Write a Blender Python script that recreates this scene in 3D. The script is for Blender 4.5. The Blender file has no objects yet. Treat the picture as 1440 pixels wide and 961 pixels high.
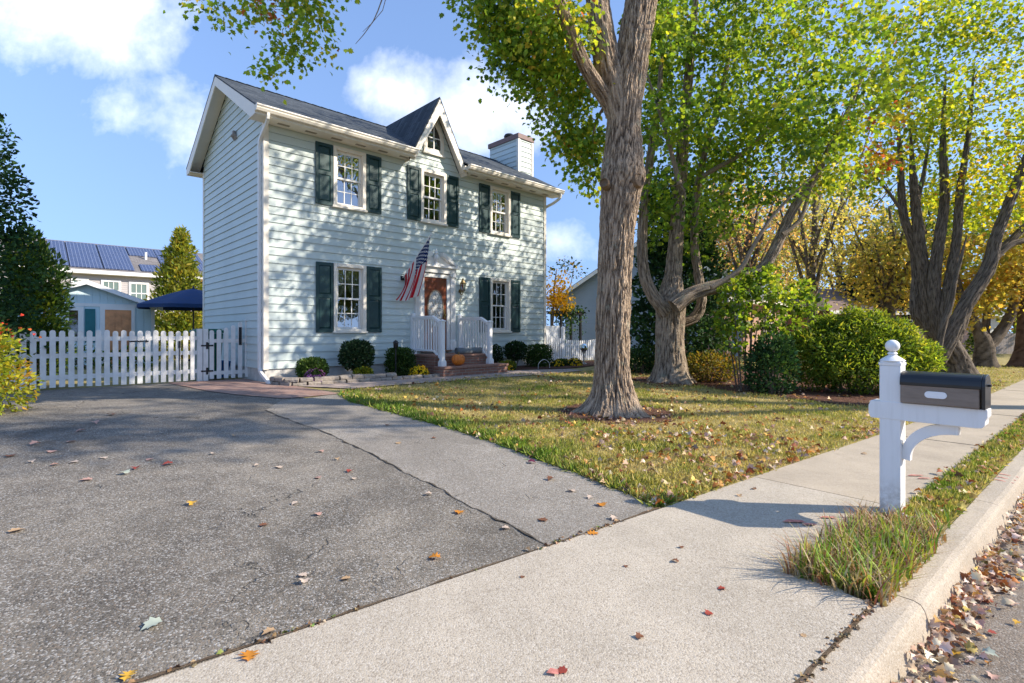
import bpy, bmesh, math, random
import numpy as np
from mathutils import Vector, Matrix, noise as mnoise

R = math.radians
random.seed(7)
rng = np.random.default_rng(7)
scene = bpy.context.scene
C = scene.collection

# ------------------------------------------------------------------ camera, sky, sun, exposure
CAMH, F, HOR = 1.40, 733.6, 467.0
cam = bpy.data.objects.new("camera", bpy.data.cameras.new("camera"))
C.objects.link(cam)
cam.location = (0, 0, CAMH)
cam.rotation_euler = (R(90), 0, 0)
cam.data.sensor_width = 36
cam.data.lens = 36 * F / 1440
cam.data.shift_y = -(480.5 - HOR) / 1440
cam.data.clip_start = 0.05
cam.data.clip_end = 2000
scene.camera = cam

SUN_EL, SUN_AZ = 33.0, 96.0          # azimuth clockwise from +Y
world = bpy.data.worlds.new("World")
scene.world = world
world.use_nodes = True
scene.view_settings.view_transform = 'Standard'
scene.view_settings.look = 'None'
scene.view_settings.exposure = 0.78
scene.view_settings.gamma = 1
SKY_STRENGTH = 0.112
sun = bpy.data.objects.new("sun", bpy.data.lights.new("sun", 'SUN'))
C.objects.link(sun)
sun.data.energy = 4.5
sun.data.angle = R(0.5)
sun.data.color = (1.0, 0.90, 0.76)
sd = Vector((math.sin(R(SUN_AZ)) * math.cos(R(SUN_EL)), math.cos(R(SUN_AZ)) * math.cos(R(SUN_EL)), math.sin(R(SUN_EL))))
sun.rotation_euler = (-sd).to_track_quat('-Z', 'Y').to_euler()
sun.location = (30, 0, 30)


class NT:
    """small helper for node trees"""
    def __init__(s, tree):
        s.t = tree
        s.n = tree.nodes
        s.l = tree.links

    def node(s, typ, **kw):
        n = s.n.new(typ)
        for k, v in kw.items():
            setattr(n, k, v)
        return n

    def set(s, sock, v):
        if v is None:
            return
        if isinstance(v, bpy.types.NodeSocket):
            s.l.new(v, sock)
        else:
            sock.default_value = v

    def math(s, op, a, b=0.0, c=None, clamp=False):
        n = s.node('ShaderNodeMath', operation=op, use_clamp=clamp)
        s.set(n.inputs[0], a)
        s.set(n.inputs[1], b)
        if c is not None:
            s.set(n.inputs[2], c)
        return n.outputs[0]

    def mix(s, fac, a, b, blend='MIX'):
        n = s.node('ShaderNodeMix', data_type='RGBA', blend_type=blend)
        s.set(n.inputs[0], fac)
        for k, v in ((6, a), (7, b)):
            s.set(n.inputs[k], (v[0], v[1], v[2], 1) if isinstance(v, (tuple, list)) else v)
        return n.outputs[2]

    def noise(s, vec, scale, detail=3, rough=0.55, dist=0.0):
        n = s.node('ShaderNodeTexNoise')
        s.set(n.inputs['Vector'], vec)
        n.inputs['Scale'].default_value = scale
        n.inputs['Detail'].default_value = detail
        n.inputs['Roughness'].default_value = rough
        n.inputs['Distortion'].default_value = dist
        return n.outputs[0]

    def voronoi(s, vec, scale, feature='F1', out=0):
        n = s.node('ShaderNodeTexVoronoi', feature=feature)
        s.set(n.inputs['Vector'], vec)
        n.inputs['Scale'].default_value = scale
        return n.outputs[out]

    def ramp(s, fac, stops, interp='LINEAR'):
        n = s.node('ShaderNodeValToRGB')
        s.set(n.inputs[0], fac)
        cr = n.color_ramp
        cr.interpolation = interp
        while len(cr.elements) < len(stops):
            cr.elements.new(0.5)
        for e, (p, c) in zip(cr.elements, stops):
            e.position = p
            e.color = (c[0], c[1], c[2], 1) if isinstance(c, (tuple, list)) else (c, c, c, 1)
        return n.outputs[0]

    def maprange(s, v, a, b, c=0.0, d=1.0):
        n = s.node('ShaderNodeMapRange')
        s.set(n.inputs[0], v)
        for i, x in enumerate((a, b, c, d)):
            n.inputs[i + 1].default_value = x
        return n.outputs[0]

    def mapping(s, vec, scale=(1, 1, 1), rot=(0, 0, 0), loc=(0, 0, 0)):
        n = s.node('ShaderNodeMapping')
        s.set(n.inputs[0], vec)
        n.inputs['Scale'].default_value = scale
        n.inputs['Rotation'].default_value = rot
        n.inputs['Location'].default_value = loc
        return n.outputs[0]

    def bump(s, h, strength=0.5, dist=0.01, normal=None):
        n = s.node('ShaderNodeBump')
        n.inputs['Strength'].default_value = strength
        n.inputs['Distance'].default_value = dist
        s.set(n.inputs['Height'], h)
        if normal is not None:
            s.set(n.inputs['Normal'], normal)
        return n.outputs[0]


# sky with fair-weather clouds, placed by direction
wt = NT(world.node_tree)
for n in list(wt.n):
    wt.n.remove(n)
wout = wt.node('ShaderNodeOutputWorld')
bg = wt.node('ShaderNodeBackground')
sky = wt.node('ShaderNodeTexSky', sky_type='NISHITA')
sky.sun_disc = False
sky.sun_elevation = R(SUN_EL)
sky.sun_rotation = R(SUN_AZ)
sky.air_density = 1.0
sky.dust_density = 0.15
sky.ozone_density = 2.0
tc = wt.node('ShaderNodeTexCoord')
skv = wt.node('ShaderNodeVectorMath', operation='MULTIPLY_ADD')
wt.l.new(tc.outputs['Generated'], skv.inputs[0])
skv.inputs[1].default_value = (1, 1, 0.32)
skv.inputs[2].default_value = (0, 0, 0.20)
wt.l.new(skv.outputs[0], sky.inputs[0])
sep = wt.node('ShaderNodeSeparateXYZ')
wt.l.new(tc.outputs['Generated'], sep.inputs[0])
yy = wt.math('MAXIMUM', wt.math('ABSOLUTE', sep.outputs[1]), 0.08)
uu = wt.math('DIVIDE', sep.outputs[0], yy)
vv = wt.math('DIVIDE', sep.outputs[2], yy)
comb = wt.node('ShaderNodeCombineXYZ')
wt.l.new(uu, comb.inputs[0])
wt.l.new(vv, comb.inputs[1])
fb = wt.noise(comb.outputs[0], 3.4, 7, 0.58, 0.25)
fine = wt.noise(comb.outputs[0], 11.0, 5, 0.6, 0.1)
fbm = wt.math('ADD', wt.math('MULTIPLY', fb, 0.72), wt.math('MULTIPLY', fine, 0.28))
blobs = [(70, 10, 270, 95, 0.95), (215, 190, 105, 60, 0.36), (560, 130, 110, 70, 1.0), (650, 160, 150, 85, 0.95),
         (790, 345, 60, 40, 0.6), (-400, 200, 300, 140, 0.9), (185, 160, 60, 34, 0.33)]
cov = None
for px, py, rx, ry, s in blobs:
    du = wt.math('DIVIDE', wt.math('SUBTRACT', uu, (px - 720) / F), rx / F)
    dv = wt.math('DIVIDE', wt.math('SUBTRACT', vv, (HOR - py) / F), ry / F)
    d = wt.math('SQRT', wt.math('ADD', wt.math('MULTIPLY', du, du), wt.math('MULTIPLY', dv, dv)))
    b = wt.math('MULTIPLY', wt.math('SUBTRACT', 1.0, d), s)
    cov = b if cov is None else wt.math('MAXIMUM', cov, b)
dens = wt.math('ADD', wt.math('MULTIPLY', cov, 0.9), wt.math('MULTIPLY', wt.math('SUBTRACT', fbm, 0.5), 2.6))
mask = wt.maprange(dens, 0.06, 1.0)
mask = wt.math('MULTIPLY', mask, wt.maprange(vv, 0.02, 0.12))
cl = wt.mix(wt.maprange(fine, 0.3, 0.7), (8.6, 8.9, 9.8), (11.6, 11.6, 11.8))
SKY_GAIN = (1.06, 1.08, 1.24)
skyc = wt.mix(1.0, sky.outputs[0], SKY_GAIN, 'MULTIPLY')
wt.l.new(wt.mix(wt.math('MULTIPLY', mask, 0.88), skyc, cl), bg.inputs[0])
bg.inputs[1].default_value = SKY_STRENGTH
wt.l.new(bg.outputs[0], wout.inputs[0])

# ------------------------------------------------------------------ plan of the place
# house frame: L along the front, d out from the front wall towards the street
HA = R(43.6)
UX, UY = math.cos(HA), math.sin(HA)
HC = (-5.50, 11.60)
T5 = (math.sin(R(50)), math.cos(R(50)))       # along the street
R5 = (T5[1], -T5[0])                          # towards the street


def qd(x, y):                                 # distance from the camera towards the house side, across the street direction
    return -(x * R5[0] + y * R5[1])


def zg(x, y):
    q = qd(x, y)
    if q < 0.64:
        return -0.14
    return 0.03 * min(max(q - 2.4, 0.0), 9.0)


def zg_np(x, y):
    q = -(x * R5[0] + y * R5[1])
    return 0.03 * np.clip(q - 2.4, 0.0, 9.0)


def G(px, py):
    """where the ground lies along the line of sight of a point measured in the photograph"""
    k, s = (px - 720) / F, (py - HOR) / F
    z = 0.0
    for _ in range(30):
        Y = (CAMH - z) / s
        z = 0.5 * z + 0.5 * zg(k * Y, Y) if qd(k * Y, Y) > 0.64 else 0.0
    Y = (CAMH - z) / s
    return (k * Y, Y)


def W(px, py, Y):
    return Vector(((px - 720) / F * Y, Y, CAMH - (py - HOR) / F * Y))


def H2(L, d):
    return (HC[0] + UX * L + UY * d, HC[1] + UY * L - UX * d)


def Lof(px, d):
    k = (px - 720) / F
    return ((HC[1] - UX * d) * k - HC[0] - UY * d) / (UX - UY * k)


def st(q, t):                                 # street frame -> world
    return (-q * R5[0] + t * T5[0], -q * R5[1] + t * T5[1])


# ------------------------------------------------------------------ materials
MATS = {}


def new_mat(name):
    m = bpy.data.materials.new(name)
    m.use_nodes = True
    nt = NT(m.node_tree)
    bsdf = nt.n['Principled BSDF']
    return m, nt, bsdf


def plain(name, col, rough=0.6, var=0.12, scale=6.0, bump=0.15, bscale=60.0, metal=0.0, spec=0.4, coat=0.0, dirt=None):
    if name in MATS:
        return MATS[name]
    m, nt, b = new_mat(name)
    tc = nt.node('ShaderNodeTexCoord').outputs['Object']
    n1 = nt.noise(tc, scale, 5, 0.6)
    lo = tuple(c * (1 - var) for c in col)
    hi = tuple(min(1, c * (1 + var)) for c in col)
    c = nt.mix(nt.maprange(n1, 0.3, 0.7), lo, hi)
    if dirt:
        n2 = nt.noise(tc, scale * 0.35, 6, 0.7, 0.5)
        c = nt.mix(nt.maprange(n2, 0.52, 0.8, 0, dirt[3] if len(dirt) > 3 else 0.5), c, dirt[:3])
    nt.set(b.inputs['Base Color'], c)
    b.inputs['Roughness'].default_value = rough
    b.inputs['Metallic'].default_value = metal
    b.inputs['Specular IOR Level'].default_value = spec
    b.inputs['Coat Weight'].default_value = coat
    nt.set(b.inputs['Roughness'], nt.maprange(n1, 0.2, 0.8, rough * 0.85, min(1, rough * 1.12)))
    if bump:
        nt.set(b.inputs['Normal'], nt.bump(nt.noise(tc, bscale, 3), bump, 0.004))
    MATS[name] = m
    return m


def leaf_mat(name, trans=0.45, rough=0.5, spec=0.35, tint=(1.25, 1.2, 0.6)):
    if name in MATS:
        return MATS[name]
    m, nt, b = new_mat(name)
    at = nt.node('ShaderNodeAttribute', attribute_name='Col')
    nt.set(b.inputs['Base Color'], at.outputs['Color'])
    b.inputs['Roughness'].default_value = rough
    b.inputs['Specular IOR Level'].default_value = spec
    tr = nt.node('ShaderNodeBsdfTranslucent')
    nt.set(tr.inputs[0], nt.mix(1.0, at.outputs['Color'], tint, 'MULTIPLY'))
    mx = nt.node('ShaderNodeMixShader')
    mx.inputs[0].default_value = trans
    nt.l.new(b.outputs[0], mx.inputs[1])
    nt.l.new(tr.outputs[0], mx.inputs[2])
    nt.l.new(mx.outputs[0], nt.n['Material Output'].inputs[0])
    MATS[name] = m
    return m


def bark_mat(name, lo, hi, scale=1.0, moss=None, dist=0.05):
    """ridges are carved into the mesh; the attribute 'ridge' (0 furrow, 1 crest) carries the bark's own two tones"""
    if name in MATS:
        return MATS[name]
    m, nt, b = new_mat(name)
    tc = nt.node('ShaderNodeTexCoord').outputs['Object']
    at = nt.node('ShaderNodeAttribute', attribute_name='ridge')
    nz = nt.noise(nt.mapping(tc, (30 * scale, 30 * scale, 9 * scale)), 1.0, 6, 0.72, 0.4)
    vo = nt.voronoi(nt.mapping(tc, (34 * scale, 34 * scale, 11 * scale)), 1.0, 'DISTANCE_TO_EDGE')
    h = nt.math('ADD', nt.math('MULTIPLY', at.outputs['Fac'], 0.62), nt.math('ADD', nt.math('MULTIPLY', nz, 0.42), nt.math('MULTIPLY', nt.maprange(vo, 0.0, 0.25), 0.14)))
    c = nt.mix(nt.maprange(h, 0.30, 0.92), lo, hi)
    big = nt.noise(tc, 1.7, 4, 0.6)
    c = nt.mix(nt.maprange(big, 0.4, 0.75, 0, 0.35), c, tuple(x * 0.72 for x in hi))
    if moss:
        mo = nt.noise(tc, 4.0, 5, 0.7)
        c = nt.mix(nt.maprange(mo, 0.58, 0.68, 0, 0.55), c, moss)
    nt.set(b.inputs['Base Color'], c)
    b.inputs['Roughness'].default_value = 0.9
    b.inputs['Specular IOR Level'].default_value = 0.12
    nt.set(b.inputs['Normal'], nt.bump(nt.math('ADD', nz, nt.math('MULTIPLY', nt.maprange(vo, 0.0, 0.3), 0.5)), 0.9, dist * 0.5))
    MATS[name] = m
    return m


def brick_mat(name, c1, c2, mortar, scale, bw=0.5, bh=0.25, msize=0.02, vec=None, bump=0.6, rough=0.85, dist=0.01):
    if name in MATS:
        return MATS[name]
    m, nt, b = new_mat(name)
    tc = nt.node('ShaderNodeTexCoord').outputs['Object']
    if vec == 'xz':                            # walls: x+y runs along, z up
        s = nt.node('ShaderNodeSeparateXYZ')
        nt.l.new(tc, s.inputs[0])
        k = nt.node('ShaderNodeCombineXYZ')
        nt.l.new(nt.math('ADD', s.outputs[0], s.outputs[1]), k.inputs[0])
        nt.l.new(s.outputs[2], k.inputs[1])
        v = k.outputs[0]
    else:
        v = tc
    br = nt.node('ShaderNodeTexBrick')
    nt.l.new(v, br.inputs['Vector'])
    br.inputs['Scale'].default_value = scale
    br.inputs['Mortar Size'].default_value = msize
    br.inputs['Brick Width'].default_value = bw
    br.inputs['Row Height'].default_value = bh
    br.inputs['Color1'].default_value = (*c1, 1)
    br.inputs['Color2'].default_value = (*c2, 1)
    br.inputs['Mortar'].default_value = (*mortar, 1)
    n1 = nt.noise(tc, 3.0, 6, 0.65)
    c = nt.mix(nt.maprange(n1, 0.3, 0.75, 0.0, 0.6), br.outputs[0], tuple(x * 0.7 for x in c1))
    nt.set(b.inputs['Base Color'], c)
    b.inputs['Roughness'].default_value = rough
    h = nt.math('SUBTRACT', nt.math('MULTIPLY', nt.noise(tc, 60, 3), 0.3), br.outputs[1])
    nt.set(b.inputs['Normal'], nt.bump(h, bump, dist))
    MATS[name] = m
    return m


def asphalt(name, lo, hi, cracks=0.7, speck=0.5):
    m, nt, b = new_mat(name)
    tc = nt.node('ShaderNodeTexCoord').outputs['Object']
    big = nt.noise(tc, 0.55, 6, 0.62, 0.6)
    med = nt.noise(tc, 3.5, 5, 0.7)
    c = nt.mix(nt.maprange(nt.math('ADD', nt.math('MULTIPLY', big, 0.65), nt.math('MULTIPLY', med, 0.35)), 0.36, 0.64), lo, hi)
    cell = nt.node('ShaderNodeTexVoronoi')
    nt.l.new(tc, cell.inputs['Vector'])
    cell.inputs['Scale'].default_value = 120
    sc = nt.node('ShaderNodeSeparateColor')
    nt.l.new(cell.outputs['Color'], sc.inputs[0])
    stone = nt.maprange(sc.outputs[0], 0.68, 0.95)
    c = nt.mix(nt.math('MULTIPLY', stone, speck), c, (0.55, 0.53, 0.49))
    dark = nt.maprange(sc.outputs[1], 0.7, 0.9)
    c = nt.mix(nt.math('MULTIPLY', dark, 0.6), c, tuple(x * 0.4 for x in lo))
    tan = nt.maprange(sc.outputs[2], 0.82, 0.95)
    c = nt.mix(nt.math('MULTIPLY', tan, 0.4), c, (0.30, 0.22, 0.15))
    w = nt.noise(tc, 1.6, 4, 0.6)
    vv = nt.node('ShaderNodeVectorMath', operation='ADD')
    nt.l.new(tc, vv.inputs[0])
    k = nt.node('ShaderNodeCombineXYZ')
    nt.l.new(w, k.inputs[0])
    nt.l.new(nt.noise(tc, 2.3, 4, 0.6), k.inputs[1])
    nt.l.new(k.outputs[0], vv.inputs[1])
    cr = nt.voronoi(vv.outputs[0], 1.3, 'DISTANCE_TO_EDGE')
    crm = nt.math('MULTIPLY', nt.maprange(cr, 0.004, 0.012, 1, 0), nt.maprange(nt.noise(tc, 0.9, 3), 0.52, 0.6))
    c = nt.mix(nt.math('MULTIPLY', crm, cracks), c, (0.02, 0.019, 0.017))
    stain = nt.noise(tc, 1.1, 3, 0.5, 0.3)
    c = nt.mix(nt.maprange(stain, 0.60, 0.74, 0, 0.5), c, tuple(x * 0.45 for x in lo))
    wide = nt.noise(tc, 0.33, 4, 0.6, 0.8)
    c = nt.mix(nt.maprange(wide, 0.50, 0.62, 0, 0.38), c, tuple(x * 0.55 for x in lo))
    nt.set(b.inputs['Base Color'], c)
    b.inputs['Roughness'].default_value = 0.88
    b.inputs['Specular IOR Level'].default_value = 0.3
    h = nt.math('ADD', nt.math('MULTIPLY', cell.outputs['Distance'], -0.8), nt.math('MULTIPLY', crm, -2.0))
    nt.set(b.inputs['Normal'], nt.bump(h, 0.7, 0.006))
    MATS[name] = m
    return m


def concrete(name, col, agg=0.5, stain=(0.24, 0.21, 0.17), stainamt=0.65, aggscale=135):
    m, nt, b = new_mat(name)
    tc = nt.node('ShaderNodeTexCoord').outputs['Object']
    big = nt.noise(tc, 1.2, 6, 0.65, 0.4)
    c = nt.mix(nt.maprange(big, 0.35, 0.7), tuple(x * 1.1 for x in col), tuple(x * 0.8 for x in col))
    cell = nt.node('ShaderNodeTexVoronoi')
    nt.l.new(tc, cell.inputs['Vector'])
    cell.inputs['Scale'].default_value = aggscale
    sc = nt.node('ShaderNodeSeparateColor')
    nt.l.new(cell.outputs['Color'], sc.inputs[0])
    c = nt.mix(nt.math('MULTIPLY', nt.maprange(sc.outputs[0], 0.6, 0.9), agg), c, (0.20, 0.16, 0.12))
    c = nt.mix(nt.math('MULTIPLY', nt.maprange(sc.outputs[1], 0.65, 0.9), agg), c, (0.58, 0.53, 0.45))
    st_ = nt.noise(tc, 2.6, 7, 0.75, 0.3)
    c = nt.mix(nt.maprange(st_, 0.55, 0.78, 0, stainamt), c, stain)
    nt.set(b.inputs['Base Color'], c)
    b.inputs['Roughness'].default_value = 0.9
    b.inputs['Specular IOR Level'].default_value = 0.25
    h = nt.math('ADD', nt.math('MULTIPLY', cell.outputs['Distance'], -0.8), nt.noise(tc, 30, 4))
    nt.set(b.inputs['Normal'], nt.bump(h, 0.5, 0.004))
    MATS[name] = m
    return m


def ground_mat(name, cols, scale=2.0, fine=60, bump=0.6, speck=None):
    m, nt, b = new_mat(name)
    tc = nt.node('ShaderNodeTexCoord').outputs['Object']
    n1 = nt.noise(tc, scale, 7, 0.7, 0.4)
    n2 = nt.noise(tc, fine, 4, 0.7)
    f = nt.math('ADD', nt.math('MULTIPLY', n1, 0.6), nt.math('MULTIPLY', n2, 0.4))
    k = len(cols)
    c = nt.ramp(f, [(0.3 + 0.4 * i / (k - 1), cols[i]) for i in range(k)])
    if speck:
        vo = nt.node('ShaderNodeTexVoronoi')
        nt.l.new(tc, vo.inputs['Vector'])
        vo.inputs['Scale'].default_value = 55
        sc = nt.node('ShaderNodeSeparateColor')
        nt.l.new(vo.outputs['Color'], sc.inputs[0])
        c = nt.mix(nt.maprange(sc.outputs[0], 0.75, 0.9, 0, 0.8), c, speck)
    nt.set(b.inputs['Base Color'], c)
    b.inputs['Roughness'].default_value = 0.95
    b.inputs['Specular IOR Level'].default_value = 0.1
    nt.set(b.inputs['Normal'], nt.bump(f, bump, 0.03))
    MATS[name] = m
    return m


def siding_mat(name, col):
    m, nt, b = new_mat(name)
    tc = nt.node('ShaderNodeTexCoord').outputs['Object']
    n1 = nt.noise(tc, 0.9, 5, 0.6)
    n2 = nt.noise(nt.mapping(tc, (2.5, 2.5, 40)), 1.0, 4, 0.6)
    c = nt.mix(nt.maprange(n1, 0.3, 0.7), tuple(x * 0.94 for x in col), tuple(min(1, x * 1.05) for x in col))
    c = nt.mix(nt.maprange(n2, 0.55, 0.8, 0, 0.12), c, tuple(x * 0.7 for x in col))
    nt.set(b.inputs['Base Color'], c)
    b.inputs['Roughness'].default_value = 0.55
    b.inputs['Specular IOR Level'].default_value = 0.35
    nt.set(b.inputs['Normal'], nt.bump(n2, 0.12, 0.004))
    MATS[name] = m
    return m


def shingle_mat(name, c1, c2):
    return brick_mat(name, c1, c2, tuple(x * 0.45 for x in c1), 1.0, 0.30, 0.13, 0.006, None, 0.8, 0.9, 0.012)


def glass_mat(name, refl=0.32, tint=(0.75, 0.82, 0.85)):
    m, nt, b = new_mat(name)
    nt.n.remove(b)
    gl = nt.node('ShaderNodeBsdfGlossy')
    gl.inputs['Roughness'].default_value = 0.02
    gl.inputs[0].default_value = (0.95, 0.97, 1.0, 1)
    tc = nt.node('ShaderNodeTexCoord').outputs['Object']
    nt.set(gl.inputs['Normal'], nt.bump(nt.noise(tc, 2.2, 2), 0.12, 0.03))
    tr = nt.node('ShaderNodeBsdfTransparent')
    tr.inputs[0].default_value = (*tint, 1)
    mx = nt.node('ShaderNodeMixShader')
    lw = nt.node('ShaderNodeLayerWeight')
    lw.inputs[0].default_value = 0.35
    nt.set(mx.inputs[0], nt.maprange(lw.outputs[1], 0.0, 1.0, refl, 0.95))
    nt.l.new(tr.outputs[0], mx.inputs[1])
    nt.l.new(gl.outputs[0], mx.inputs[2])
    nt.l.new(mx.outputs[0], nt.n['Material Output'].inputs[0])
    MATS[name] = m
    return m


M_SIDING = siding_mat('aqua_siding', (0.57, 0.64, 0.61))
M_TRIM = plain('cream_trim', (0.80, 0.74, 0.64), 0.5, 0.05, 3, 0.08, dirt=(0.5, 0.46, 0.38, 0.25))
M_WHITE = plain('white_paint', (0.80, 0.79, 0.76), 0.45, 0.04, 4, 0.06, dirt=(0.55, 0.52, 0.46, 0.3))
M_VINYL = plain('white_vinyl', (0.82, 0.82, 0.82), 0.35, 0.03, 3, 0.03, dirt=(0.6, 0.58, 0.53, 0.22))
M_FENCE = plain('white_fence', (0.74, 0.72, 0.68), 0.6, 0.08, 5, 0.15, dirt=(0.42, 0.40, 0.34, 0.5))
M_TEAL = plain('teal_shutter', (0.013, 0.047, 0.05), 0.38, 0.15, 4, 0.08)
M_ROOF = shingle_mat('charcoal_shingle', (0.026, 0.036, 0.046), (0.085, 0.098, 0.11))
M_PARGE = plain('parged_foundation', (0.60, 0.58, 0.54), 0.9, 0.12, 5, 0.5, dirt=(0.25, 0.22, 0.17, 0.6))
M_GLASS = glass_mat('window_glass', 0.20, (0.6, 0.66, 0.68))
M_DARK = plain('dark_interior', (0.03, 0.028, 0.026), 0.9, 0.1)
M_CURTAIN = plain('curtain_cloth', (0.30, 0.28, 0.25), 0.9, 0.08)
M_BLIND = plain('pale_blind', (0.22, 0.22, 0.23), 0.8, 0.1)
M_BLACK = plain('black_metal', (0.012, 0.012, 0.013), 0.4, 0.2, 10, 0.05)
M_BRICK = brick_mat('stoop_brick', (0.24, 0.10, 0.07), (0.32, 0.16, 0.11), (0.30, 0.27, 0.23), 1.0, 0.21, 0.072, 0.008, 'xz')
M_PAVER = brick_mat('brick_pavers', (0.30, 0.17, 0.13), (0.36, 0.24, 0.19), (0.20, 0.17, 0.14), 1.0, 0.22, 0.11, 0.006, None, 0.5)
M_WALK = brick_mat('walk_pavers', (0.36, 0.28, 0.24), (0.42, 0.34, 0.29), (0.22, 0.18, 0.15), 1.0, 0.30, 0.20, 0.006, None, 0.5)
M_BLOCK = plain('edging_stone', (0.27, 0.23, 0.19), 0.9, 0.3, 9, 0.8, 45)
M_ASPH = asphalt('old_asphalt', (0.078, 0.069, 0.057), (0.26, 0.226, 0.178), 0.6, 0.58)
M_ASPH2 = asphalt('newer_asphalt', (0.205, 0.182, 0.15), (0.315, 0.28, 0.235), 0.4, 0.6)
M_ROAD = asphalt('street_asphalt', (0.16, 0.13, 0.10), (0.25, 0.205, 0.16), 0.3, 0.35)
M_CONC = concrete('sidewalk_concrete', (0.445, 0.385, 0.30), 0.5, (0.27, 0.22, 0.165), 0.6)
M_CONC2 = concrete('slab_concrete', (0.43, 0.36, 0.27), 0.25, (0.27, 0.22, 0.17), 0.6)
M_CURB = concrete('curb_concrete', (0.43, 0.365, 0.28), 0.4, (0.22, 0.19, 0.15), 0.6)
M_LAWN = ground_mat('lawn_soil', [(0.15, 0.11, 0.05), (0.25, 0.21, 0.08), (0.38, 0.31, 0.14), (0.46, 0.38, 0.20)], 1.2)
M_MULCH = ground_mat('mulch', [(0.035, 0.02, 0.013), (0.09, 0.045, 0.03), (0.15, 0.08, 0.055)], 6, 45, 1.0, (0.22, 0.12, 0.09))
M_DIRT = ground_mat('dirt', [(0.05, 0.035, 0.022), (0.12, 0.085, 0.055), (0.20, 0.15, 0.10)], 8, 60, 0.8)
M_LEAF = leaf_mat('tree_leaf', 0.6, 0.5, 0.25, (1.4, 1.15, 0.5))
M_LEAFD = leaf_mat('thick_leaf', 0.18, 0.6, 0.1)
M_DRY = leaf_mat('dry_leaf', 0.15, 0.6, 0.2, (1.1, 0.9, 0.7))
M_GRASS = leaf_mat('grass_blade', 0.35, 0.55, 0.3)
M_PETAL = leaf_mat('petal', 0.25, 0.6, 0.2, (1.1, 1.0, 0.8))
M_BARK1 = bark_mat('silver_maple_bark', (0.065, 0.042, 0.028), (0.55, 0.415, 0.29), 1.0, (0.36, 0.37, 0.28))
M_BARK2 = bark_mat('grey_maple_bark', (0.07, 0.05, 0.036), (0.47, 0.375, 0.28), 1.2, (0.30, 0.32, 0.24), 0.04)
M_BARK3 = bark_mat('dark_bark', (0.045, 0.036, 0.028), (0.27, 0.22, 0.17), 1.3, None, 0.04)
M_TWIG = plain('twig_bark', (0.13, 0.10, 0.08), 0.9, 0.25, 20, 0.3)


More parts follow.
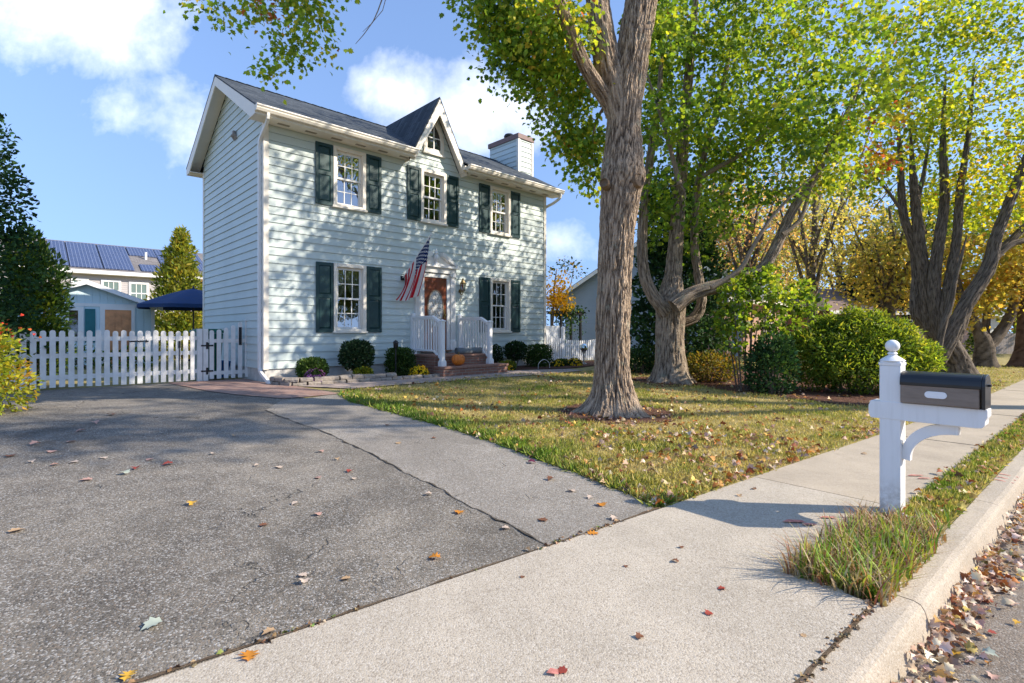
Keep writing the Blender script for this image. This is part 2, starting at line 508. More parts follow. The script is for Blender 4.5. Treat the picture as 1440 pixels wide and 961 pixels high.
# ------------------------------------------------------------------ mesh helpers
class MB:
    def __init__(s):
        s.v, s.f, s.smooth, s.chunks = [], [], [], []
        s.ridge = []

    def add(s, verts, faces, smooth=False):
        o = len(s.v)
        s.chunks.append((o, len(s.f)))
        s.v += [tuple(p) for p in verts]
        s.f += [tuple(i + o for i in f) for f in faces]
        s.smooth += [smooth] * len(faces)
        return s

    def box(s, a, b, M=None):
        (x0, y0, z0), (x1, y1, z1) = a, b
        v = [Vector(p) for p in ((x0, y0, z0), (x1, y0, z0), (x1, y1, z0), (x0, y1, z0),
                                 (x0, y0, z1), (x1, y0, z1), (x1, y1, z1), (x0, y1, z1))]
        if M:
            v = [M @ p for p in v]
        return s.add(v, [(0, 3, 2, 1), (4, 5, 6, 7), (0, 1, 5, 4), (1, 2, 6, 5), (2, 3, 7, 6), (3, 0, 4, 7)])

    def prism(s, poly, y0, y1, tf=None):
        """polygon given in (x, z), run from y0 to y1"""
        n = len(poly)
        tf = tf or (lambda x, y, z: (x, y, z))
        v = [tf(x, y0, z) for x, z in poly] + [tf(x, y1, z) for x, z in poly]
        f = [tuple(range(n)), tuple(range(2 * n - 1, n - 1, -1))]
        f += [(i, i + n, (i + 1) % n + n, (i + 1) % n) for i in range(n)]
        return s.add(v, f)

    def tube(s, pts, rad, segs=8, disp=None, cap=True):
        pts = [Vector(p) for p in pts]
        n = len(pts)
        t0 = (pts[1] - pts[0]).normalized()
        nx = t0.orthogonal().normalized()
        if abs(t0.z) > 0.7:
            nx = (Vector((1, 0, 0)) - t0 * t0.x).normalized()
        V = []
        for i in range(n):
            t = (pts[min(i + 1, n - 1)] - pts[max(i - 1, 0)]).normalized()
            nx = (nx - t * nx.dot(t)).normalized()
            by = t.cross(nx)
            r = rad[i] if hasattr(rad, '__len__') else rad
            for k in range(segs):
                a = 2 * math.pi * k / segs
                rr = r * (disp(pts[i], a, i) if disp else 1.0)
                s.ridge.append(disp.last if disp else 0.55)
                V.append(pts[i] + nx * (math.cos(a) * rr) + by * (math.sin(a) * rr))
        Fc = []
        for i in range(n - 1):
            for k in range(segs):
                k2 = (k + 1) % segs
                Fc.append((i * segs + k, i * segs + k2, (i + 1) * segs + k2, (i + 1) * segs + k))
        if cap:
            Fc.append(tuple(range(segs - 1, -1, -1)))
            Fc.append(tuple((n - 1) * segs + k for k in range(segs)))
        return s.add(V, Fc, True)

    def lathe(s, prof, segs=20, M=None, start=0.0):
        V, Fc = [], []
        for r, z in prof:
            for k in range(segs):
                a = 2 * math.pi * k / segs + start
                p = Vector((r * math.cos(a), r * math.sin(a), z))
                V.append(M @ p if M else p)
        for i in range(len(prof) - 1):
            for k in range(segs):
                k2 = (k + 1) % segs
                Fc.append((i * segs + k, i * segs + k2, (i + 1) * segs + k2, (i + 1) * segs + k))
        Fc.append(tuple(range(segs - 1, -1, -1)))
        Fc.append(tuple((len(prof) - 1) * segs + k for k in range(segs)))
        return s.add(V, Fc, True)

    def build(s, name, mat, parent=None, bevel=0.0, sharp=40):
        me = bpy.data.meshes.new(name)
        me.from_pydata(s.v, [], s.f)
        me.polygons.foreach_set('use_smooth', s.smooth)
        me.materials.append(mat)
        me.update()
        if s.ridge and len(s.ridge) == len(s.v):
            at = me.attributes.new('ridge', 'FLOAT', 'POINT')
            at.data.foreach_set('value', s.ridge)
        if any(s.smooth):
            me.set_sharp_from_angle(angle=R(sharp))
        o = bpy.data.objects.new(name, me)
        C.objects.link(o)
        if parent:
            o.parent = parent
        if bevel:
            b = o.modifiers.new('bevel', 'BEVEL')
            b.width = bevel
            b.segments = 2
            b.limit_method = 'ANGLE'
            b.angle_limit = R(50)
        return o


def build_each(mb, name, mat, parent, bevel=0.0):
    """every piece that was added becomes a part of its own"""
    ends = mb.chunks[1:] + [(len(mb.v), len(mb.f))]
    out = []
    for (v0, f0), (v1, f1) in zip(mb.chunks, ends):
        m = MB()
        m.add(mb.v[v0:v1], [tuple(i - v0 for i in f) for f in mb.f[f0:f1]], mb.smooth[f0])
        out.append(m.build(name, mat, parent, bevel))
    return out


def tag(o, label=None, cat=None, group=None, kind=None):
    if label:
        o['label'] = label
    if cat:
        o['category'] = cat
    if group:
        o['group'] = group
    if kind:
        o['kind'] = kind
    return o


def empty(name, loc, rz=0.0, label=None, cat=None, group=None):
    o = bpy.data.objects.new(name, None)
    o.empty_display_size = 0.2
    C.objects.link(o)
    o.location = loc
    o.rotation_euler = (0, 0, rz)
    return tag(o, label, cat, group)


def children(o):
    return [c for c in bpy.data.objects if c.parent == o]


def copy_tree(o, loc=None, rz=None, scale=None):
    def rec(a, par):
        c = a.copy()
        C.objects.link(c)
        c.parent = par
        for k in children(a):
            rec(k, c)
        return c
    c = rec(o, None)
    if loc is not None:
        c.location = loc
    if rz is not None:
        c.rotation_euler = (0, 0, rz)
    if scale is not None:
        c.scale = (scale,) * 3 if not hasattr(scale, '__len__') else scale
    return c


def catmull(pts, rad, step=0.12):
    P = [Vector(p) for p in pts]
    out, rr = [], []
    for i in range(len(P) - 1):
        p0, p1, p2, p3 = P[max(i - 1, 0)], P[i], P[i + 1], P[min(i + 2, len(P) - 1)]
        n = max(2, int((p2 - p1).length / step))
        for k in range(n):
            t = k / n
            q = 0.5 * ((2 * p1) + (p2 - p0) * t + (2 * p0 - 5 * p1 + 4 * p2 - p3) * t * t + (3 * p1 - p0 - 3 * p2 + p3) * t ** 3)
            out.append(q)
            rr.append(rad[i] * (1 - t) + rad[i + 1] * t)
    out.append(P[-1])
    rr.append(rad[-1])
    return out, rr


def sheet(name, poly, off, mat, kind='structure', grid=None):
    """a sheet lying on the ground: cut where the slope breaks, then dropped onto it"""
    bm = bmesh.new()
    bm.faces.new([bm.verts.new((x, y, 0)) for x, y in poly])
    for q in (2.4, 11.4):
        geom = bm.verts[:] + bm.edges[:] + bm.faces[:]
        bmesh.ops.bisect_plane(bm, geom=geom, plane_co=(-q * R5[0], -q * R5[1], 0), plane_no=(R5[0], R5[1], 0))
    for v in bm.verts:
        q = qd(v.co.x, v.co.y)
        v.co.z = 0.03 * min(max(q - 2.4, 0.0), 9.0) + off
    bmesh.ops.recalc_face_normals(bm, faces=bm.faces)
    me = bpy.data.meshes.new(name)
    bm.to_mesh(me)
    bm.free()
    me.materials.append(mat)
    for p in me.polygons:
        if p.normal.z < 0:
            p.flip()
    o = bpy.data.objects.new(name, me)
    C.objects.link(o)
    if kind:
        o['kind'] = kind
    return o


def wobble(pts, amp, step, seed=0):
    out = []
    n = len(pts)
    for i in range(n - 1):
        a, b = Vector(pts[i]), Vector(pts[i + 1])
        m = max(1, int((b - a).length / step))
        for k in range(m):
            p = a.lerp(b, k / m)
            d = (b - a).normalized()
            nrm = Vector((-d.y, d.x))
            w = amp * mnoise.noise(Vector((p.x * 2.3, p.y * 2.3, seed)))
            w += amp * 0.6 * mnoise.noise(Vector((p.x * 9, p.y * 9, seed + 5)))
            out.append(tuple(p + nrm * w))
    out.append(tuple(pts[-1]))
    return out


# leaf outlines (x across, y along), fanned from the middle
KITE = np.array([(0, 0), (-0.36, 0.42), (0, 1.0), (0.36, 0.42)], float)
OVAL = np.array([(0, 0), (-0.26, 0.25), (-0.28, 0.6), (0, 1.0), (0.28, 0.6), (0.26, 0.25)], float)
MAPLE = np.array([(0, 0), (-0.30, 0.02), (-0.27, 0.20), (-0.55, 0.40), (-0.36, 0.50), (-0.36, 0.78), (-0.18, 0.72), (0, 1.02),
                  (0.18, 0.72), (0.36, 0.78), (0.36, 0.50), (0.55, 0.40), (0.27, 0.20), (0.30, 0.02)], float)
BLADE = np.array([(-0.5, 0), (-0.42, 0.5), (0, 1.0), (0.42, 0.5), (0.5, 0)], float)


def leaf_cloud(name, P, A, N, size, col, shape, mat, parent=None, fold=0.25, curl=0.15, width=1.0):
    """one mesh of many leaves: P points, A long axes, N normals"""
    n = len(P)
    A = A / np.maximum(np.linalg.norm(A, axis=1, keepdims=True), 1e-6)
    N = N - A * np.sum(N * A, axis=1, keepdims=True)
    N = N / np.maximum(np.linalg.norm(N, axis=1, keepdims=True), 1e-6)
    S = np.cross(A, N)
    k = len(shape)
    fan = k > 4
    pts = np.concatenate([np.array([[0, 0.42]]), shape]) if fan else shape
    m = len(pts)
    size = np.asarray(size, float).reshape(n, 1, 1)
    x = pts[None, :, 0, None] * width
    y = pts[None, :, 1, None]
    zz = fold * np.abs(x) - curl * (y - 0.4) ** 2 * 1.6
    V = P[:, None, :] + size * (S[:, None, :] * x + A[:, None, :] * y + N[:, None, :] * zz)
    V = V.reshape(-1, 3)
    if fan:
        tri = np.array([(0, 1 + i, 1 + (i + 1) % k) for i in range(k)])
    else:
        tri = np.array([(0, 1, 2), (0, 2, 3)])
    T = (tri[None] + (np.arange(n) * m)[:, None, None]).reshape(-1, 3)
    me = bpy.data.meshes.new(name)
    me.vertices.add(len(V))
    me.vertices.foreach_set('co', V.astype(np.float32).ravel())
    me.loops.add(T.size)
    me.loops.foreach_set('vertex_index', T.astype(np.int32).ravel())
    me.polygons.add(len(T))
    me.polygons.foreach_set('loop_start', np.arange(0, T.size, 3, dtype=np.int32))
    me.polygons.foreach_set('loop_total', np.full(len(T), 3, np.int32))
    me.update(calc_edges=True)
    a = me.color_attributes.new('Col', 'FLOAT_COLOR', 'POINT')
    cc = np.ones((n, m, 4), np.float32)
    cc[:, :, :3] = np.asarray(col)[:, None, :]
    a.data.foreach_set('color', cc.ravel())
    me.materials.append(mat)
    o = bpy.data.objects.new(name, me)
    C.objects.link(o)
    if parent:
        o.parent = parent
    return o


def palette(n, cols, weights, var=0.2, key=None, spread=0.18):
    """leaf colours from a list; key (n,) in 0..1 makes whole clumps agree"""
    w = np.cumsum(np.array(weights, float) / sum(weights))
    u = rng.random(n) if key is None else np.clip(key + rng.normal(0, spread, n), 0, 0.9999)
    idx = np.searchsorted(w, u)
    c = np.array(cols)[np.clip(idx, 0, len(cols) - 1)]
    return np.clip(c * (1 + rng.normal(0, var, (n, 1))) * (1 + rng.normal(0, 0.06, (n, 3))), 0.004, 0.9)


def rnd_dirs(n):
    d = rng.normal(size=(n, 3))
    return d / np.linalg.norm(d, axis=1, keepdims=True)


# ------------------------------------------------------------------ ground, street, drive
def rect_st(q0, q1, t0, t1):
    return [st(q0, t0), st(q1, t0), st(q1, t1), st(q0, t1)]


sheet('lawn', rect_st(0.72, 420, -300, 420), 0.0, M_LAWN)
mb = MB()
mb.add([(*st(q, t), -0.14) for q, t in ((0.70, -200), (-8.5, -200), (-8.5, 300), (0.70, 300))], [(0, 1, 2, 3)])
mb.build('road', M_ROAD)['kind'] = 'structure'
mb = MB()
mb.add([(*st(q, t), -0.02) for q, t in ((-8.5, -300), (-300, -300), (-300, 400), (-8.5, 400))], [(0, 1, 2, 3)])
mb.build('ground', M_LAWN)['kind'] = 'structure'


def q_left(t):
    return max(2.05, 2.39 - 0.0385 * (t - 3.54))


LAWN_EDGE = [(918, 716), (885, 697), (845, 681), (800, 664), (755, 648), (690, 622), (640, 606), (590, 592), (535, 578), (500, 568), (484, 562), (479, 556), (490, 551)]
edge_w = [G(*p) for p in LAWN_EDGE]
edge_w = wobble(edge_w, 0.035, 0.12, 3)
P0 = edge_w[0]
seam_px = [(372, 578), (410, 592), (450, 606), (500, 629), (540, 649), (590, 676), (640, 702), (700, 733), (772, 770)]
seam_w = wobble([G(*p) for p in seam_px], 0.035, 0.05, 9)


def on_left(t, dq=0.0):
    return st(q_left(t) + dq, t)


t_of = lambda p: p[0] * T5[0] + p[1] * T5[1]
sheet('driveway', edge_w[:-2] + [G(430, 561), H2(0.0, 0.6), H2(0.0, -1.3), H2(-4.7, -1.3), H2(-5.6, 2.0), (-9.6, 5.4), on_left(-7.0)]
      + [on_left(t) for t in (-4, -2, 0, 1.5, 2.6)], 0.006, M_ASPH)
tl = t_of(seam_w[-1])
sheet('driveway_strip', edge_w[:-2] + [G(430, 561), G(392, 566)] + seam_w + [on_left(tl + 0.1), on_left(3.3)], 0.010, M_ASPH2)
w1 = [(p[0], p[1]) for p in seam_w]
nrm = Vector((seam_w[-1][1] - seam_w[0][1], -(seam_w[-1][0] - seam_w[0][0]))).normalized()
wd = [0.002 + 0.024 * max(0.0, 0.05 + mnoise.noise(Vector((p[0] * 6, p[1] * 6, 1)))) for p in w1]
sheet('driveway_crack', [tuple(Vector(p) + nrm * w) for p, w in zip(w1, wd)] + [tuple(Vector(p) - nrm * w * 0.7) for p, w in reversed(list(zip(w1, wd)))],
      0.014, plain('crack_dirt', (0.085, 0.068, 0.048), 0.95, 0.6, 14))
# crumbled edge between asphalt and concrete
a = wobble([on_left(t, 0.004) for t in (-5, -3, -1, 1, 2, 3, 3.55)], 0.010, 0.04, 21)
b = wobble([on_left(t, 0.022) for t in (-5, -3, -1, 1, 2, 3, 3.55)], 0.034, 0.04, 33)
sheet('driveway_edge', a + b[::-1], 0.013, M_DIRT)

# sidewalk: one broad slab by the drive, then square slabs with open joints
t_v = 3.16
slab = MB()
q0 = 0.862


def slab_poly(m, poly, top=0.012):
    n = len(poly)
    m.add([(x, y, top) for x, y in poly] + [(x, y, -0.08) for x, y in poly],
          [tuple(range(n)), *[(i, (i + 1) % n, (i + 1) % n + n, i + n) for i in range(n)]])


ap = [st(q0, -8), on_left(-8), on_left(-4), on_left(0), on_left(2.5), on_left(4.99), st(1.17, 4.99), st(1.17, 3.35), st(1.12, t_v + 0.1), st(0.98, t_v - 0.02), st(q0, t_v - 0.04)]
slab_poly(slab, ap)
o = slab.build('sidewalk_apron', M_CONC)
o['kind'] = 'structure'
slab = MB()
for k in range(44):
    t0 = 5.0 + 1.72 * k + 0.006
    t1 = t0 + 1.72 - 0.014
    dz = random.uniform(-0.004, 0.006)
    slab_poly(slab, [st(1.17, t0), on_left(t0), on_left(t1), st(1.17, t1)], 0.013 + dz)
o = slab.build('sidewalk', M_CONC2, bevel=0.006)
o['kind'] = 'structure'

curb = MB()
prof = [(0.848, 0.010), (0.735, 0.008), (0.705, -0.002), (0.688, -0.028), (0.655, -0.142), (0.655, -0.3), (0.848, -0.3)]
tj = 3.33 - 2.39 * 8
while tj < 120:
    L0, L1 = tj + 0.005, tj + 2.385
    m = 5
    V = []
    for i in range(m + 1):
        t = L0 + (L1 - L0) * i / m
        V += [(*st(q + 0.006 * mnoise.noise(Vector((t * 1.3, 0, i * 0.1))), t), z) for q, z in prof]
    n = len(prof)
    Fc = [(i * n + k, i * n + (k + 1) % n, (i + 1) * n + (k + 1) % n, (i + 1) * n + k) for i in range(m) for k in range(n)]
    Fc += [tuple(range(n)), tuple(range((m + 1) * n - 1, m * n - 1, -1))]
    curb.add(V, Fc)
    tj += 2.39
o = curb.build('kerb', M_CURB)
o['kind'] = 'structure'

ja = wobble([st(0.842, t) for t in (-6, -2, 0, 1.5, 3.06)], 0.012, 0.05, 41)
jb = wobble([st(0.861, t) for t in (-6, -2, 0, 1.5, 3.06)], 0.022, 0.05, 47)
sheet('joint_dirt', ja + jb[::-1], 0.0145, M_DIRT)

# utility marks sprayed in red on kerb and pavement
M_RED = plain('red_paint', (0.50, 0.19, 0.15), 0.85, 0.4, 30)
mk = MB()
for t in (6.62, 6.76, 6.92):
    mk.add([(*st(q, t + dt), 0.0175 - (0.0 if q > 0.74 else 0.012)) for q, dt in ((0.842, 0), (0.74, 0.01), (0.71, 0.012), (0.71, 0.035), (0.74, 0.035), (0.842, 0.022))], [(0, 1, 4, 5), (1, 2, 3, 4)])
for px, py, l, w in ((1100, 738, 0.16, 0.03), (1128, 742, 0.10, 0.02), (1275, 672, 0.16, 0.02), (1290, 676, 0.12, 0.018), (768, 954, 0.05, 0.02), (1152, 732, 0.12, 0.02)):
    x, y = G(px, py)
    mk.add([(x, y, 0.0225), (x + l, y - w * 0.5, 0.0225), (x + l, y + w, 0.0225), (x + l * 0.4, y + w * 1.6, 0.0225)], [(0, 1, 2, 3)])
o = mk.build('pavement_markings', M_RED)
o['kind'] = 'structure'

# brick apron by the gate, front walk, planting beds
sheet('brick_apron', [H2(-1.6, -1.25), H2(-0.06, -1.25), H2(-0.06, 0.05), H2(0.2, 1.35)] + [G(480, 555), G(400, 562), G(330, 556), G(290, 551)], 0.018, M_PAVER)
walk = [H2(0.2, 1.33), H2(1.5, 1.42), H2(2.8, 1.55), H2(3.6, 1.5), H2(3.65, 0.4), H2(5.9, 0.4), H2(6.3, 1.3), H2(8.2, 1.9), H2(8.1, 2.5), H2(6.2, 2.6), H2(4.6, 2.45), H2(3.2, 2.35), H2(1.8, 2.3), H2(0.9, 2.3)]
o = sheet('front_walk', walk, 0.022, M_WALK)
sheet('planting_bed', wobble([H2(-0.02, 0.0), H2(3.7, 0.0), H2(3.7, 1.45), H2(2.7, 1.5), H2(1.4, 1.36), H2(0.2, 1.25), H2(-0.02, 0.0)], 0.01, 0.3), 0.028, M_MULCH)
sheet('planting_bed', wobble([H2(5.9, 0.0), H2(12.5, -0.3), H2(12.8, 0.8), H2(10.5, 1.5), H2(8.6, 1.8), H2(6.4, 1.25), H2(5.9, 0.7), H2(5.9, 0.0)], 0.05, 0.3), 0.027, M_MULCH)


def ring(name, x, y, r, sq, off, mat, seed):
    pts = []
    for k in range(40):
        a = 2 * math.pi * k / 40
        rr = r * (1 + 0.3 * mnoise.noise(Vector((math.cos(a) * 1.4, math.sin(a) * 1.4, seed))))
        pts.append((x + rr * math.cos(a) * sq, y + rr * math.sin(a)))
    return sheet(name, pts, off, mat)


T1B = G(862, 581)
T2B = G(944, 537)
ring('mulch_ring', T1B[0] + 0.05, T1B[1] - 0.02, 0.92, 1.1, 0.012, M_MULCH, 2)
ring('mulch_ring', T2B[0], T2B[1] - 0.05, 1.0, 1.2, 0.012, M_MULCH, 8)
hb = [G(952, 536), G(1010, 549), G(1080, 557), G(1160, 568), G(1230, 573), G(1320, 565), G(1330, 545), G(1230, 532), G(1120, 524), G(1010, 518), G(950, 520)]
sheet('planting_bed', wobble(hb, 0.15, 0.5, 4), 0.012, M_MULCH)

# ------------------------------------------------------------------ the house
house = empty('house', (HC[0], HC[1], 0), HA, 'two storey pale aqua clapboard house with dark teal shutters and a steep centre gable', 'house')
LW, MD, E = 9.15, 5.12, 0.183
ZB, ZT = 0.57, 6.10
DX = 4.52


def ridge_z(m):
    m = m if m <= 2.56 else 5.12 - m
    return 6.24 + (m + 0.47) * 0.551


def siding(mb, xl, xr, z0, z1, holes, tf, e=E, ztop=None):
    rows = int(math.ceil((z1 - z0) / e))
    for k in range(rows):
        zb, zt = z0 + k * e, min(z0 + (k + 1) * e, z1)
        cuts = {zb, zt}
        for h in holes:
            for z in (h[2], h[3]):
                if zb < z < zt:
                    cuts.add(z)
        cuts = sorted(cuts)
        for za, zc in zip(cuts[:-1], cuts[1:]):
            zm = 0.5 * (za + zc)
            iv = [(xl, xr)]
            spans = []
            x0 = None
            hs = sorted((h[0], h[1]) for h in holes if h[2] < zm < h[3])
            cur_l = xl
            for a, b in hs:
                spans.append((cur_l, (lambda z, a=a: a)))
                cur_l = (lambda z, b=b: b)
            spans.append((cur_l, xr))
            ya = -0.024 + 0.021 * (za - zb) / e
            yc = -0.024 + 0.021 * (zc - zb) / e
            for l, r in spans:
                A0, A1, B0, B1 = l(za), r(za), l(zc), r(zc)
                if A1 - A0 < 0.004:
                    continue
                if B1 < B0:
                    B0 = B1 = 0.5 * (B0 + B1)
                mb.add([tf(A0, ya, za), tf(A1, ya, za), tf(B1, yc, zc), tf(B0, yc, zc)], [(0, 1, 2, 3)])
                if za == zb:
                    mb.add([tf(A0, ya, za), tf(A1, ya, za), tf(A1, 0.0, za + 0.004), tf(A0, 0.0, za + 0.004)], [(0, 3, 2, 1)])


wins = [(Lof(491, 0), 4.43, 5.93, 'blind'), (DX, 4.43, 5.93, 'none'), (Lof(702.5, 0), 4.43, 5.93, 'none'),
        (Lof(491.5, 0), 1.37, 3.08, 'drape'), (Lof(702.7, 0), 1.37, 3.08, 'drape2')]
WH = 0.43
holes = [(c - WH + 0.085, c + WH - 0.085, z0 + 0.10, z1 - 0.085) for c, z0, z1, _ in wins]
front = MB()
ident = lambda x, y, z: (x, y, z)
siding(front, lambda z: 0.0, lambda z: LW, ZB, ZB + E * 30, holes, ident)


def dorm_hw(z):
    return max(0.0, (7.88 - z) / 1.93 - 0.06)


GW = (DX - 0.27, DX + 0.27, 6.46, 7.2)
siding(front, lambda z: DX - dorm_hw(z), lambda z: DX + dorm_hw(z), ZB + E * 30, 7.86, [], ident)
front.build('front_wall', M_SIDING, house)
side = MB()


def sl(z):
    return 0.0 if z < ridge_z(0) - 0.14 else min(2.56, (z + 0.14 - 6.24) / 0.551 - 0.47)


siding(side, lambda z: sl(z), lambda z: MD - sl(z), ZB, 7.78, [], lambda x, y, z: (y, x, z))
side.build('side_wall', M_SIDING, house)
back = MB()
back.box((0.0, MD - 0.1, ZB), (LW, MD, ZT))
siding(back, lambda z: sl(z), lambda z: MD - sl(z), ZB, 7.78, [], lambda x, y, z: (LW - y, x, z))
back.build('rear_wall', M_SIDING, house)
fnd = MB()
fnd.box((0.012, 0.012, -0.2), (LW - 0.012, MD - 0.02, ZB + 0.01))
fnd.build('foundation', M_PARGE, house)
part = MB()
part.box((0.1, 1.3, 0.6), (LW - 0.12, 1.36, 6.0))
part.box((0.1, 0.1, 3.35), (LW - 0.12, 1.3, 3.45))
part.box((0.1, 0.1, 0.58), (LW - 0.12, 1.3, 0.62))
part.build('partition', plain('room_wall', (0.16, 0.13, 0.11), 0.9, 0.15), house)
# corner boards, frieze
cb = MB()
for x0, x1 in ((-0.035, 0.075), (LW - 0.075, LW + 0.035)):
    cb.box((x0, -0.036, ZB - 0.01), (x1, -0.002, 6.05))
cb.box((-0.036, -0.002, ZB - 0.01), (-0.003, 0.08, 6.05))
cb.box((-0.036, MD - 0.08, ZB - 0.01), (-0.003, MD + 0.03, 6.05))
build_each(cb, 'corner_board', M_TRIM, house)

# roof
XL, XR = -0.36, LW + 0.36
rf = MB()
TH = 0.035
sr = 1 / math.sqrt(1 + 0.551 ** 2)


def roof_pt(x, m, dz=0.0):
    return (x, m, ridge_z(m) + dz)


nw = 0.862
fp = [(XL, -0.49), (DX - nw, -0.49), (DX, 2.54), (DX + nw, -0.49), (XR, -0.49), (XR, 2.56), (XL, 2.56)]
rp = [(XL, 2.56), (XR, 2.56), (XR, 5.61), (XL, 5.61)]
for poly in (fp, rp):
    n = len(poly)
    rf.add([roof_pt(x, m) for x, m in poly] + [roof_pt(x, m, -TH) for x, m in poly],
           [tuple(range(n)), tuple(range(2 * n - 1, n - 1, -1)), *[(i, i + n, (i + 1) % n + n, (i + 1) % n) for i in range(n)]])
# steep cross gable
AP = 7.93
for sgn in (-1, 1):
    def dpt(w, y, dz=0.0):
        return (DX + sgn * w, y, AP - 1.93 * w + dz)
    wf = 0.995
    tri = [(0.0, -0.33), (wf, -0.33), (0.93, -0.30), (0.0, 2.60)]
    n = len(tri)
    rf.add([dpt(w, y) for w, y in tri] + [dpt(w, y, -0.06) for w, y in tri],
           [tuple(range(n)), tuple(range(2 * n - 1, n - 1, -1)), *[(i, i + n, (i + 1) % n + n, (i + 1) % n) for i in range(n)]])
roof = rf.build('roof', M_ROOF, house)
rc = MB()
k = 0
x = XL
while x < XR - 0.05:
    x1 = min(x + 0.25, XR)
    for s_ in (-1, 1):
        rc.add([(x, 2.56, 7.93), (x1, 2.56, 7.921), (x1, 2.56 + s_ * 0.14, 7.921 - 0.072), (x, 2.56 + s_ * 0.14, 7.93 - 0.070)], [(0, 1, 2, 3)])
    x += 0.25
rc.build('ridge_cap', M_ROOF, roof)

# eaves: soffit, fascia and gutter (broken by the cross gable)
so, ft, gt = MB(), MB(), MB()
for x0, x1 in ((XL + 0.01, DX - 0.885), (DX + 0.885, XR - 0.01)):
    so.box((x0, -0.45, 6.03), (x1, -0.026, 6.05))
    ft.box((x0, -0.475, 6.02), (x1, -0.452, 6.20))
    kp = [(-0.477, 6.20), (-0.605, 6.205), (-0.61, 6.18), (-0.585, 6.15), (-0.585, 6.13), (-0.555, 6.08), (-0.477, 6.08)]
    gt.add([(x0, y, z) for y, z in kp] + [(x1, y, z) for y, z in kp],
           [tuple(range(7)), tuple(range(13, 6, -1)), *[(i, (i + 1) % 7, (i + 1) % 7 + 7, i + 7) for i in range(7) if i != 0]])
so.box((XL + 0.01, 5.14, 6.03), (XR - 0.01, 5.57, 6.05))
ft.box((XL + 0.01, 5.572, 6.02), (XR - 0.01, 5.594, 6.20))
soffit = build_each(so, 'soffit', M_TRIM, house)[0]
build_each(ft, 'fascia', M_TRIM, house)
build_each(gt, 'gutter', M_TRIM, house)
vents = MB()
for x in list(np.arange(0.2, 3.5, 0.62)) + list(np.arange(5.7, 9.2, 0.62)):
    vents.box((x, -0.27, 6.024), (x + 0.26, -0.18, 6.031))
build_each(vents, 'soffit_vent', plain('vent_tan', (0.30, 0.26, 0.2), 0.8), soffit)  # vent strips in one even tan, darker than the soffit boards
# rakes at both gable ends
rk = MB()
for xa, xb in ((XL + 0.005, XL + 0.032), (XR - 0.032, XR - 0.005)):
    for s_ in (0, 1):
        pts = [(-0.474, 6.02), (-0.474, ridge_z(-0.474) - TH - 0.004), (2.56, ridge_z(2.56) - TH - 0.004), (2.56, ridge_z(2.56) - 0.27), (-0.20, 6.02)]
        if s_:
            pts = [(5.12 - y, z) for y, z in pts]
        rk.prism(pts, xa, xb, lambda p, q, z: (q, p, z))
for x0, x1 in ((XL + 0.034, -0.026), (LW + 0.026, XR - 0.034)):
    for s_ in (0, 1):
        f = (lambda y: 5.12 - y) if s_ else (lambda y: y)
        rk.add([(x0, f(-0.44), ridge_z(-0.44) - 0.13), (x1, f(-0.44), ridge_z(-0.44) - 0.13), (x1, 2.56, ridge_z(2.56) - 0.13), (x0, 2.56, ridge_z(2.56) - 0.13)], [(0, 1, 2, 3)])
build_each(rk, 'rake_board', M_TRIM, house)
# cross-gable trim
dk = MB()
for sgn in (-1, 1):
    g = lambda w, z: (DX + sgn * w, z)
    dk.prism([g(0, AP - 0.075), g(0.985, AP - 0.075 - 1.93 * 0.985), g(0.965, 6.0), g(0.82, 6.0), g(0.0, AP - 0.50)], -0.335, -0.305)
    y0, y1 = -0.304, -0.026
    dk.add([(DX, y0, AP - 0.12), (DX, y1, AP - 0.12), (DX + sgn * 0.97, y1, AP - 0.12 - 1.93 * 0.97), (DX + sgn * 0.97, y0, AP - 0.12 - 1.93 * 0.97)], [(0, 1, 2, 3)])
for sgn in (-1, 1):
    xa, xb = sorted((DX + sgn * 0.80, DX + sgn * 0.955))
    dk.box((xa, -0.449, 6.052), (xb, -0.337, 6.165))
build_each(dk, 'gable_trim', M_TRIM, house)


def arch(w, z0, zs, za, n=8):
    """pointed arch outline, half width w, sill z0, spring zs, apex za"""
    pts = [(-w, z0), (-w, zs)]
    for i in range(1, n):
        t = i / n
        pts.append((-w * (1 - t ** 1.75), zs + (za - zs) * (1 - (1 - t) ** 1.25)))
    pts.append((0.0, za))
    return pts + [(-x, z) for x, z in reversed(pts[:-1])]


oa, ia = arch(0.34, 6.42, 6.72, 7.40), arch(0.225, 6.54, 6.76, 7.22)
gw = MB()
n = len(oa)
V = [(DX + x, -0.062, z) for x, z in oa] + [(DX + x, -0.062, z) for x, z in ia] + [(DX + x, -0.02, z) for x, z in oa] + [(DX + x, -0.028, z) for x, z in ia]
gw.add(V, [(i, (i + 1) % n, (i + 1) % n + n, i + n) for i in range(n)] + [(i, i + 2 * n, (i + 1) % n + 2 * n, (i + 1) % n) for i in range(n)]
       + [(i + n, (i + 1) % n + n, (i + 1) % n + 3 * n, i + 3 * n) for i in range(n)])
gw.box((DX - 0.37, -0.085, 6.37), (DX + 0.37, -0.02, 6.425))
gothic = gw.build('attic_window', M_TRIM, house)
gm = MB()
gm.box((DX - 0.014, -0.048, 6.54), (DX + 0.014, -0.034, 7.21))
gm.box((DX - 0.22, -0.047, 6.84), (DX + 0.22, -0.035, 6.866))
gm.build('sash', M_WHITE, gothic)
gp = MB()
gp.add([(DX + x, -0.031, z) for x, z in ia], [tuple(range(n))])
mdg, ntg, bg_ = new_mat('dark_glass')
bg_.inputs['Base Color'].default_value = (0.02, 0.022, 0.024, 1)
bg_.inputs['Roughness'].default_value = 0.03
bg_.inputs['Specular IOR Level'].default_value = 1.0
bg_.inputs['Coat Weight'].default_value = 0.6
gp.build('pane', mdg, gothic)


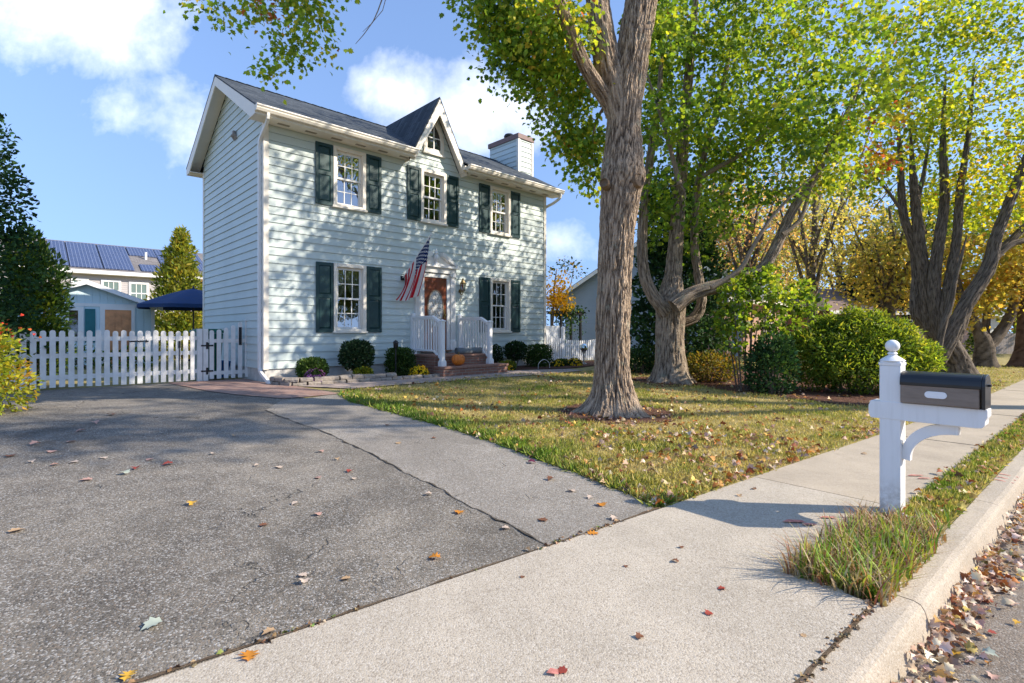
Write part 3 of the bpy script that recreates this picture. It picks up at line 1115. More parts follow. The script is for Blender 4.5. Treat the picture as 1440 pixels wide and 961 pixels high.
def drape(mb, x0, x1, z0, z1, y, tie=0.5, amt=0.6, side=-1):
    nz, nx = 14, 26
    V = []
    for i in range(nz + 1):
        t = i / nz
        z = z0 + (z1 - z0) * t
        w = 1 - amt * math.exp(-((t - tie) / 0.22) ** 2) - (amt * 0.45 if t < tie else 0) * (1 - t / tie)
        for k in range(nx + 1):
            u = k / nx
            x = (x0 + (x1 - x0) * u * w) if side < 0 else (x1 - (x1 - x0) * u * w)
            V.append((x, y + 0.02 * math.sin(u * 30 + t * 1.5), z))
    mb.add(V, [(i * (nx + 1) + k, i * (nx + 1) + k + 1, (i + 1) * (nx + 1) + k + 1, (i + 1) * (nx + 1) + k) for i in range(nz) for k in range(nx)], True)


def make_window(c, z0, z1, dress):
    a, b = c - WH, c + WH
    w = MB()
    cw = 0.088
    w.box((a, -0.062, z0 + 0.05), (a + cw, -0.003, z1))
    w.box((b - cw, -0.062, z0 + 0.05), (b, -0.003, z1))
    w.box((a + cw, -0.064, z1 - cw), (b - cw, -0.003, z1 + 0.001))
    w.box((a + cw, -0.060, z0 + 0.05), (b - cw, -0.003, z0 + 0.105))
    for x0, x1 in ((a + cw - 0.006, a + cw + 0.02), (b - cw - 0.02, b - cw + 0.006)):
        w.box((x0, -0.0025, z0 + 0.107), (x1, 0.10, z1 - cw - 0.002))
    w.box((a + cw + 0.02, -0.002, z1 - cw - 0.022), (b - cw - 0.02, 0.10, z1 - cw - 0.001))
    f = w.build('window', M_TRIM, house, bevel=0.005)
    s = MB()
    s.box((a - 0.03, -0.095, z0), (b + 0.03, -0.003, z0 + 0.048))
    s.build('sill', M_TRIM, f, bevel=0.005)
    ia_, ib_ = a + cw + 0.021, b - cw - 0.021
    zl, zh = z0 + 0.107, z1 - cw - 0.023
    zm = (zl + zh) / 2
    sash, pn = MB(), MB()
    for y0, za, zb in ((0.028, zm - 0.02, zh), (0.064, zl, zm + 0.02)):
        r = 0.042
        sash.box((ia_, y0, za), (ia_ + r, y0 + 0.032, zb))
        sash.box((ib_ - r, y0, za), (ib_, y0 + 0.032, zb))
        sash.box((ia_ + r, y0 + 0.001, za), (ib_ - r, y0 + 0.031, za + 0.045))
        sash.box((ia_ + r, y0 + 0.001, zb - 0.04), (ib_ - r, y0 + 0.031, zb))
        gx0, gx1, gz0, gz1 = ia_ + r, ib_ - r, za + 0.045, zb - 0.04
        for i in (1, 2):
            x = gx0 + (gx1 - gx0) * i / 3
            sash.box((x - 0.0095, y0 + 0.006, gz0), (x + 0.0095, y0 + 0.024, gz1))
        z = (gz0 + gz1) / 2
        sash.box((gx0, y0 + 0.007, z - 0.0095), (gx1, y0 + 0.023, z + 0.0095))
        pn.add([(gx0, y0 + 0.016, gz0), (gx1, y0 + 0.016, gz0), (gx1, y0 + 0.016, gz1), (gx0, y0 + 0.016, gz1)], [(0, 1, 2, 3)])
    sash.build('sash', M_WHITE, f)
    pn.build('pane', M_GLASS, f)
    cu = MB()
    if dress == 'blind':
        for i in range(22):
            z = zl + (zm - zl) * i / 22
            cu.add([(ia_, 0.16, z), (ib_, 0.16, z), (ib_, 0.145, z + 0.026), (ia_, 0.145, z + 0.026)], [(0, 1, 2, 3)])
        cu.build('curtain', M_BLIND, f)
    elif dress.startswith('drape'):
        m = 0.5 * (ia_ + ib_)
        drape(cu, ia_, m, zl, zh, 0.17, 0.42, 0.62, -1)
        drape(cu, m, ib_, zl, zh, 0.17, 0.42, 0.62, 1)
        cu.build('curtain', M_CURTAIN, f)
    # shutters, two raised panels each
    for x0, x1 in ((a - 0.435, a - 0.012), (b + 0.012, b + 0.435)):
        sh = MB()
        za, zb = z0 + 0.02, z1 - 0.01
        zc = za + (zb - za) * 0.52
        rl = 0.062
        sh.box((x0, -0.058, za), (x0 + rl, -0.026, zb))
        sh.box((x1 - rl, -0.058, za), (x1, -0.026, zb))
        for p, q in ((za, za + 0.09), (zc - 0.045, zc + 0.045), (zb - 0.075, zb)):
            sh.box((x0 + rl, -0.057, p), (x1 - rl, -0.026, q))
        for p, q in ((za + 0.09, zc - 0.045), (zc + 0.045, zb - 0.075)):
            i0, i1 = x0 + rl, x1 - rl
            V = [(i0, -0.036, p), (i1, -0.036, p), (i1, -0.036, q), (i0, -0.036, q)]
            k = 0.035
            V += [(i0 + k, -0.053, p + k), (i1 - k, -0.053, p + k), (i1 - k, -0.053, q - k), (i0 + k, -0.053, q - k)]
            sh.add(V, [(0, 1, 5, 4), (1, 2, 6, 5), (2, 3, 7, 6), (3, 0, 4, 7), (4, 5, 6, 7)])
        sh.build('shutter', M_TEAL, house)


for wv in wins:
    make_window(*wv)

# chimney chase on the far gable end
ch = MB()
cx0, cx1, cm0, cm1, czt = LW + 0.03, LW + 0.74, 1.33, 2.88, 8.42
siding(ch, lambda z: cx0, lambda z: cx1, 0.3, czt, [], lambda x, y, z: (x, cm0 + y, z))
siding(ch, lambda z: cm0, lambda z: cm1, 0.3, czt, [], lambda x, y, z: (cx0 + y, x, z))
siding(ch, lambda z: cm0, lambda z: cm1, 0.3, czt, [], lambda x, y, z: (cx1 - y, x, z))
ch.box((cx0 + 0.004, cm0 + 0.004, 0.2), (cx1 - 0.004, cm1, czt - 0.01))
chim = ch.build('chimney', M_SIDING, house)
tr = MB()
for x0, x1, y0, y1 in ((cx0 - 0.036, cx0 + 0.06, cm0 - 0.036, cm0 - 0.025), (cx0 - 0.036, cx0 - 0.025, cm0 - 0.025, cm0 + 0.06), (cx1 - 0.06, cx1 + 0.036, cm0 - 0.036, cm0 - 0.025)):
    tr.box((x0, y0, 0.3), (x1, y1, czt))
build_each(tr, 'corner_board', M_TRIM, chim)
cc = MB()
cc.box((cx0 - 0.06, cm0 - 0.06, czt), (cx1 + 0.06, cm1 + 0.06, czt + 0.17))
cc.build('chimney_cap', plain('rusty_cap', (0.20, 0.12, 0.105), 0.6, 0.25, 5), chim)
fl = MB()
fl.lathe([(0.13, 0), (0.13, 0.16), (0.19, 0.17), (0.20, 0.22), (0.16, 0.28), (0.04, 0.30)], 18, Matrix.Translation((0.5 * (cx0 + cx1), 2.2, czt + 0.17)))
fl.build('flue', M_BLACK, chim)

# downspouts
ds = MB()


def spout(pts, w=0.075, dpt=0.055):
    P, rr = catmull(pts, [0.05] * len(pts), 0.06)
    n = len(P)
    V, Fc = [], []
    for i, p in enumerate(P):
        t = (P[min(i + 1, n - 1)] - P[max(i - 1, 0)]).normalized()
        sx = Vector((1, 0, 0))
        if abs(t.x) > 0.9:
            sx = Vector((0, 1, 0))
        sx = (sx - t * sx.dot(t)).normalized()
        sy = t.cross(sx)
        for a, b in ((-1, -1), (1, -1), (1, 1), (-1, 1)):
            V.append(p + sx * a * dpt / 2 + sy * b * w / 2)
    for i in range(n - 1):
        for k in range(4):
            Fc.append((i * 4 + k, i * 4 + (k + 1) % 4, (i + 1) * 4 + (k + 1) % 4, (i + 1) * 4 + k))
    Fc += [(0, 1, 2, 3), ((n - 1) * 4 + 3, (n - 1) * 4 + 2, (n - 1) * 4 + 1, (n - 1) * 4)]
    ds.add(V, Fc)


spout([(-0.10, -0.52, 6.08), (-0.10, -0.50, 5.98), (-0.085, -0.36, 5.90), (-0.075, 0.02, 5.72), (-0.068, 0.14, 5.58), (-0.066, 0.14, 5.4)])
ds.box((-0.096, 0.102, 0.62), (-0.038, 0.178, 5.42))
spout([(-0.066, 0.14, 0.66), (-0.066, 0.13, 0.58), (-0.067, 0.05, 0.50), (-0.067, -0.25, 0.38), (-0.067, -0.56, 0.27)])
ds.build('downspout', M_WHITE, house)
ds = MB()
spout([(LW + 0.22, -0.52, 6.08), (LW + 0.22, -0.50, 5.95), (LW + 0.16, -0.25, 5.80), (LW + 0.075, 0.12, 5.65), (LW + 0.07, 0.14, 5.4)])
ds.box((LW + 0.04, 0.102, 0.4), (LW + 0.10, 0.178, 5.42))
ds.build('downspout', M_WHITE, house)
sb_ = MB()
for z in (1.9, 3.4, 4.9):
    sb_.box((-0.099, 0.098, z), (-0.028, 0.182, z + 0.03))
build_each(sb_, 'downspout_strap', M_WHITE, house)
fx = MB()
fx.box((-0.09, 2.0, 6.3), (-0.02, 2.10, 6.42))
fx.lathe([(0.03, 0), (0.055, 0.1), (0.06, 0.14)], 12, Matrix.Translation((-0.10, 1.98, 6.34)) @ Matrix.Rotation(R(130), 4, 'Y'))
fx.lathe([(0.03, 0), (0.055, 0.1), (0.06, 0.14)], 12, Matrix.Translation((-0.10, 2.12, 6.34)) @ Matrix.Rotation(R(130), 4, 'Y'))
fx.build('flood_light', plain('grey_fixture', (0.25, 0.23, 0.21), 0.5), house)

# entrance
M_DOOR = plain('red_brown_door', (0.20, 0.055, 0.026), 0.3, 0.3, 5, 0.1, 60, coat=0.5)
D0, D1, DB, DT = 4.18, 4.95, 0.90, 2.93
dm = MB()
dm.box((D0, -0.045, DB), (D1, -0.026, DT))
for z0, z1 in ((DB + 0.08, DB + 0.52), (DT - 0.32, DT - 0.1)):
    for x0, x1 in ((D0 + 0.09, D0 + 0.36), (D1 - 0.36, D1 - 0.09)):
        dm.box((x0, -0.053, z0), (x1, -0.044, z1))
door = dm.build('door', M_DOOR, house, bevel=0.008)
DC = 0.5 * (D0 + D1)
og = MB()
ov = [(DC + 0.25 * math.cos(a), DB + 1.16 + 0.50 * math.sin(a)) for a in np.linspace(0, 2 * math.pi, 40, endpoint=False)]
og.prism(ov, -0.056, -0.046)
mo, no, bo = new_mat('etched_glass')
tcx = no.node('ShaderNodeTexCoord').outputs['Object']
vx = no.voronoi(tcx, 16, 'DISTANCE_TO_EDGE')
no.set(bo.inputs['Base Color'], no.mix(no.maprange(vx, 0.02, 0.08), (0.25, 0.24, 0.22), (0.62, 0.62, 0.60)))
bo.inputs['Roughness'].default_value = 0.15
og.build('oval_glass', mo, door)
rg = MB()
for (ra, rb, y0, y1) in ((0.28, 0.53, -0.07, -0.05),):
    oo = [(DC + ra * math.cos(a), DB + 1.16 + rb * math.sin(a)) for a in np.linspace(0, 2 * math.pi, 40, endpoint=False)]
    V = [(x, y0, z) for x, z in ov] + [(x, y0, z) for x, z in oo] + [(x, y1, z) for x, z in oo]
    rg.add(V, [(i, (i + 1) % 40, (i + 1) % 40 + 40, i + 40) for i in range(40)] + [(i + 40, (i + 1) % 40 + 40, (i + 1) % 40 + 80, i + 80) for i in range(40)])
for k in range(8):
    a = k * math.pi / 4
    rg.box((-0.004, -0.06, 0.09), (0.004, -0.057, 0.3), Matrix.Translation((DC, 0, DB + 1.16)) @ Matrix.Scale(1.5, 4, (0, 0, 1)) @ Matrix.Rotation(a, 4, 'Y') @ Matrix.Scale(0.7, 4, (0, 0, 1)))
rg.build('oval_frame', plain('leaded_came', (0.30, 0.22, 0.15), 0.4), door)
hd = MB()
hd.lathe([(0.0, -0.02), (0.03, -0.015), (0.03, 0.015), (0.0, 0.02)], 12, Matrix.Translation((D1 - 0.07, -0.09, DB + 0.98)) @ Matrix.Rotation(R(90), 4, 'X'))
hd.box((D1 - 0.085, -0.058, DB + 0.88), (D1 - 0.055, -0.046, DB + 1.15))
hd.build('handle', plain('brass', (0.55, 0.38, 0.13), 0.3, 0.1, metal=1.0), door)
sr_ = MB()
P0L, P1R = 3.87, 5.25
for x0, x1 in ((D0 - 0.10, D0), (D1, D1 + 0.10)):
    sr_.box((x0, -0.075, DB - 0.02), (x1, -0.004, DT + 0.10))
sr_.box((D0, -0.074, DT), (D1, -0.004, DT + 0.10))
for x0, x1 in ((P0L, D0 - 0.101), (D1 + 0.101, P1R)):
    sr_.box((x0 + 0.02, -0.10, DB + 0.02), (x1 - 0.01, -0.003, DT + 0.08))
    for i in range(3):
        xx = x0 + 0.055 + i * 0.045
        sr_.box((xx, -0.112, DB + 0.3), (xx + 0.022, -0.099, DT - 0.05))
    sr_.box((x0, -0.125, DB - 0.02), (x1 + 0.005, -0.003, DB + 0.24))
    sr_.box((x0 - 0.005, -0.13, DT + 0.04), (x1 + 0.012, -0.003, DT + 0.13))
sr_.box((P0L - 0.01, -0.115, DT + 0.131), (P1R + 0.01, -0.003, DT + 0.28))
sr_.box((P0L - 0.07, -0.19, DT + 0.281), (P1R + 0.07, -0.003, DT + 0.345))
zc = DT + 0.346
for s_ in (-1, 1):
    g = lambda w, z: (0.5 * (P0L + P1R) + s_ * w, zc + z)
    sr_.prism([g(0.76, 0.0), g(0.64, 0.0), g(0.17, 0.255), g(0.17, 0.36), g(0.22, 0.375)], -0.185, -0.003)
    sr_.prism([g(0.635, 0.001), g(0.0, 0.001), g(0.0, 0.18), g(0.17, 0.25)], -0.06, -0.004)
sr_.lathe([(0.05, 0.0), (0.05, 0.06), (0.025, 0.08), (0.075, 0.16), (0.085, 0.24), (0.05, 0.30), (0.07, 0.33), (0.03, 0.40), (0.0, 0.47)], 16,
          Matrix.Translation((0.5 * (P0L + P1R), -0.1, zc)))
sr_.box((0.5 * (P0L + P1R) - 0.07, -0.16, zc), (0.5 * (P0L + P1R) + 0.07, -0.004, zc + 0.06))
sr_.build('door_surround', M_WHITE, house, bevel=0.006)
th = MB()
th.box((D0 - 0.1, -0.16, DB - 0.06), (D1 + 0.1, -0.003, DB - 0.021))
th.build('threshold', plain('threshold_wood', (0.22, 0.12, 0.07), 0.6), house)


def make_lantern(L, label):
    x, y = H2(L, 0)
    t = empty('wall_lantern', (x, y, 2.52), HA, label, 'lantern', 'lanterns beside the front door')
    BR = plain('aged_brass', (0.33, 0.24, 0.11), 0.35, 0.2, metal=0.9)
    m = MB()
    m.lathe([(0.0, -0.03), (0.055, -0.025), (0.055, 0.0)], 14, Matrix.Translation((0, -0.03, 0.08)) @ Matrix.Rotation(R(90), 4, 'X'))
    P, rr = catmull([(0, -0.03, 0.06), (0, -0.09, -0.02), (0, -0.15, -0.02), (0, -0.16, 0.06)], [0.012] * 4, 0.02)
    m.tube(P, rr, 8)
    P, rr = catmull([(0, -0.05, 0.02), (0, -0.08, -0.10), (0, -0.05, -0.20), (0, -0.09, -0.24)], [0.012, 0.012, 0.01, 0.006], 0.02)
    m.tube(P, rr, 8)
    m.build('bracket', BR, t)
    m = MB()
    m.lathe([(0.02, 0.05), (0.06, 0.06), (0.07, 0.08)], 6, Matrix.Translation((0, -0.16, 0)))
    m.lathe([(0.095, 0.28), (0.10, 0.30), (0.06, 0.36), (0.03, 0.40), (0.035, 0.42), (0.0, 0.46)], 6, Matrix.Translation((0, -0.16, 0)))
    for k in range(6):
        a = k * math.pi / 3
        m.tube([(0.066 * math.cos(a), -0.16 + 0.066 * math.sin(a), 0.07), (0.092 * math.cos(a), -0.16 + 0.092 * math.sin(a), 0.29)], 0.006, 5)
    m.build('cage', BR, t)
    m = MB()
    m.lathe([(0.062, 0.075), (0.088, 0.285)], 6, Matrix.Translation((0, -0.16, 0)))
    m.build('pane', M_GLASS, t)
    m = MB()
    m.lathe([(0.012, 0.08), (0.012, 0.2), (0.0, 0.22)], 8, Matrix.Translation((0, -0.16, 0)))
    m.build('candle', M_WHITE, t)


make_lantern(5.46, 'brass wall lantern right of the front door, clear of the flag')
make_lantern(3.66, 'brass wall lantern left of the front door, half hidden by the flag')

# stoop with two railings
sx, sy = H2(4.6, 0)
stoop = empty('stoop', (sx, sy, 0), HA, 'brick front stoop with two steps and white railings', 'stoop')
SL, SR = 3.72 - 4.6, 5.56 - 4.6
sm = MB()
sm.box((SL, -1.22, 0.1), (SR, -0.03, 0.74))
sm.build('platform', M_BRICK, stoop)
sm = MB()
sm.box((SL - 0.03, -1.25, 0.741), (SR + 0.03, -0.03, 0.80))
sm.build('platform_edge', plain('stoop_cap', (0.27, 0.15, 0.11), 0.85, 0.25, 12, 0.4), stoop, bevel=0.01)
sm = MB()
sm.box((SL - 0.05, -1.66, 0.1), (SR + 0.28, -1.221, 0.47))
sm.build('step', M_BRICK, stoop)
sm = MB()
sm.box((SL - 0.07, -1.69, 0.471), (SR + 0.30, -1.255, 0.53))
sm.build('tread', plain('stoop_cap', (0.27, 0.15, 0.11)), stoop, bevel=0.01)


def make_rail(x):
    top, pb = 1.80, 0.80
    m = MB()
    P = [(-0.10, top), (-1.02, top), (-1.34, top - 0.15)]
    for (y0, z0), (y1, z1) in zip(P[:-1], P[1:]):
        m.prism([(y0, z0 - 0.03), (y1, z1 - 0.03), (y1, z1 + 0.02), (y0, z0 + 0.02)], x - 0.045, x + 0.045, lambda p, q, z: (q, p, z))
        m.prism([(y0, z0 - 0.075), (y1, z1 - 0.075), (y1, z1 - 0.031), (y0, z0 - 0.031)], x - 0.022, x + 0.022, lambda p, q, z: (q, p, z))
    rail = m.build('railing', M_VINYL, stoop, bevel=0.005)
    m = MB()
    m.box((x - 0.022, -1.02, pb + 0.09), (x + 0.022, -0.10, pb + 0.14))
    m.prism([(-1.02, pb + 0.09), (-1.34, pb - 0.10), (-1.34, pb - 0.05), (-1.02, pb + 0.14)], x - 0.022, x + 0.022, lambda p, q, z: (q, p, z))
    m.build('bottom_rail', M_VINYL, rail)
    for i in range(8):
        y = -0.21 - i * 0.118
        m = MB()
        m.box((x - 0.017, y - 0.017, pb + 0.14), (x + 0.017, y + 0.017, top - 0.076))
        m.build('baluster', M_VINYL, rail)
    for i in range(2):
        y = -1.14 - i * 0.1
        dz = (abs(y) - 1.02) / 0.32
        m = MB()
        m.box((x - 0.017, y - 0.017, pb + 0.135 - 0.19 * dz), (x + 0.017, y + 0.017, top - 0.077 - 0.15 * dz))
        m.build('baluster', M_VINYL, rail)
    for y, z0, z1 in ((-0.055, 0.80, 1.92), (-1.40, 0.53, 1.72)):
        m = MB()
        w = 0.052
        m.box((x - w, y - w, z0), (x + w, y + w, z1 - 0.06))
        m.box((x - w - 0.025, y - w - 0.025, z0), (x + w + 0.025, y + w + 0.025, z0 + 0.12))
        m.box((x - w - 0.012, y - w - 0.012, z0 + 0.121), (x + w + 0.012, y + w + 0.012, z0 + 0.15))
        k = w + 0.018
        V = [(x - k, y - k, z1 - 0.06), (x + k, y - k, z1 - 0.06), (x + k, y + k, z1 - 0.06), (x - k, y + k, z1 - 0.06),
             (x - k, y - k, z1 - 0.035), (x + k, y - k, z1 - 0.035), (x + k, y + k, z1 - 0.035), (x - k, y + k, z1 - 0.035), (x, y, z1)]
        m.add(V, [(3, 2, 1, 0), (0, 1, 5, 4), (1, 2, 6, 5), (2, 3, 7, 6), (3, 0, 4, 7), (4, 5, 8), (5, 6, 8), (6, 7, 8), (7, 4, 8)])
        m.build('newel_post', M_VINYL, rail, bevel=0.004)


make_rail(3.82 - 4.6)
make_rail(5.42 - 4.6)
# doormat leaning folded at the platform edge
x, y = H2(4.98, 1.02)
dmat = empty('doormat', (x, y, 0.80), HA, 'grey rolled doormat lying on the stoop behind the right railing', 'doormat')
m = MB()
P = []
for i in range(60):
    a = i * 0.28
    r = 0.018 + 0.0045 * a
    P.append((r * math.cos(a), 0.085 + r * math.sin(a)))
Q = [((r[0]) * 0.86, 0.085 + (r[1] - 0.085) * 0.86) for r in P]
V, Fc = [], []
for i, (p, z) in enumerate(P):
    V += [(-0.42, p, z), (0.42, p, z)]
for i in range(len(P) - 1):
    Fc.append((2 * i, 2 * i + 1, 2 * i + 3, 2 * i + 2))
m.add(V, Fc, True)
o = m.build('mat', plain('grey_mat', (0.16, 0.18, 0.19), 0.95, 0.2, 30, 0.5), dmat)
so_ = o.modifiers.new('thick', 'SOLIDIFY')
so_.thickness = 0.009

# ------------------------------------------------------------------ flag by the door
fl_t = W(605, 332, 13.55)
fx0, fy0 = H2(Lof(566, 0.03), 0.03)
fl_b = Vector((fx0, fy0, 2.84))
flag = empty('flag', fl_b, 0, 'American flag hanging from a tilted pole beside the front door', 'flag')
m = MB()
m.tube([Vector((0, 0, 0)), fl_t - fl_b + (fl_t - fl_b).normalized() * 0.05], 0.013, 10)
m.lathe([(0.0, -0.03), (0.022, -0.015), (0.024, 0.0), (0.022, 0.015), (0.0, 0.03)], 10, Matrix.Translation((fl_t - fl_b) * 1.03))
m.build('flagpole', M_WHITE, flag)
m = MB()
m.box((-0.05, -0.02, -0.06), (0.05, 0.03, 0.06), Matrix.Rotation(HA, 4, 'Z'))
m.build('bracket', M_BLACK, flag)
hoist = (fl_b - fl_t)
hoist = hoist * 0.92
down = Vector((-0.10, 0.06, -1.0)).normalized()
nu, nv = 70, 60
V, UVs, Fc = [], [], []
side_v = down.cross(hoist).normalized()
for i in range(nv + 1):
    s_ = i / nv                                   # 0 at the tip of the pole
    for k in range(nu + 1):
        t_ = k / nu
        ln = 1.56 - 0.45 * s_
        sw = hoist * (s_ * (1 - 0.30 * t_ * (0.4 + s_)))
        p = fl_t - fl_b + sw + down * (t_ * ln)
        amp = 0.05 * min(1.0, t_ * 2.5)
        p = p + side_v * (amp * math.sin(s_ * 15 + t_ * 1.2) + amp * 0.5 * math.sin(s_ * 27 + 1 - t_ * 2)) + Vector((UX, UY, 0)) * (-0.34 * t_ * (0.4 + t_) * (0.45 + 0.55 * s_))
        V.append(p)
        UVs.append((t_, 1 - s_))
for i in range(nv):
    for k in range(nu):
        a_ = i * (nu + 1) + k
        Fc.append((a_, a_ + 1, a_ + nu + 2, a_ + nu + 1))
m = MB()
m.add(V, Fc, True)
mf, nf, bf = new_mat('flag_cloth')
o = m.build('flag_cloth', mf, flag, sharp=180)
uvl = o.data.uv_layers.new(name='UVMap')
for lp in o.data.loops:
    uvl.data[lp.index].uv = UVs[lp.vertex_index]
uv = nf.node('ShaderNodeUVMap', uv_map='UVMap')
sp = nf.node('ShaderNodeSeparateXYZ')
nf.l.new(uv.outputs[0], sp.inputs[0])
U, Vv = sp.outputs[0], sp.outputs[1]
stripe = nf.math('MODULO', nf.math('FLOOR', nf.math('MULTIPLY', nf.math('SUBTRACT', 1.0, Vv), 12.999)), 2.0)
col = nf.mix(stripe, (0.52, 0.008, 0.022), (0.82, 0.81, 0.79))
canton = nf.math('MULTIPLY', nf.math('LESS_THAN', U, 0.40), nf.math('GREATER_THAN', Vv, 1 - 7 / 13))
cu_, cv_ = nf.math('DIVIDE', U, 0.40), nf.math('DIVIDE', nf.math('SUBTRACT', 1.0, Vv), 7 / 13)


def dots(ou, ov, nu_, nv_):
    a = nf.math('SUBTRACT', nf.math('FRACT', nf.math('ADD', nf.math('MULTIPLY', cu_, nu_), ou)), 0.5)
    b = nf.math('SUBTRACT', nf.math('FRACT', nf.math('ADD', nf.math('MULTIPLY', cv_, nv_), ov)), 0.5)
    a = nf.math('MULTIPLY', a, 0.4 * 1.56 / nu_)
    b = nf.math('MULTIPLY', b, 7 / 13 * 1.0 / nv_)
    ang = nf.math('ARCTAN2', a, b)
    r = nf.math('SQRT', nf.math('ADD', nf.math('MULTIPLY', a, a), nf.math('MULTIPLY', b, b)))
    lim = nf.math('ADD', 0.019, nf.math('MULTIPLY', 0.008, nf.math('COSINE', nf.math('MULTIPLY', ang, 5.0))))
    return nf.math('LESS_THAN', r, lim)


star = nf.math('MAXIMUM', dots(0.0, 0.0, 6.0, 5.0), dots(0.5, 0.5, 6.0, 5.0))
ccol = nf.mix(star, (0.006, 0.018, 0.10), (0.82, 0.82, 0.82))
col = nf.mix(canton, col, ccol)
nf.set(bf.inputs['Base Color'], col)
bf.inputs['Roughness'].default_value = 0.8
trf = nf.node('ShaderNodeBsdfTranslucent')
nf.l.new(col, trf.inputs[0])
mxf = nf.node('ShaderNodeMixShader')
mxf.inputs[0].default_value = 0.5
nf.l.new(bf.outputs[0], mxf.inputs[1])
nf.l.new(trf.outputs[0], mxf.inputs[2])
nf.l.new(mxf.outputs[0], nf.n['Material Output'].inputs[0])

# ------------------------------------------------------------------ pumpkin
x, y = H2(4.28, 1.47)
pk = empty('pumpkin', (x, y, 0.53), 0.4, 'orange pumpkin sitting on the brick step by the left railing post', 'pumpkin')
m = MB()
V, Fc = [], []
ns, nr = 60, 16
for i in range(nr + 1):
    ph = math.pi * i / nr
    for k in range(ns):
        a = 2 * math.pi * k / ns
        rib = 1 - 0.085 * abs(math.cos(a * 6)) ** 6
        r = 0.175 * (math.sin(ph) ** 0.85) * rib
        z = 0.155 + 0.155 * math.cos(ph) - (0.035 * math.exp(-(math.sin(ph) / 0.35) ** 2) if i < nr / 2 else 0)
        V.append((r * math.cos(a), r * math.sin(a), z))
for i in range(nr):
    for k in range(ns):
        Fc.append((i * ns + k, i * ns + (k + 1) % ns, (i + 1) * ns + (k + 1) % ns, (i + 1) * ns + k))
m.add(V, Fc, True)
m.build('pumpkin_body', plain('pumpkin_skin', (0.62, 0.17, 0.02), 0.4, 0.15, 8, 0.1), pk)
m = MB()
P, rr = catmull([(0, 0, 0.26), (0.005, 0, 0.31), (0.025, 0.01, 0.35)], [0.028, 0.018, 0.02], 0.02)
m.tube(P, rr, 8)
m.build('stem', plain('dry_stem', (0.16, 0.13, 0.06), 0.9, 0.3, 20, 0.4), pk)

# ------------------------------------------------------------------ stone edging, block by block
blk = []
for v in range(5):
    m = MB()
    w, h, d = 0.265, 0.085, 0.17
    ch_ = 0.02 + 0.006 * v
    prof = [(-d / 2, 0), (d / 2, 0), (d / 2, h), (-d / 2 + ch_, h), (-d / 2, h - ch_)]
    n = 6
    V = []
    for i in range(n + 1):
        xx = -w / 2 + w * i / n
        for y_, z_ in prof:
            j = 0.012 * mnoise.noise(Vector((xx * 14, y_ * 9 + v * 7, z_ * 20)))
            V.append((xx, y_ + (j if y_ < 0 else 0), z_ + (j * 0.5 if z_ > 0.03 else 0)))
    np_ = len(prof)
    Fc = [(i * np_ + k, i * np_ + (k + 1) % np_, (i + 1) * np_ + (k + 1) % np_, (i + 1) * np_ + k) for i in range(n) for k in range(np_)]
    Fc += [tuple(range(np_ - 1, -1, -1)), tuple(n * np_ + k for k in range(np_))]
    m.add(V, Fc)
    o = m.build('edging_block', M_BLOCK)
    blk.append(o)
used = set()
zb0 = 0.268


def lay(path, course, off, gap, drop=0.0):
    P, rr = catmull([Vector((*H2(*p), 0)) for p in path], [1] * len(path), 0.02)
    acc, nxt = 0.0, off
    for a_, b_ in zip(P[:-1], P[1:]):
        acc += (b_ - a_).length
        if acc >= nxt:
            v = random.randrange(5)
            src = blk[v]
            o = src if v not in used else src.copy()
            if v in used:
                C.objects.link(o)
            used.add(v)
            d_ = b_ - a_
            o.location = (b_.x, b_.y, zb0 + course * 0.088 + random.uniform(-0.004, 0.004))
            o.rotation_euler = (random.uniform(-0.04, 0.04), random.uniform(-0.03, 0.03), math.atan2(d_.y, d_.x) + random.uniform(-0.06, 0.06))
            o.scale = (random.uniform(0.94, 1.02), 1, random.uniform(0.92, 1.06))
            tag(o, 'rough grey-brown stone block in the upper course of the flower bed edging' if course else
                'rough grey-brown stone block in the lower course of the flower bed edging', 'stone block', 'stone blocks edging the flower bed')
            nxt += gap


p_ed = [(0.02, 0.35), (0.05, 0.85), (0.25, 1.17), (0.8, 1.27), (1.6, 1.34), (2.5, 1.42), (3.3, 1.46), (3.62, 1.44)]
lay(p_ed, 0, 0.14, 0.272)
lay([(l, d - 0.02) for l, d in p_ed[:-2]], 1, 0.27, 0.272)
for v in range(5):
    if v not in used:
        bpy.data.objects.remove(blk[v])


# ------------------------------------------------------------------ shrubs and flowers
BOX_COL = [(0.030, 0.062, 0.016), (0.05, 0.10, 0.022), (0.10, 0.16, 0.035)]
HOLLY = [(0.014, 0.034, 0.013), (0.022, 0.052, 0.018), (0.045, 0.085, 0.03)]


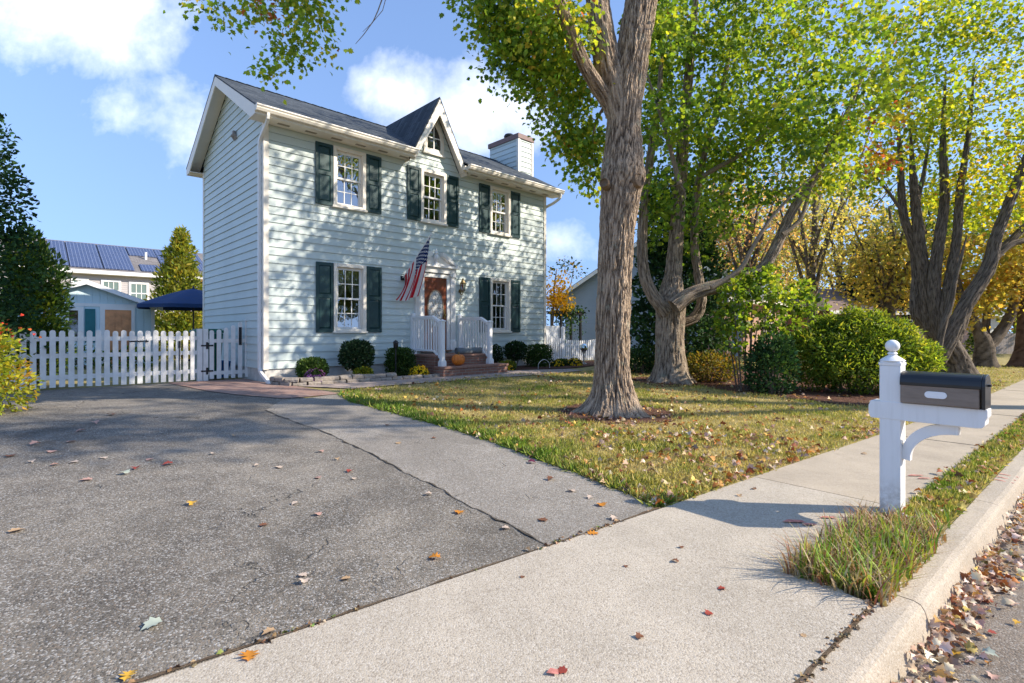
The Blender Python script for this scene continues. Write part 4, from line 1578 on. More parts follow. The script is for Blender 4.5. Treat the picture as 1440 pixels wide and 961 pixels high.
def clipped(name, label, L, d, rx, ry, z0, z1, n, cols, group=None, power=3.2, size=0.035, mat=None, leg=0.0, wts=(3, 4, 1.5)):
    x, y = H2(L, d)
    t = empty(name, (x, y, z0), HA, label, 'shrub', group)
    n = int(n * 1.9)
    size *= 1.3
    D = rnd_dirs(n)
    pn = np.sum(np.abs(D) ** power, axis=1) ** (-1 / power)
    n_in = n // 2
    rad = pn * np.concatenate([rng.uniform(0.30, 0.85, n_in), rng.uniform(0.80, 1.03, n - n_in)]) * (1 + 0.06 * np.array([mnoise.noise(Vector(v * 4)) for v in D]))
    h = (z1 - z0 - leg)
    P = D * rad[:, None] * np.array([rx, ry, h / 2]) + np.array([0, 0, leg + h / 2])
    P[:, 2] = np.maximum(P[:, 2], leg * 0.7 + 0.01)
    A = D + 0.8 * rnd_dirs(n) + np.array([0, 0, 0.35])
    leaf_cloud('foliage', P, A, D + 0.7 * rnd_dirs(n), size * rng.uniform(0.7, 1.3, n), palette(n, cols, wts), OVAL, mat or M_LEAFD, t)
    m = MB()
    for k in range(7):
        a = random.uniform(0, 6.28)
        e = Vector((math.cos(a) * rx * 0.7, math.sin(a) * ry * 0.7, leg + h * random.uniform(0.4, 0.85)))
        pts, rr = catmull([Vector((e.x * 0.08, e.y * 0.08, -0.02)), Vector((e.x * 0.4, e.y * 0.4, e.z * 0.4)), e], [0.016, 0.012, 0.004], 0.06)
        m.tube(pts, rr, 5)
    m.build('stems', M_TWIG, t)
    return t


bx = 0.62
clipped('boxwood_shrub', 'small flat-topped green boxwood nearest the left corner of the house', Lof(439, bx), bx, 0.30, 0.27, 0.29, 0.80, 2600, [(0.05, 0.095, 0.02), (0.085, 0.145, 0.028), (0.15, 0.21, 0.045)], 'clipped shrubs along the house front', leg=0.05)
clipped('holly_shrub', 'taller rounded glossy shrub under the lower left window', Lof(502, bx), bx, 0.38, 0.32, 0.29, 1.18, 2200, [(0.02, 0.045, 0.018), (0.04, 0.075, 0.028), (0.10, 0.14, 0.06)], 'clipped shrubs along the house front', 2.6, 0.045, leg=0.22)
clipped('boxwood_shrub', 'square dark green clipped boxwood just left of the brick stoop', Lof(563, bx), bx, 0.32, 0.30, 0.29, 0.98, 3000, BOX_COL, 'clipped shrubs along the house front', 4.5)
clipped('holly_shrub', 'loose dark shrub right of the stoop under the lower right window', Lof(725, bx), bx, 0.36, 0.30, 0.29, 1.10, 1100, HOLLY, 'clipped shrubs along the house front', 2.2, 0.05, leg=0.25)
clipped('boxwood_shrub', 'square clipped boxwood at the right corner of the house', Lof(757, bx), bx, 0.40, 0.36, 0.29, 0.98, 3200, BOX_COL, 'clipped shrubs along the house front', 5)
clipped('boxwood_shrub', 'small round dark shrub tucked behind the right railing', Lof(697, 0.35), 0.35, 0.22, 0.2, 0.29, 1.0, 900, HOLLY, 'clipped shrubs along the house front', 2.4)
clipped('low_shrub', 'small yellow-green mounded plant at the foot of the tall rounded shrub', Lof(511, 0.95), 0.95, 0.22, 0.18, 0.29, 0.56, 800, [(0.16, 0.20, 0.02), (0.32, 0.30, 0.02), (0.07, 0.11, 0.02)], None, 2.2)
clipped('low_shrub', 'low yellow-green plant right of the brick steps', Lof(713, 1.0), 1.0, 0.30, 0.22, 0.29, 0.54, 900, [(0.12, 0.17, 0.02), (0.30, 0.27, 0.03), (0.05, 0.09, 0.02)], None, 2.2)
clipped('low_shrub', 'dark low greenery beside the corner boxwood', Lof(790, 0.9), 0.9, 0.30, 0.2, 0.29, 0.5, 700, BOX_COL, None, 2.2)


def mum(label, L, d, r, h, pet, n=420, z0=0.29, x=None, y=None):
    if x is None:
        x, y = H2(L, d)
    t = empty('chrysanthemum', (x, y, z0), random.uniform(0, 6), label, 'flower', 'potted mums in flower')
    D = rnd_dirs(700)
    D[:, 2] = np.abs(D[:, 2])
    P = D * np.array([r, r, h]) * rng.uniform(0.55, 0.95, (700, 1))
    leaf_cloud('foliage', P, D + 0.7 * rnd_dirs(700), D + rnd_dirs(700), 0.045 * rng.uniform(0.7, 1.3, 700), palette(700, [(0.03, 0.06, 0.02), (0.06, 0.10, 0.03)], (1, 1)), OVAL, M_LEAFD, t)
    nb = n // 6
    D = rnd_dirs(nb)
    D[:, 2] = np.abs(D[:, 2]) * 0.9 + 0.1
    D /= np.linalg.norm(D, axis=1, keepdims=True)
    Cn = D * np.array([r, r, h]) * rng.uniform(0.92, 1.06, (nb, 1))
    k = 9
    P = np.repeat(Cn, k, 0)
    Nn = np.repeat(D, k, 0)
    A = np.cross(Nn, rnd_dirs(nb * k)) + 0.35 * Nn
    col = palette(nb * k, pet, [1] * len(pet), 0.12)
    leaf_cloud('blossoms', P, A, Nn, 0.034 * rng.uniform(0.8, 1.2, nb * k), col, OVAL, M_PETAL, t)
    return t


YEL = [(0.85, 0.56, 0.01), (0.88, 0.66, 0.03), (0.80, 0.45, 0.01)]
mum('yellow mum in front of the square boxwood, left of the brick step', Lof(590, 1.25), 1.25, 0.25, 0.28, YEL, 760)
mum('yellow mum right of the corner boxwood by the white fence', Lof(783, 1.05), 1.05, 0.22, 0.20, YEL, 330)
mum('larger yellow mum below the silver gazing ball', Lof(808, 1.2), 1.2, 0.26, 0.26, YEL, 480)
mum('few yellow blooms at the foot of the loose dark shrub', Lof(718, 1.25), 1.25, 0.14, 0.14, YEL, 150)
mum('purple ornamental cabbage in front of the leftmost boxwood', Lof(443, 1.06), 1.06, 0.25, 0.30, [(0.20, 0.06, 0.22), (0.32, 0.13, 0.32), (0.12, 0.06, 0.11)], 900)

# path light and wire hoop
x, y = H2(Lof(556.5, 0.95), 0.95)
pl = empty('path_light', (x, y, 0.29), HA, 'dark post lamp standing in the bed before the square boxwood', 'garden lamp')
m = MB()
m.tube([(0, 0, 0), (0, 0, 0.72)], 0.018, 10)
m.lathe([(0.07, 0), (0.06, 0.03), (0.02, 0.05)], 12)
m.build('post', M_BLACK, pl)
m = MB()
m.lathe([(0.035, 0.70), (0.055, 0.74), (0.06, 0.83), (0.075, 0.84), (0.05, 0.88), (0.02, 0.90), (0.0, 0.92)], 10)
m.build('lamp_head', M_BLACK, pl)
x, y = H2(Lof(765, 1.35), 1.35)
hp = MB()
P, rr = catmull([(-0.26, 0, 0), (-0.22, 0, 0.18), (0, 0, 0.28), (0.22, 0, 0.18), (0.26, 0, 0)], [0.008] * 5, 0.03)
hp.tube(P, rr, 6)
o = hp.build('wire_hoop', M_WHITE)
o.location = (x, y, 0.28)
o.rotation_euler = (0, 0, HA)
tag(o, 'thin white wire hoop edging the bed before the corner boxwood', 'garden edging')
# gazing ball
x, y = H2(Lof(821, 0.9), 0.9)
gb = empty('gazing_ball', (x, y, 0.28), 0, 'silver gazing ball on a slim stand before the white picket fence', 'garden ornament')
m = MB()
m.lathe([(0.12, 0), (0.10, 0.04), (0.03, 0.08), (0.025, 0.38), (0.07, 0.43), (0.08, 0.46)], 14)
m.build('stand', plain('stone_stand', (0.35, 0.33, 0.30), 0.9, 0.2), gb)
m = MB()
m.lathe([(0.14 * math.sin(a), 0.58 - 0.14 * math.cos(a)) for a in np.linspace(0.02, math.pi - 0.02, 14)], 24)
m.build('ball', plain('mirror_ball', (0.55, 0.68, 0.72), 0.08, 0.05, metal=1.0, bump=0), gb)

# ------------------------------------------------------------------ picket fences and gate


def picket(mb, s, z0, z1, w=0.092, th=0.02, y=0.0):
    pts = [(s - w / 2, z0), (s + w / 2, z0), (s + w / 2, z1 - w * 0.5)]
    pts += [(s + w / 2 * math.cos(a), z1 - w * 0.5 + w * 0.5 * math.sin(a)) for a in np.linspace(0.25, math.pi - 0.25, 7)]
    pts += [(s - w / 2, z1 - w * 0.5)]
    mb.prism(pts, y - th, y)


GZ = 0.27
x, y = H2(0, -1.24)
fence = empty('picket_fence', (x, y, 0), HA, 'white picket fence across the end of the driveway', 'fence')
Lp = Lof(283, -1.24)
Ll = Lof(18, -1.24)
s_ = Lp - 0.17
while s_ > Ll:
    m = MB()
    picket(m, s_, GZ + 0.045 + random.uniform(-0.01, 0.01), 1.43 + random.uniform(-0.015, 0.015))
    m.build('picket', M_FENCE, fence)
    s_ -= 0.139
mid = Lof(196, -1.24)
for z in (GZ + 0.20, GZ + 0.62, GZ + 0.95):
    for a_, b_ in ((Ll - 0.1, mid - 0.01), (mid + 0.01, Lp - 0.08)):
        m = MB()
        m.box((a_, 0.002, z), (b_, 0.04, z + 0.085))
        m.build('rail', M_FENCE, fence)
for s_ in (Lp - 0.03, Lp + 0.085):
    m = MB()
    m.box((s_ - 0.052, -0.03, GZ - 0.1), (s_ + 0.052, 0.072, 1.47))
    m.build('post', M_FENCE, fence, bevel=0.006)
m = MB()
m.box((mid - 0.18, -0.032, 1.19), (mid + 0.16, -0.0215, 1.215))
m.tube([(mid + 0.12, -0.04, 1.18), (mid + 0.12, -0.04, 1.24)], 0.008, 6)
m.build('latch', M_BLACK, fence)
mr = Lof(252, -1.24)
m = MB()
m.tube([(mr, -0.035, 0.55), (mr, -0.035, 1.2)], 0.009, 6)
m.box((mr - 0.02, -0.045, 1.05), (mr + 0.02, -0.021, 1.2))
m.build('drop_rod', M_BLACK, fence)

gate = empty('garden_gate', (x, y, 0), HA, 'white picket gate with rising tops beside the house wall', 'gate')
g0, g1 = Lof(297.5, -1.24), Lof(347, -1.24)
n = 6
for i in range(n):
    s_ = g0 + (g1 - g0) * i / (n - 1)
    m = MB()
    picket(m, s_, GZ + 0.05, 1.44 + 0.28 * (i / (n - 1)) ** 1.7)
    m.build('picket', M_FENCE, gate)
for z in (GZ + 0.14, GZ + 0.88):
    m = MB()
    m.box((g0 - 0.1, 0.002, z), (g1 + 0.03, 0.035, z + 0.085))
    m.build('rail', M_FENCE, gate)
m = MB()
m.box((g0 - 0.15, -0.01, GZ), (g0 - 0.085, 0.05, 1.25))
m.build('hinge_post', M_FENCE, gate)
for z in (GZ + 0.22, GZ + 0.80):
    m = MB()
    m.box((g0 - 0.22, -0.034, z), (g0 + 0.03, -0.0215, z + 0.035))
    m.box((g0 - 0.12, -0.036, z - 0.06), (g0 - 0.075, -0.0205, z + 0.095))
    m.build('hinge', M_BLACK, gate)
m = MB()
hx = g0 + (g1 - g0) * 0.8
P, rr = catmull([(hx, -0.022, 1.12), (hx, -0.07, 1.16), (hx, -0.07, 1.44), (hx, -0.022, 1.48)], [0.013] * 4, 0.03)
m.tube(P, rr, 8)
m.box((hx - 0.03, -0.03, 1.09), (hx + 0.03, -0.0215, 1.51))
m.build('handle', M_BLACK, gate)


def wheelie(label, L, d, col, h=1.05, name='wheeled_bin'):
    x, y = H2(L, d)
    t = empty(name, (x, y, GZ), HA, label, 'bin')
    mm = plain('bin_' + label.split()[0], col, 0.5, 0.1)
    m = MB()
    a, b = 0.22, 0.28
    m.add([(-a, -a, 0.06), (a, -a, 0.06), (a, a, 0.06), (-a, a, 0.06), (-b, -b, h - 0.1), (b, -b, h - 0.1), (b, b + 0.04, h - 0.1), (-b, b + 0.04, h - 0.1)],
          [(3, 2, 1, 0), (0, 1, 5, 4), (1, 2, 6, 5), (2, 3, 7, 6), (3, 0, 4, 7), (4, 5, 6, 7)])
    m.build('bin_body', mm, t, bevel=0.02)
    m = MB()
    m.box((-b - 0.02, -b - 0.03, h - 0.095), (b + 0.02, b + 0.06, h - 0.03))
    m.box((-b + 0.03, -b + 0.02, h - 0.03), (b - 0.03, b, h))
    m.build('lid', mm, t, bevel=0.015)
    for sx_ in (-1, 1):
        m = MB()
        m.lathe([(0.02, -0.025), (0.1, -0.025), (0.1, 0.025), (0.02, 0.025)], 16, Matrix.Translation((sx_ * 0.25, 0.24, 0.10)) @ Matrix.Rotation(R(90), 4, 'Y'))
        m.build('wheel', M_BLACK, t)
    return t


wheelie('green wheeled bin standing behind the garden gate', Lof(291, -1.65), -1.65, (0.01, 0.14, 0.09), 1.2)
tb = empty('recycling_tub', (*H2(-0.42, -2.3), GZ), HA, 'blue recycling tub seen through the garden gate', 'bin')
m = MB()
m.add([(-0.24, -0.18, 0.0), (0.24, -0.18, 0), (0.24, 0.18, 0), (-0.24, 0.18, 0), (-0.30, -0.23, 0.4), (0.30, -0.23, 0.4), (0.30, 0.23, 0.4), (-0.30, 0.23, 0.4),
       (-0.27, -0.20, 0.4), (0.27, -0.20, 0.4), (0.27, 0.20, 0.4), (-0.27, 0.20, 0.4), (-0.22, -0.16, 0.03), (0.22, -0.16, 0.03), (0.22, 0.16, 0.03), (-0.22, 0.16, 0.03)],
      [(3, 2, 1, 0), (0, 1, 5, 4), (1, 2, 6, 5), (2, 3, 7, 6), (3, 0, 4, 7), (4, 5, 9, 8), (5, 6, 10, 9), (6, 7, 11, 10), (7, 4, 8, 11), (8, 9, 13, 12), (9, 10, 14, 13), (10, 11, 15, 14), (11, 8, 12, 15), (12, 13, 14, 15)])
m.build('tub_body', plain('blue_plastic', (0.02, 0.14, 0.40), 0.45), tb)
m = MB()
m.box((-0.315, -0.25, 0.36), (0.315, -0.232, 0.405))
m.box((-0.315, 0.232, 0.36), (0.315, 0.25, 0.405))
m.build('rim', plain('blue_plastic', (0.02, 0.14, 0.40)), tb)

# fence at the right of the house, with a dip between its posts
x, y = H2(LW + 0.06, -0.35)
fr = empty('picket_fence', (x, y, 0), HA, 'white picket fence with a dipping top right of the house', 'fence')
LR = 4.4
m = MB()
m.box((0.0, -0.02, GZ), (1.1, 0.02, 1.62))
m.build('privacy_panel', M_VINYL, fr)
for s_ in (0.05, 1.16, LR):
    m = MB()
    m.box((s_ - 0.055, -0.17, GZ), (s_ + 0.055, -0.06, 1.55))
    m.lathe([(0.075, 1.55), (0.075, 1.57), (0.0, 1.62)], 4, Matrix.Translation((s_, -0.115, 0)), math.pi / 4)
    m.build('post', M_VINYL, fr)
s_ = 0.17
while s_ < LR - 0.1:
    m = MB()
    u_ = (s_ / LR) * 2 - 1
    picket(m, s_, GZ + 0.06, 1.08 + 0.30 * u_ * u_, 0.06, 0.02, -0.14)
    m.build('picket', M_VINYL, fr)
    s_ += 0.115
for z in (GZ + 0.14, GZ + 0.62):
    m = MB()
    m.box((0.10, -0.139, z), (LR - 0.06, -0.105, z + 0.07))
    m.build('rail', M_VINYL, fr)

# ------------------------------------------------------------------ shed, umbrella, houses around


def s_of(px, O):
    k = (px - 720) / F
    return (k * O[1] - O[0]) / (UX - UY * k)


SO = (-12.62, 18.4)
shed = empty('garden_shed', (*SO, 0), HA, 'pale blue garden shed with white trim and a brown door behind the fence', 'shed')
SW, SD, SE, SP = 3.75, 3.2, 2.34, 3.08
M_SHED = None
ms, nsd, bsd = new_mat('shed_panel')
tcs = nsd.node('ShaderNodeTexCoord').outputs['Object']
ss = nsd.node('ShaderNodeSeparateXYZ')
nsd.l.new(tcs, ss.inputs[0])
gr = nsd.math('FRACT', nsd.math('MULTIPLY', nsd.math('ADD', ss.outputs[0], ss.outputs[1]), 5.0))
gv = nsd.maprange(nsd.math('ABSOLUTE', nsd.math('SUBTRACT', gr, 0.5)), 0.0, 0.05)
nsd.set(bsd.inputs['Base Color'], nsd.mix(nsd.maprange(nsd.noise(tcs, 2, 5), 0.3, 0.7), (0.54, 0.70, 0.75), (0.61, 0.76, 0.79)))
nsd.set(bsd.inputs['Normal'], nsd.bump(gv, 0.8, 0.012))
m = MB()
m.prism([(-SW, GZ), (0, GZ), (0, SE), (-SW / 2, SP - 0.05), (-SW, SE)], 0, SD)
m.build('shed_wall', ms, shed)
m = MB()
for s_ in (-1, 1):
    c_ = -SW / 2
    e_ = SW / 2 + 0.22
    sl_ = (SP - SE) / (SW / 2)
    m.prism([(c_, SP + 0.03), (c_ + s_ * e_, SP + 0.03 - sl_ * e_), (c_ + s_ * e_, SP - 0.03 - sl_ * e_), (c_, SP - 0.03)], -0.22, SD + 0.2)
m.build('roof', plain('shed_shingle', (0.12, 0.12, 0.12), 0.9, 0.2, 20, 0.5), shed)
m = MB()
for s_ in (-1, 1):
    m.prism([(c_, SP + 0.02), (c_ + s_ * e_, SP + 0.02 - sl_ * e_), (c_ + s_ * e_, SP - 0.13 - sl_ * e_), (c_, SP - 0.13)], -0.245, -0.222)
build_each(m, 'rake_board', M_WHITE, shed)
m = MB()
m.box((-SW - 0.012, -0.02, GZ), (-SW + 0.09, -0.002, SE - 0.02))
m.box((-0.09, -0.02, GZ), (0.012, -0.002, SE - 0.02))
m.box((-SW + 0.01, -0.018, SE - 0.10), (-0.01, -0.003, SE - 0.0))
build_each(m, 'trim_board', M_WHITE, shed)
d0, d1 = s_of(147.5, SO), s_of(184.5, SO)
m = MB()
m.box((d0, -0.03, GZ + 0.05), (d1, -0.002, 2.14))
for i in range(3):
    w_ = (d1 - d0 - 0.16) / 3
    m.box((d0 + 0.08 + i * w_ + 0.006, -0.042, GZ + 0.2), (d0 + 0.08 + (i + 1) * w_ - 0.006, -0.029, 2.0))
m.build('door', plain('cedar_door', (0.62, 0.28, 0.12), 0.5, 0.25, 5, 0.2), shed, bevel=0.004)
m = MB()
m.box((d0 - 0.13, -0.028, GZ), (d0 - 0.002, -0.0025, 2.25))
m.box((d1 + 0.002, -0.028, GZ), (d1 + 0.10, -0.0025, 2.25))
m.box((d0 - 0.0015, -0.027, 2.145), (d1 + 0.0015, -0.0025, 2.25))
m.build('door_frame', M_WHITE, shed)
w0, w1 = s_of(90, SO), s_of(117.5, SO)
m = MB()
m.box((w0, -0.035, 1.1), (w0 + 0.12, -0.003, 2.22))
m.box((w1 - 0.14, -0.035, 1.1), (w1, -0.003, 2.22))
m.box((w0 + 0.12, -0.034, 2.1), (w1 - 0.14, -0.003, 2.22))
m.box((w0 + 0.12, -0.034, 1.1), (w1 - 0.14, -0.003, 1.2))
f = m.build('window', M_WHITE, shed)
m = MB()
m.add([(w0 + 0.12, -0.012, 1.2), (w1 - 0.14, -0.012, 1.2), (w1 - 0.14, -0.012, 2.1), (w0 + 0.12, -0.012, 2.1)], [(0, 1, 2, 3)])
m.build('pane', mdg, f)
m = MB()
m.box((s_of(119.5, SO), -0.035, 1.05), (s_of(134, SO), -0.003, 2.16))
m.build('shutter', plain('teal_shed', (0.02, 0.15, 0.17), 0.5), shed)

ux, uy = (272 - 720) / F * 18.2, 18.2
umb = empty('patio_umbrella', (ux, uy, GZ + 0.12), 0.2, 'navy blue patio umbrella open beside the shed', 'umbrella')
m = MB()
m.tube([(0, 0, 0), (0, 0, 2.5)], 0.022, 10)
m.lathe([(0.24, 0), (0.24, 0.06), (0.05, 0.10)], 16)
m.build('pole', M_BLACK, umb)
m = MB()
V, Fc = [], []
nr_, nk = 10, 64
for i in range(nr_ + 1):
    t = i / nr_
    for k in range(nk):
        a = 2 * math.pi * k / nk
        sc_ = math.cos(4 * a) ** 2
        r = 1.68 * t * (1 - 0.07 * (1 - sc_) * t)
        z = 2.52 - 0.60 * t ** 1.25 - 0.05 * (1 - sc_) * t * (1 - t)
        V.append((r * math.cos(a), r * math.sin(a), z))
for k in range(nk):
    V.append((V[nr_ * nk + k][0] * 1.005, V[nr_ * nk + k][1] * 1.005, V[nr_ * nk + k][2] - 0.12))
for i in range(nr_ + 1):
    for k in range(nk):
        Fc.append((i * nk + k, i * nk + (k + 1) % nk, (i + 1) * nk + (k + 1) % nk, (i + 1) * nk + k))
m.add(V, Fc, True)
m.build('canopy', plain('navy_cloth', (0.008, 0.035, 0.11), 0.8, 0.15), umb)
for k in range(8):
    a = 2 * math.pi * k / 8
    m = MB()
    m.tube([(0.02 * math.cos(a), 0.02 * math.sin(a), 2.46), (0.7 * math.cos(a), 0.7 * math.sin(a), 2.24), (1.62 * math.cos(a), 1.62 * math.sin(a), 1.90)], 0.009, 5)
    m.build('rib', M_BLACK, umb)
m = MB()
m.lathe([(0.04, 2.49), (0.05, 2.54), (0.02, 2.60), (0.0, 2.62)], 10)
m.build('finial', M_BLACK, umb)


def plain_house(name, label, O, rz, w, d, eave, peak, wall_mat, roof_mat, wins=(), gable_front=False, hip=0.0, over=0.35, z0=0.2, trim=None, win_mat=None):
    t = empty(name, (*O, 0), rz, label, 'house')
    trim = trim or M_WHITE
    m = MB()
    if gable_front:
        m.prism([(0, z0), (w, z0), (w, eave), (w / 2, peak - 0.08), (0, eave)], 0, d)
    elif hip:
        m.box((0, 0, z0), (w, d, eave))
    else:
        m.prism([(0, z0), (d, z0), (d, eave), (d / 2, peak - 0.08), (0, eave)], 0, w, lambda p, q, z: (q, p, z))
    m.build('wall', wall_mat, t)
    m = MB()
    if gable_front:
        sl_ = (peak - eave) / (w / 2)
        for s_ in (-1, 1):
            e_ = w / 2 + over
            m.prism([(w / 2, peak + 0.05), (w / 2 + s_ * e_, peak + 0.05 - sl_ * e_), (w / 2 + s_ * e_, peak - 0.08 - sl_ * e_), (w / 2, peak - 0.08)], -over, d + over)
    elif hip:
        a = [(-over, -over, eave), (w + over, -over, eave), (w + over, d + over, eave), (-over, d + over, eave)]
        r = [(hip, d / 2, peak), (w - hip, d / 2, peak)]
        lo = [(x_, y_, z_ - 0.16) for x_, y_, z_ in a]
        m.add(a + r + lo, [(0, 1, 5, 4), (1, 2, 5), (2, 3, 4, 5), (3, 0, 4), (9, 8, 7, 6)])
    else:
        sl_ = (peak - eave) / (d / 2)
        for s_ in (-1, 1):
            e_ = d / 2 + over
            m.prism([(d / 2, peak + 0.05), (d / 2 + s_ * e_, peak + 0.05 - sl_ * e_), (d / 2 + s_ * e_, peak - 0.05 - sl_ * e_), (d / 2, peak - 0.05)], -over, w + over, lambda p, q, z: (q, p, z))
    rf_ = m.build('roof', roof_mat, t)
    m = MB()
    if gable_front:
        for s_ in (-1, 1):
            m.prism([(w / 2, peak + 0.02), (w / 2 + s_ * e_, peak + 0.02 - sl_ * e_), (w / 2 + s_ * e_, peak - 0.16 - sl_ * e_), (w / 2, peak - 0.16)], -over - 0.03, -over - 0.003)
        build_each(m, 'rake_board', trim, t)
    else:
        ez = eave - (0 if hip else sl_ * over)
        m.box((-over, -over - 0.06, ez - 0.17), (w + over, -over - 0.003, ez + (-0.003 if hip else 0.03)))
        m.box((-over + 0.01, -over, ez - 0.19), (w + over - 0.01, -0.003, ez - 0.172))
        m.build('eave_trim', trim, t)
    for x0, x1, za, zb in wins:
        m = MB()
        k = 0.11
        m.box((x0, -0.05, za), (x0 + k, -0.002, zb))
        m.box((x1 - k, -0.05, za), (x1, -0.002, zb))
        m.box((x0 + k, -0.049, zb - k), (x1 - k, -0.002, zb))
        m.box((x0 + k, -0.049, za), (x1 - k, -0.002, za + k))
        zz_ = (za + zb) / 2
        m.box((x0 + k, -0.04, zz_ - 0.03), (x1 - k, -0.004, zz_ + 0.03))
        for i in (1, 2):
            xx_ = x0 + k + (x1 - x0 - 2 * k) * i / 3
            m.box((xx_ - 0.015, -0.032, za + k), (xx_ + 0.015, -0.006, zb - k))
        f_ = m.build('window', trim, t)
        m = MB()
        m.add([(x0 + k, -0.02, za + k), (x1 - k, -0.02, za + k), (x1 - k, -0.02, zb - k), (x0 + k, -0.02, zb - k)], [(0, 1, 2, 3)])
        m.build('pane', win_mat or mdg, f_)
    return t, rf_


def lapped(name, col, e=0.12):
    m, nt, b = new_mat(name)
    tc = nt.node('ShaderNodeTexCoord').outputs['Object']
    s = nt.node('ShaderNodeSeparateXYZ')
    nt.l.new(tc, s.inputs[0])
    fr_ = nt.math('FRACT', nt.math('DIVIDE', s.outputs[2], e))
    nt.set(b.inputs['Base Color'], nt.mix(nt.maprange(nt.noise(tc, 1.2, 5), 0.3, 0.7), tuple(c * 0.92 for c in col), tuple(c * 1.06 for c in col)))
    nt.set(b.inputs['Normal'], nt.bump(nt.math('SUBTRACT', 1.0, fr_), 0.9, 0.02))
    return m


BO = (-27.3, 25.4)
mwin, nwn, bwn = new_mat('grey_green_glass')
bwn.inputs['Base Color'].default_value = (0.16, 0.22, 0.21, 1)
bwn.inputs['Roughness'].default_value = 0.1
bh_w = [(s_of(a, BO), s_of(b, BO), za, zb) for a, b, za, zb in ((142, 170, 3.15, 4.35), (181, 209, 3.0, 4.3), (262, 285, 3.0, 4.3))]
bh_w += [(s_of(100, BO), s_of(125, BO), 3.2, 4.35)]
bh, bhr = plain_house('neighbor_house', 'two storey grey house with solar panels on its roof behind the shed', BO, HA, 24, 8.4, 4.95, 6.85,
                      lapped('grey_lap', (0.40, 0.37, 0.36)), shingle_mat('grey_shingle', (0.17, 0.155, 0.145), (0.24, 0.22, 0.21)), bh_w, win_mat=mwin)
msol, nso, bso = new_mat('solar_cell')
tco = nso.node('ShaderNodeTexCoord').outputs['Object']
brk = nso.node('ShaderNodeTexBrick')
nso.l.new(tco, brk.inputs['Vector'])
brk.offset = 0.0
brk.inputs['Scale'].default_value = 1.0
brk.inputs['Brick Width'].default_value = 0.165
brk.inputs['Row Height'].default_value = 0.155
brk.inputs['Mortar Size'].default_value = 0.007
brk.inputs['Color1'].default_value = (0.026, 0.036, 0.085, 1)
brk.inputs['Color2'].default_value = (0.035, 0.05, 0.115, 1)
brk.inputs['Mortar'].default_value = (0.25, 0.28, 0.36, 1)
nso.l.new(brk.outputs[0], bso.inputs['Base Color'])
bso.inputs['Roughness'].default_value = 0.18
bso.inputs['Specular IOR Level'].default_value = 0.8
bsl = (6.85 - 4.95) / 4.2
for a, b, v0, v1 in ((60, 86.5, 0.05, 0.95), (88.5, 135, 0.03, 0.95), (137, 180, 0.03, 0.95), (182, 223, 0.62, 0.95), (190, 226, 0.03, 0.27), (224, 252, 0.2, 0.95), (254, 290, 0.2, 0.95)):
    x0, x1 = s_of(a, BO) + 0.3, s_of(b, BO) + 0.3
    y0, y1 = -0.3 + v0 * 4.4, -0.3 + v1 * 4.4
    z_ = lambda y_: 4.95 + 0.05 + bsl * y_ + 0.07
    m = MB()
    V = [(x0, y0, z_(y0)), (x1, y0, z_(y0)), (x1, y1, z_(y1)), (x0, y1, z_(y1))]
    m.add(V + [(p, q, r - 0.05) for p, q, r in V], [(0, 1, 2, 3), (0, 4, 5, 1), (1, 5, 6, 2), (2, 6, 7, 3), (3, 7, 4, 0)])
    m.build('solar_panel', msol, bhr)
m = MB()
vx_ = s_of(205, BO) + 0.3
m.tube([(vx_, 2.0, 5.6), (vx_, 2.0, 6.35)], 0.07, 8)
m.build('vent_pipe', M_WHITE, bhr)

M_SLATE = shingle_mat('slate_shingle', (0.10, 0.11, 0.125), (0.16, 0.17, 0.18))
M_BROOF = shingle_mat('brown_shingle', (0.20, 0.13, 0.10), (0.28, 0.19, 0.15))
M_NBRICK = brick_mat('pink_brick', (0.42, 0.20, 0.13), (0.50, 0.28, 0.20), (0.50, 0.45, 0.38), 1.0, 0.22, 0.075, 0.01, 'xz')
plain_house('neighbor_house', 'slate blue gabled house beyond the white fence right of the big trunk', (2.55, 25.0), R(-9), 8.0, 9, 3.3, 6.0,
            lapped('slate_blue_lap', (0.27, 0.33, 0.40)), M_SLATE, (), True)
plain_house('neighbor_house', 'low brick house with a slate roof half hidden behind the dark holly', (9.4, 23.2), HA, 8.0, 6, 3.1, 4.9,
            M_NBRICK, M_SLATE, [(1.0, 2.0, 1.2, 2.5), (4.4, 5.6, 1.2, 2.5)], trim=M_TRIM)
plain_house('neighbor_house', 'low house with a brown hipped roof behind the golden cypress', (16.4, 27.0), R(18), 11, 7, 2.5, 4.0,
            M_NBRICK, M_BROOF, [(1.2, 2.4, 1.0, 2.1), (4.2, 6.0, 1.0, 2.1)], hip=3.2)
plain_house('neighbor_house', 'pale far house with a blue-grey roof at the end of the pavement', (27.0, 35.0), R(8), 7, 7, 2.6, 4.3,
            lapped('pale_lap', (0.62, 0.60, 0.54)), M_SLATE, [(1.5, 2.6, 0.9, 2.1)], hip=2.2)
x0, y0 = (1338 - 720) / F * 31, 31.0
wf = empty('board_fence', (x0, y0, 0), R(6), 'weathered grey board fence far down the pavement', 'fence')
mwd = plain('weathered_board', (0.40, 0.34, 0.30), 0.9, 0.25, 4, 0.3)
for i in range(60):
    m = MB()
    zt_ = 1.35 + random.uniform(-0.02, 0.02)
    a = i * 0.165
    m.prism([(a, 0.05), (a + 0.155, 0.05), (a + 0.155, zt_ - 0.03), (a + 0.12, zt_), (a + 0.035, zt_), (a, zt_ - 0.03)], 0, 0.02)
    m.build('fence_board', mwd, wf)
for z in (0.35, 1.0):
    m = MB()
    m.box((0, 0.022, z), (9.9, 0.06, z + 0.09))
    m.build('rail', mwd, wf)

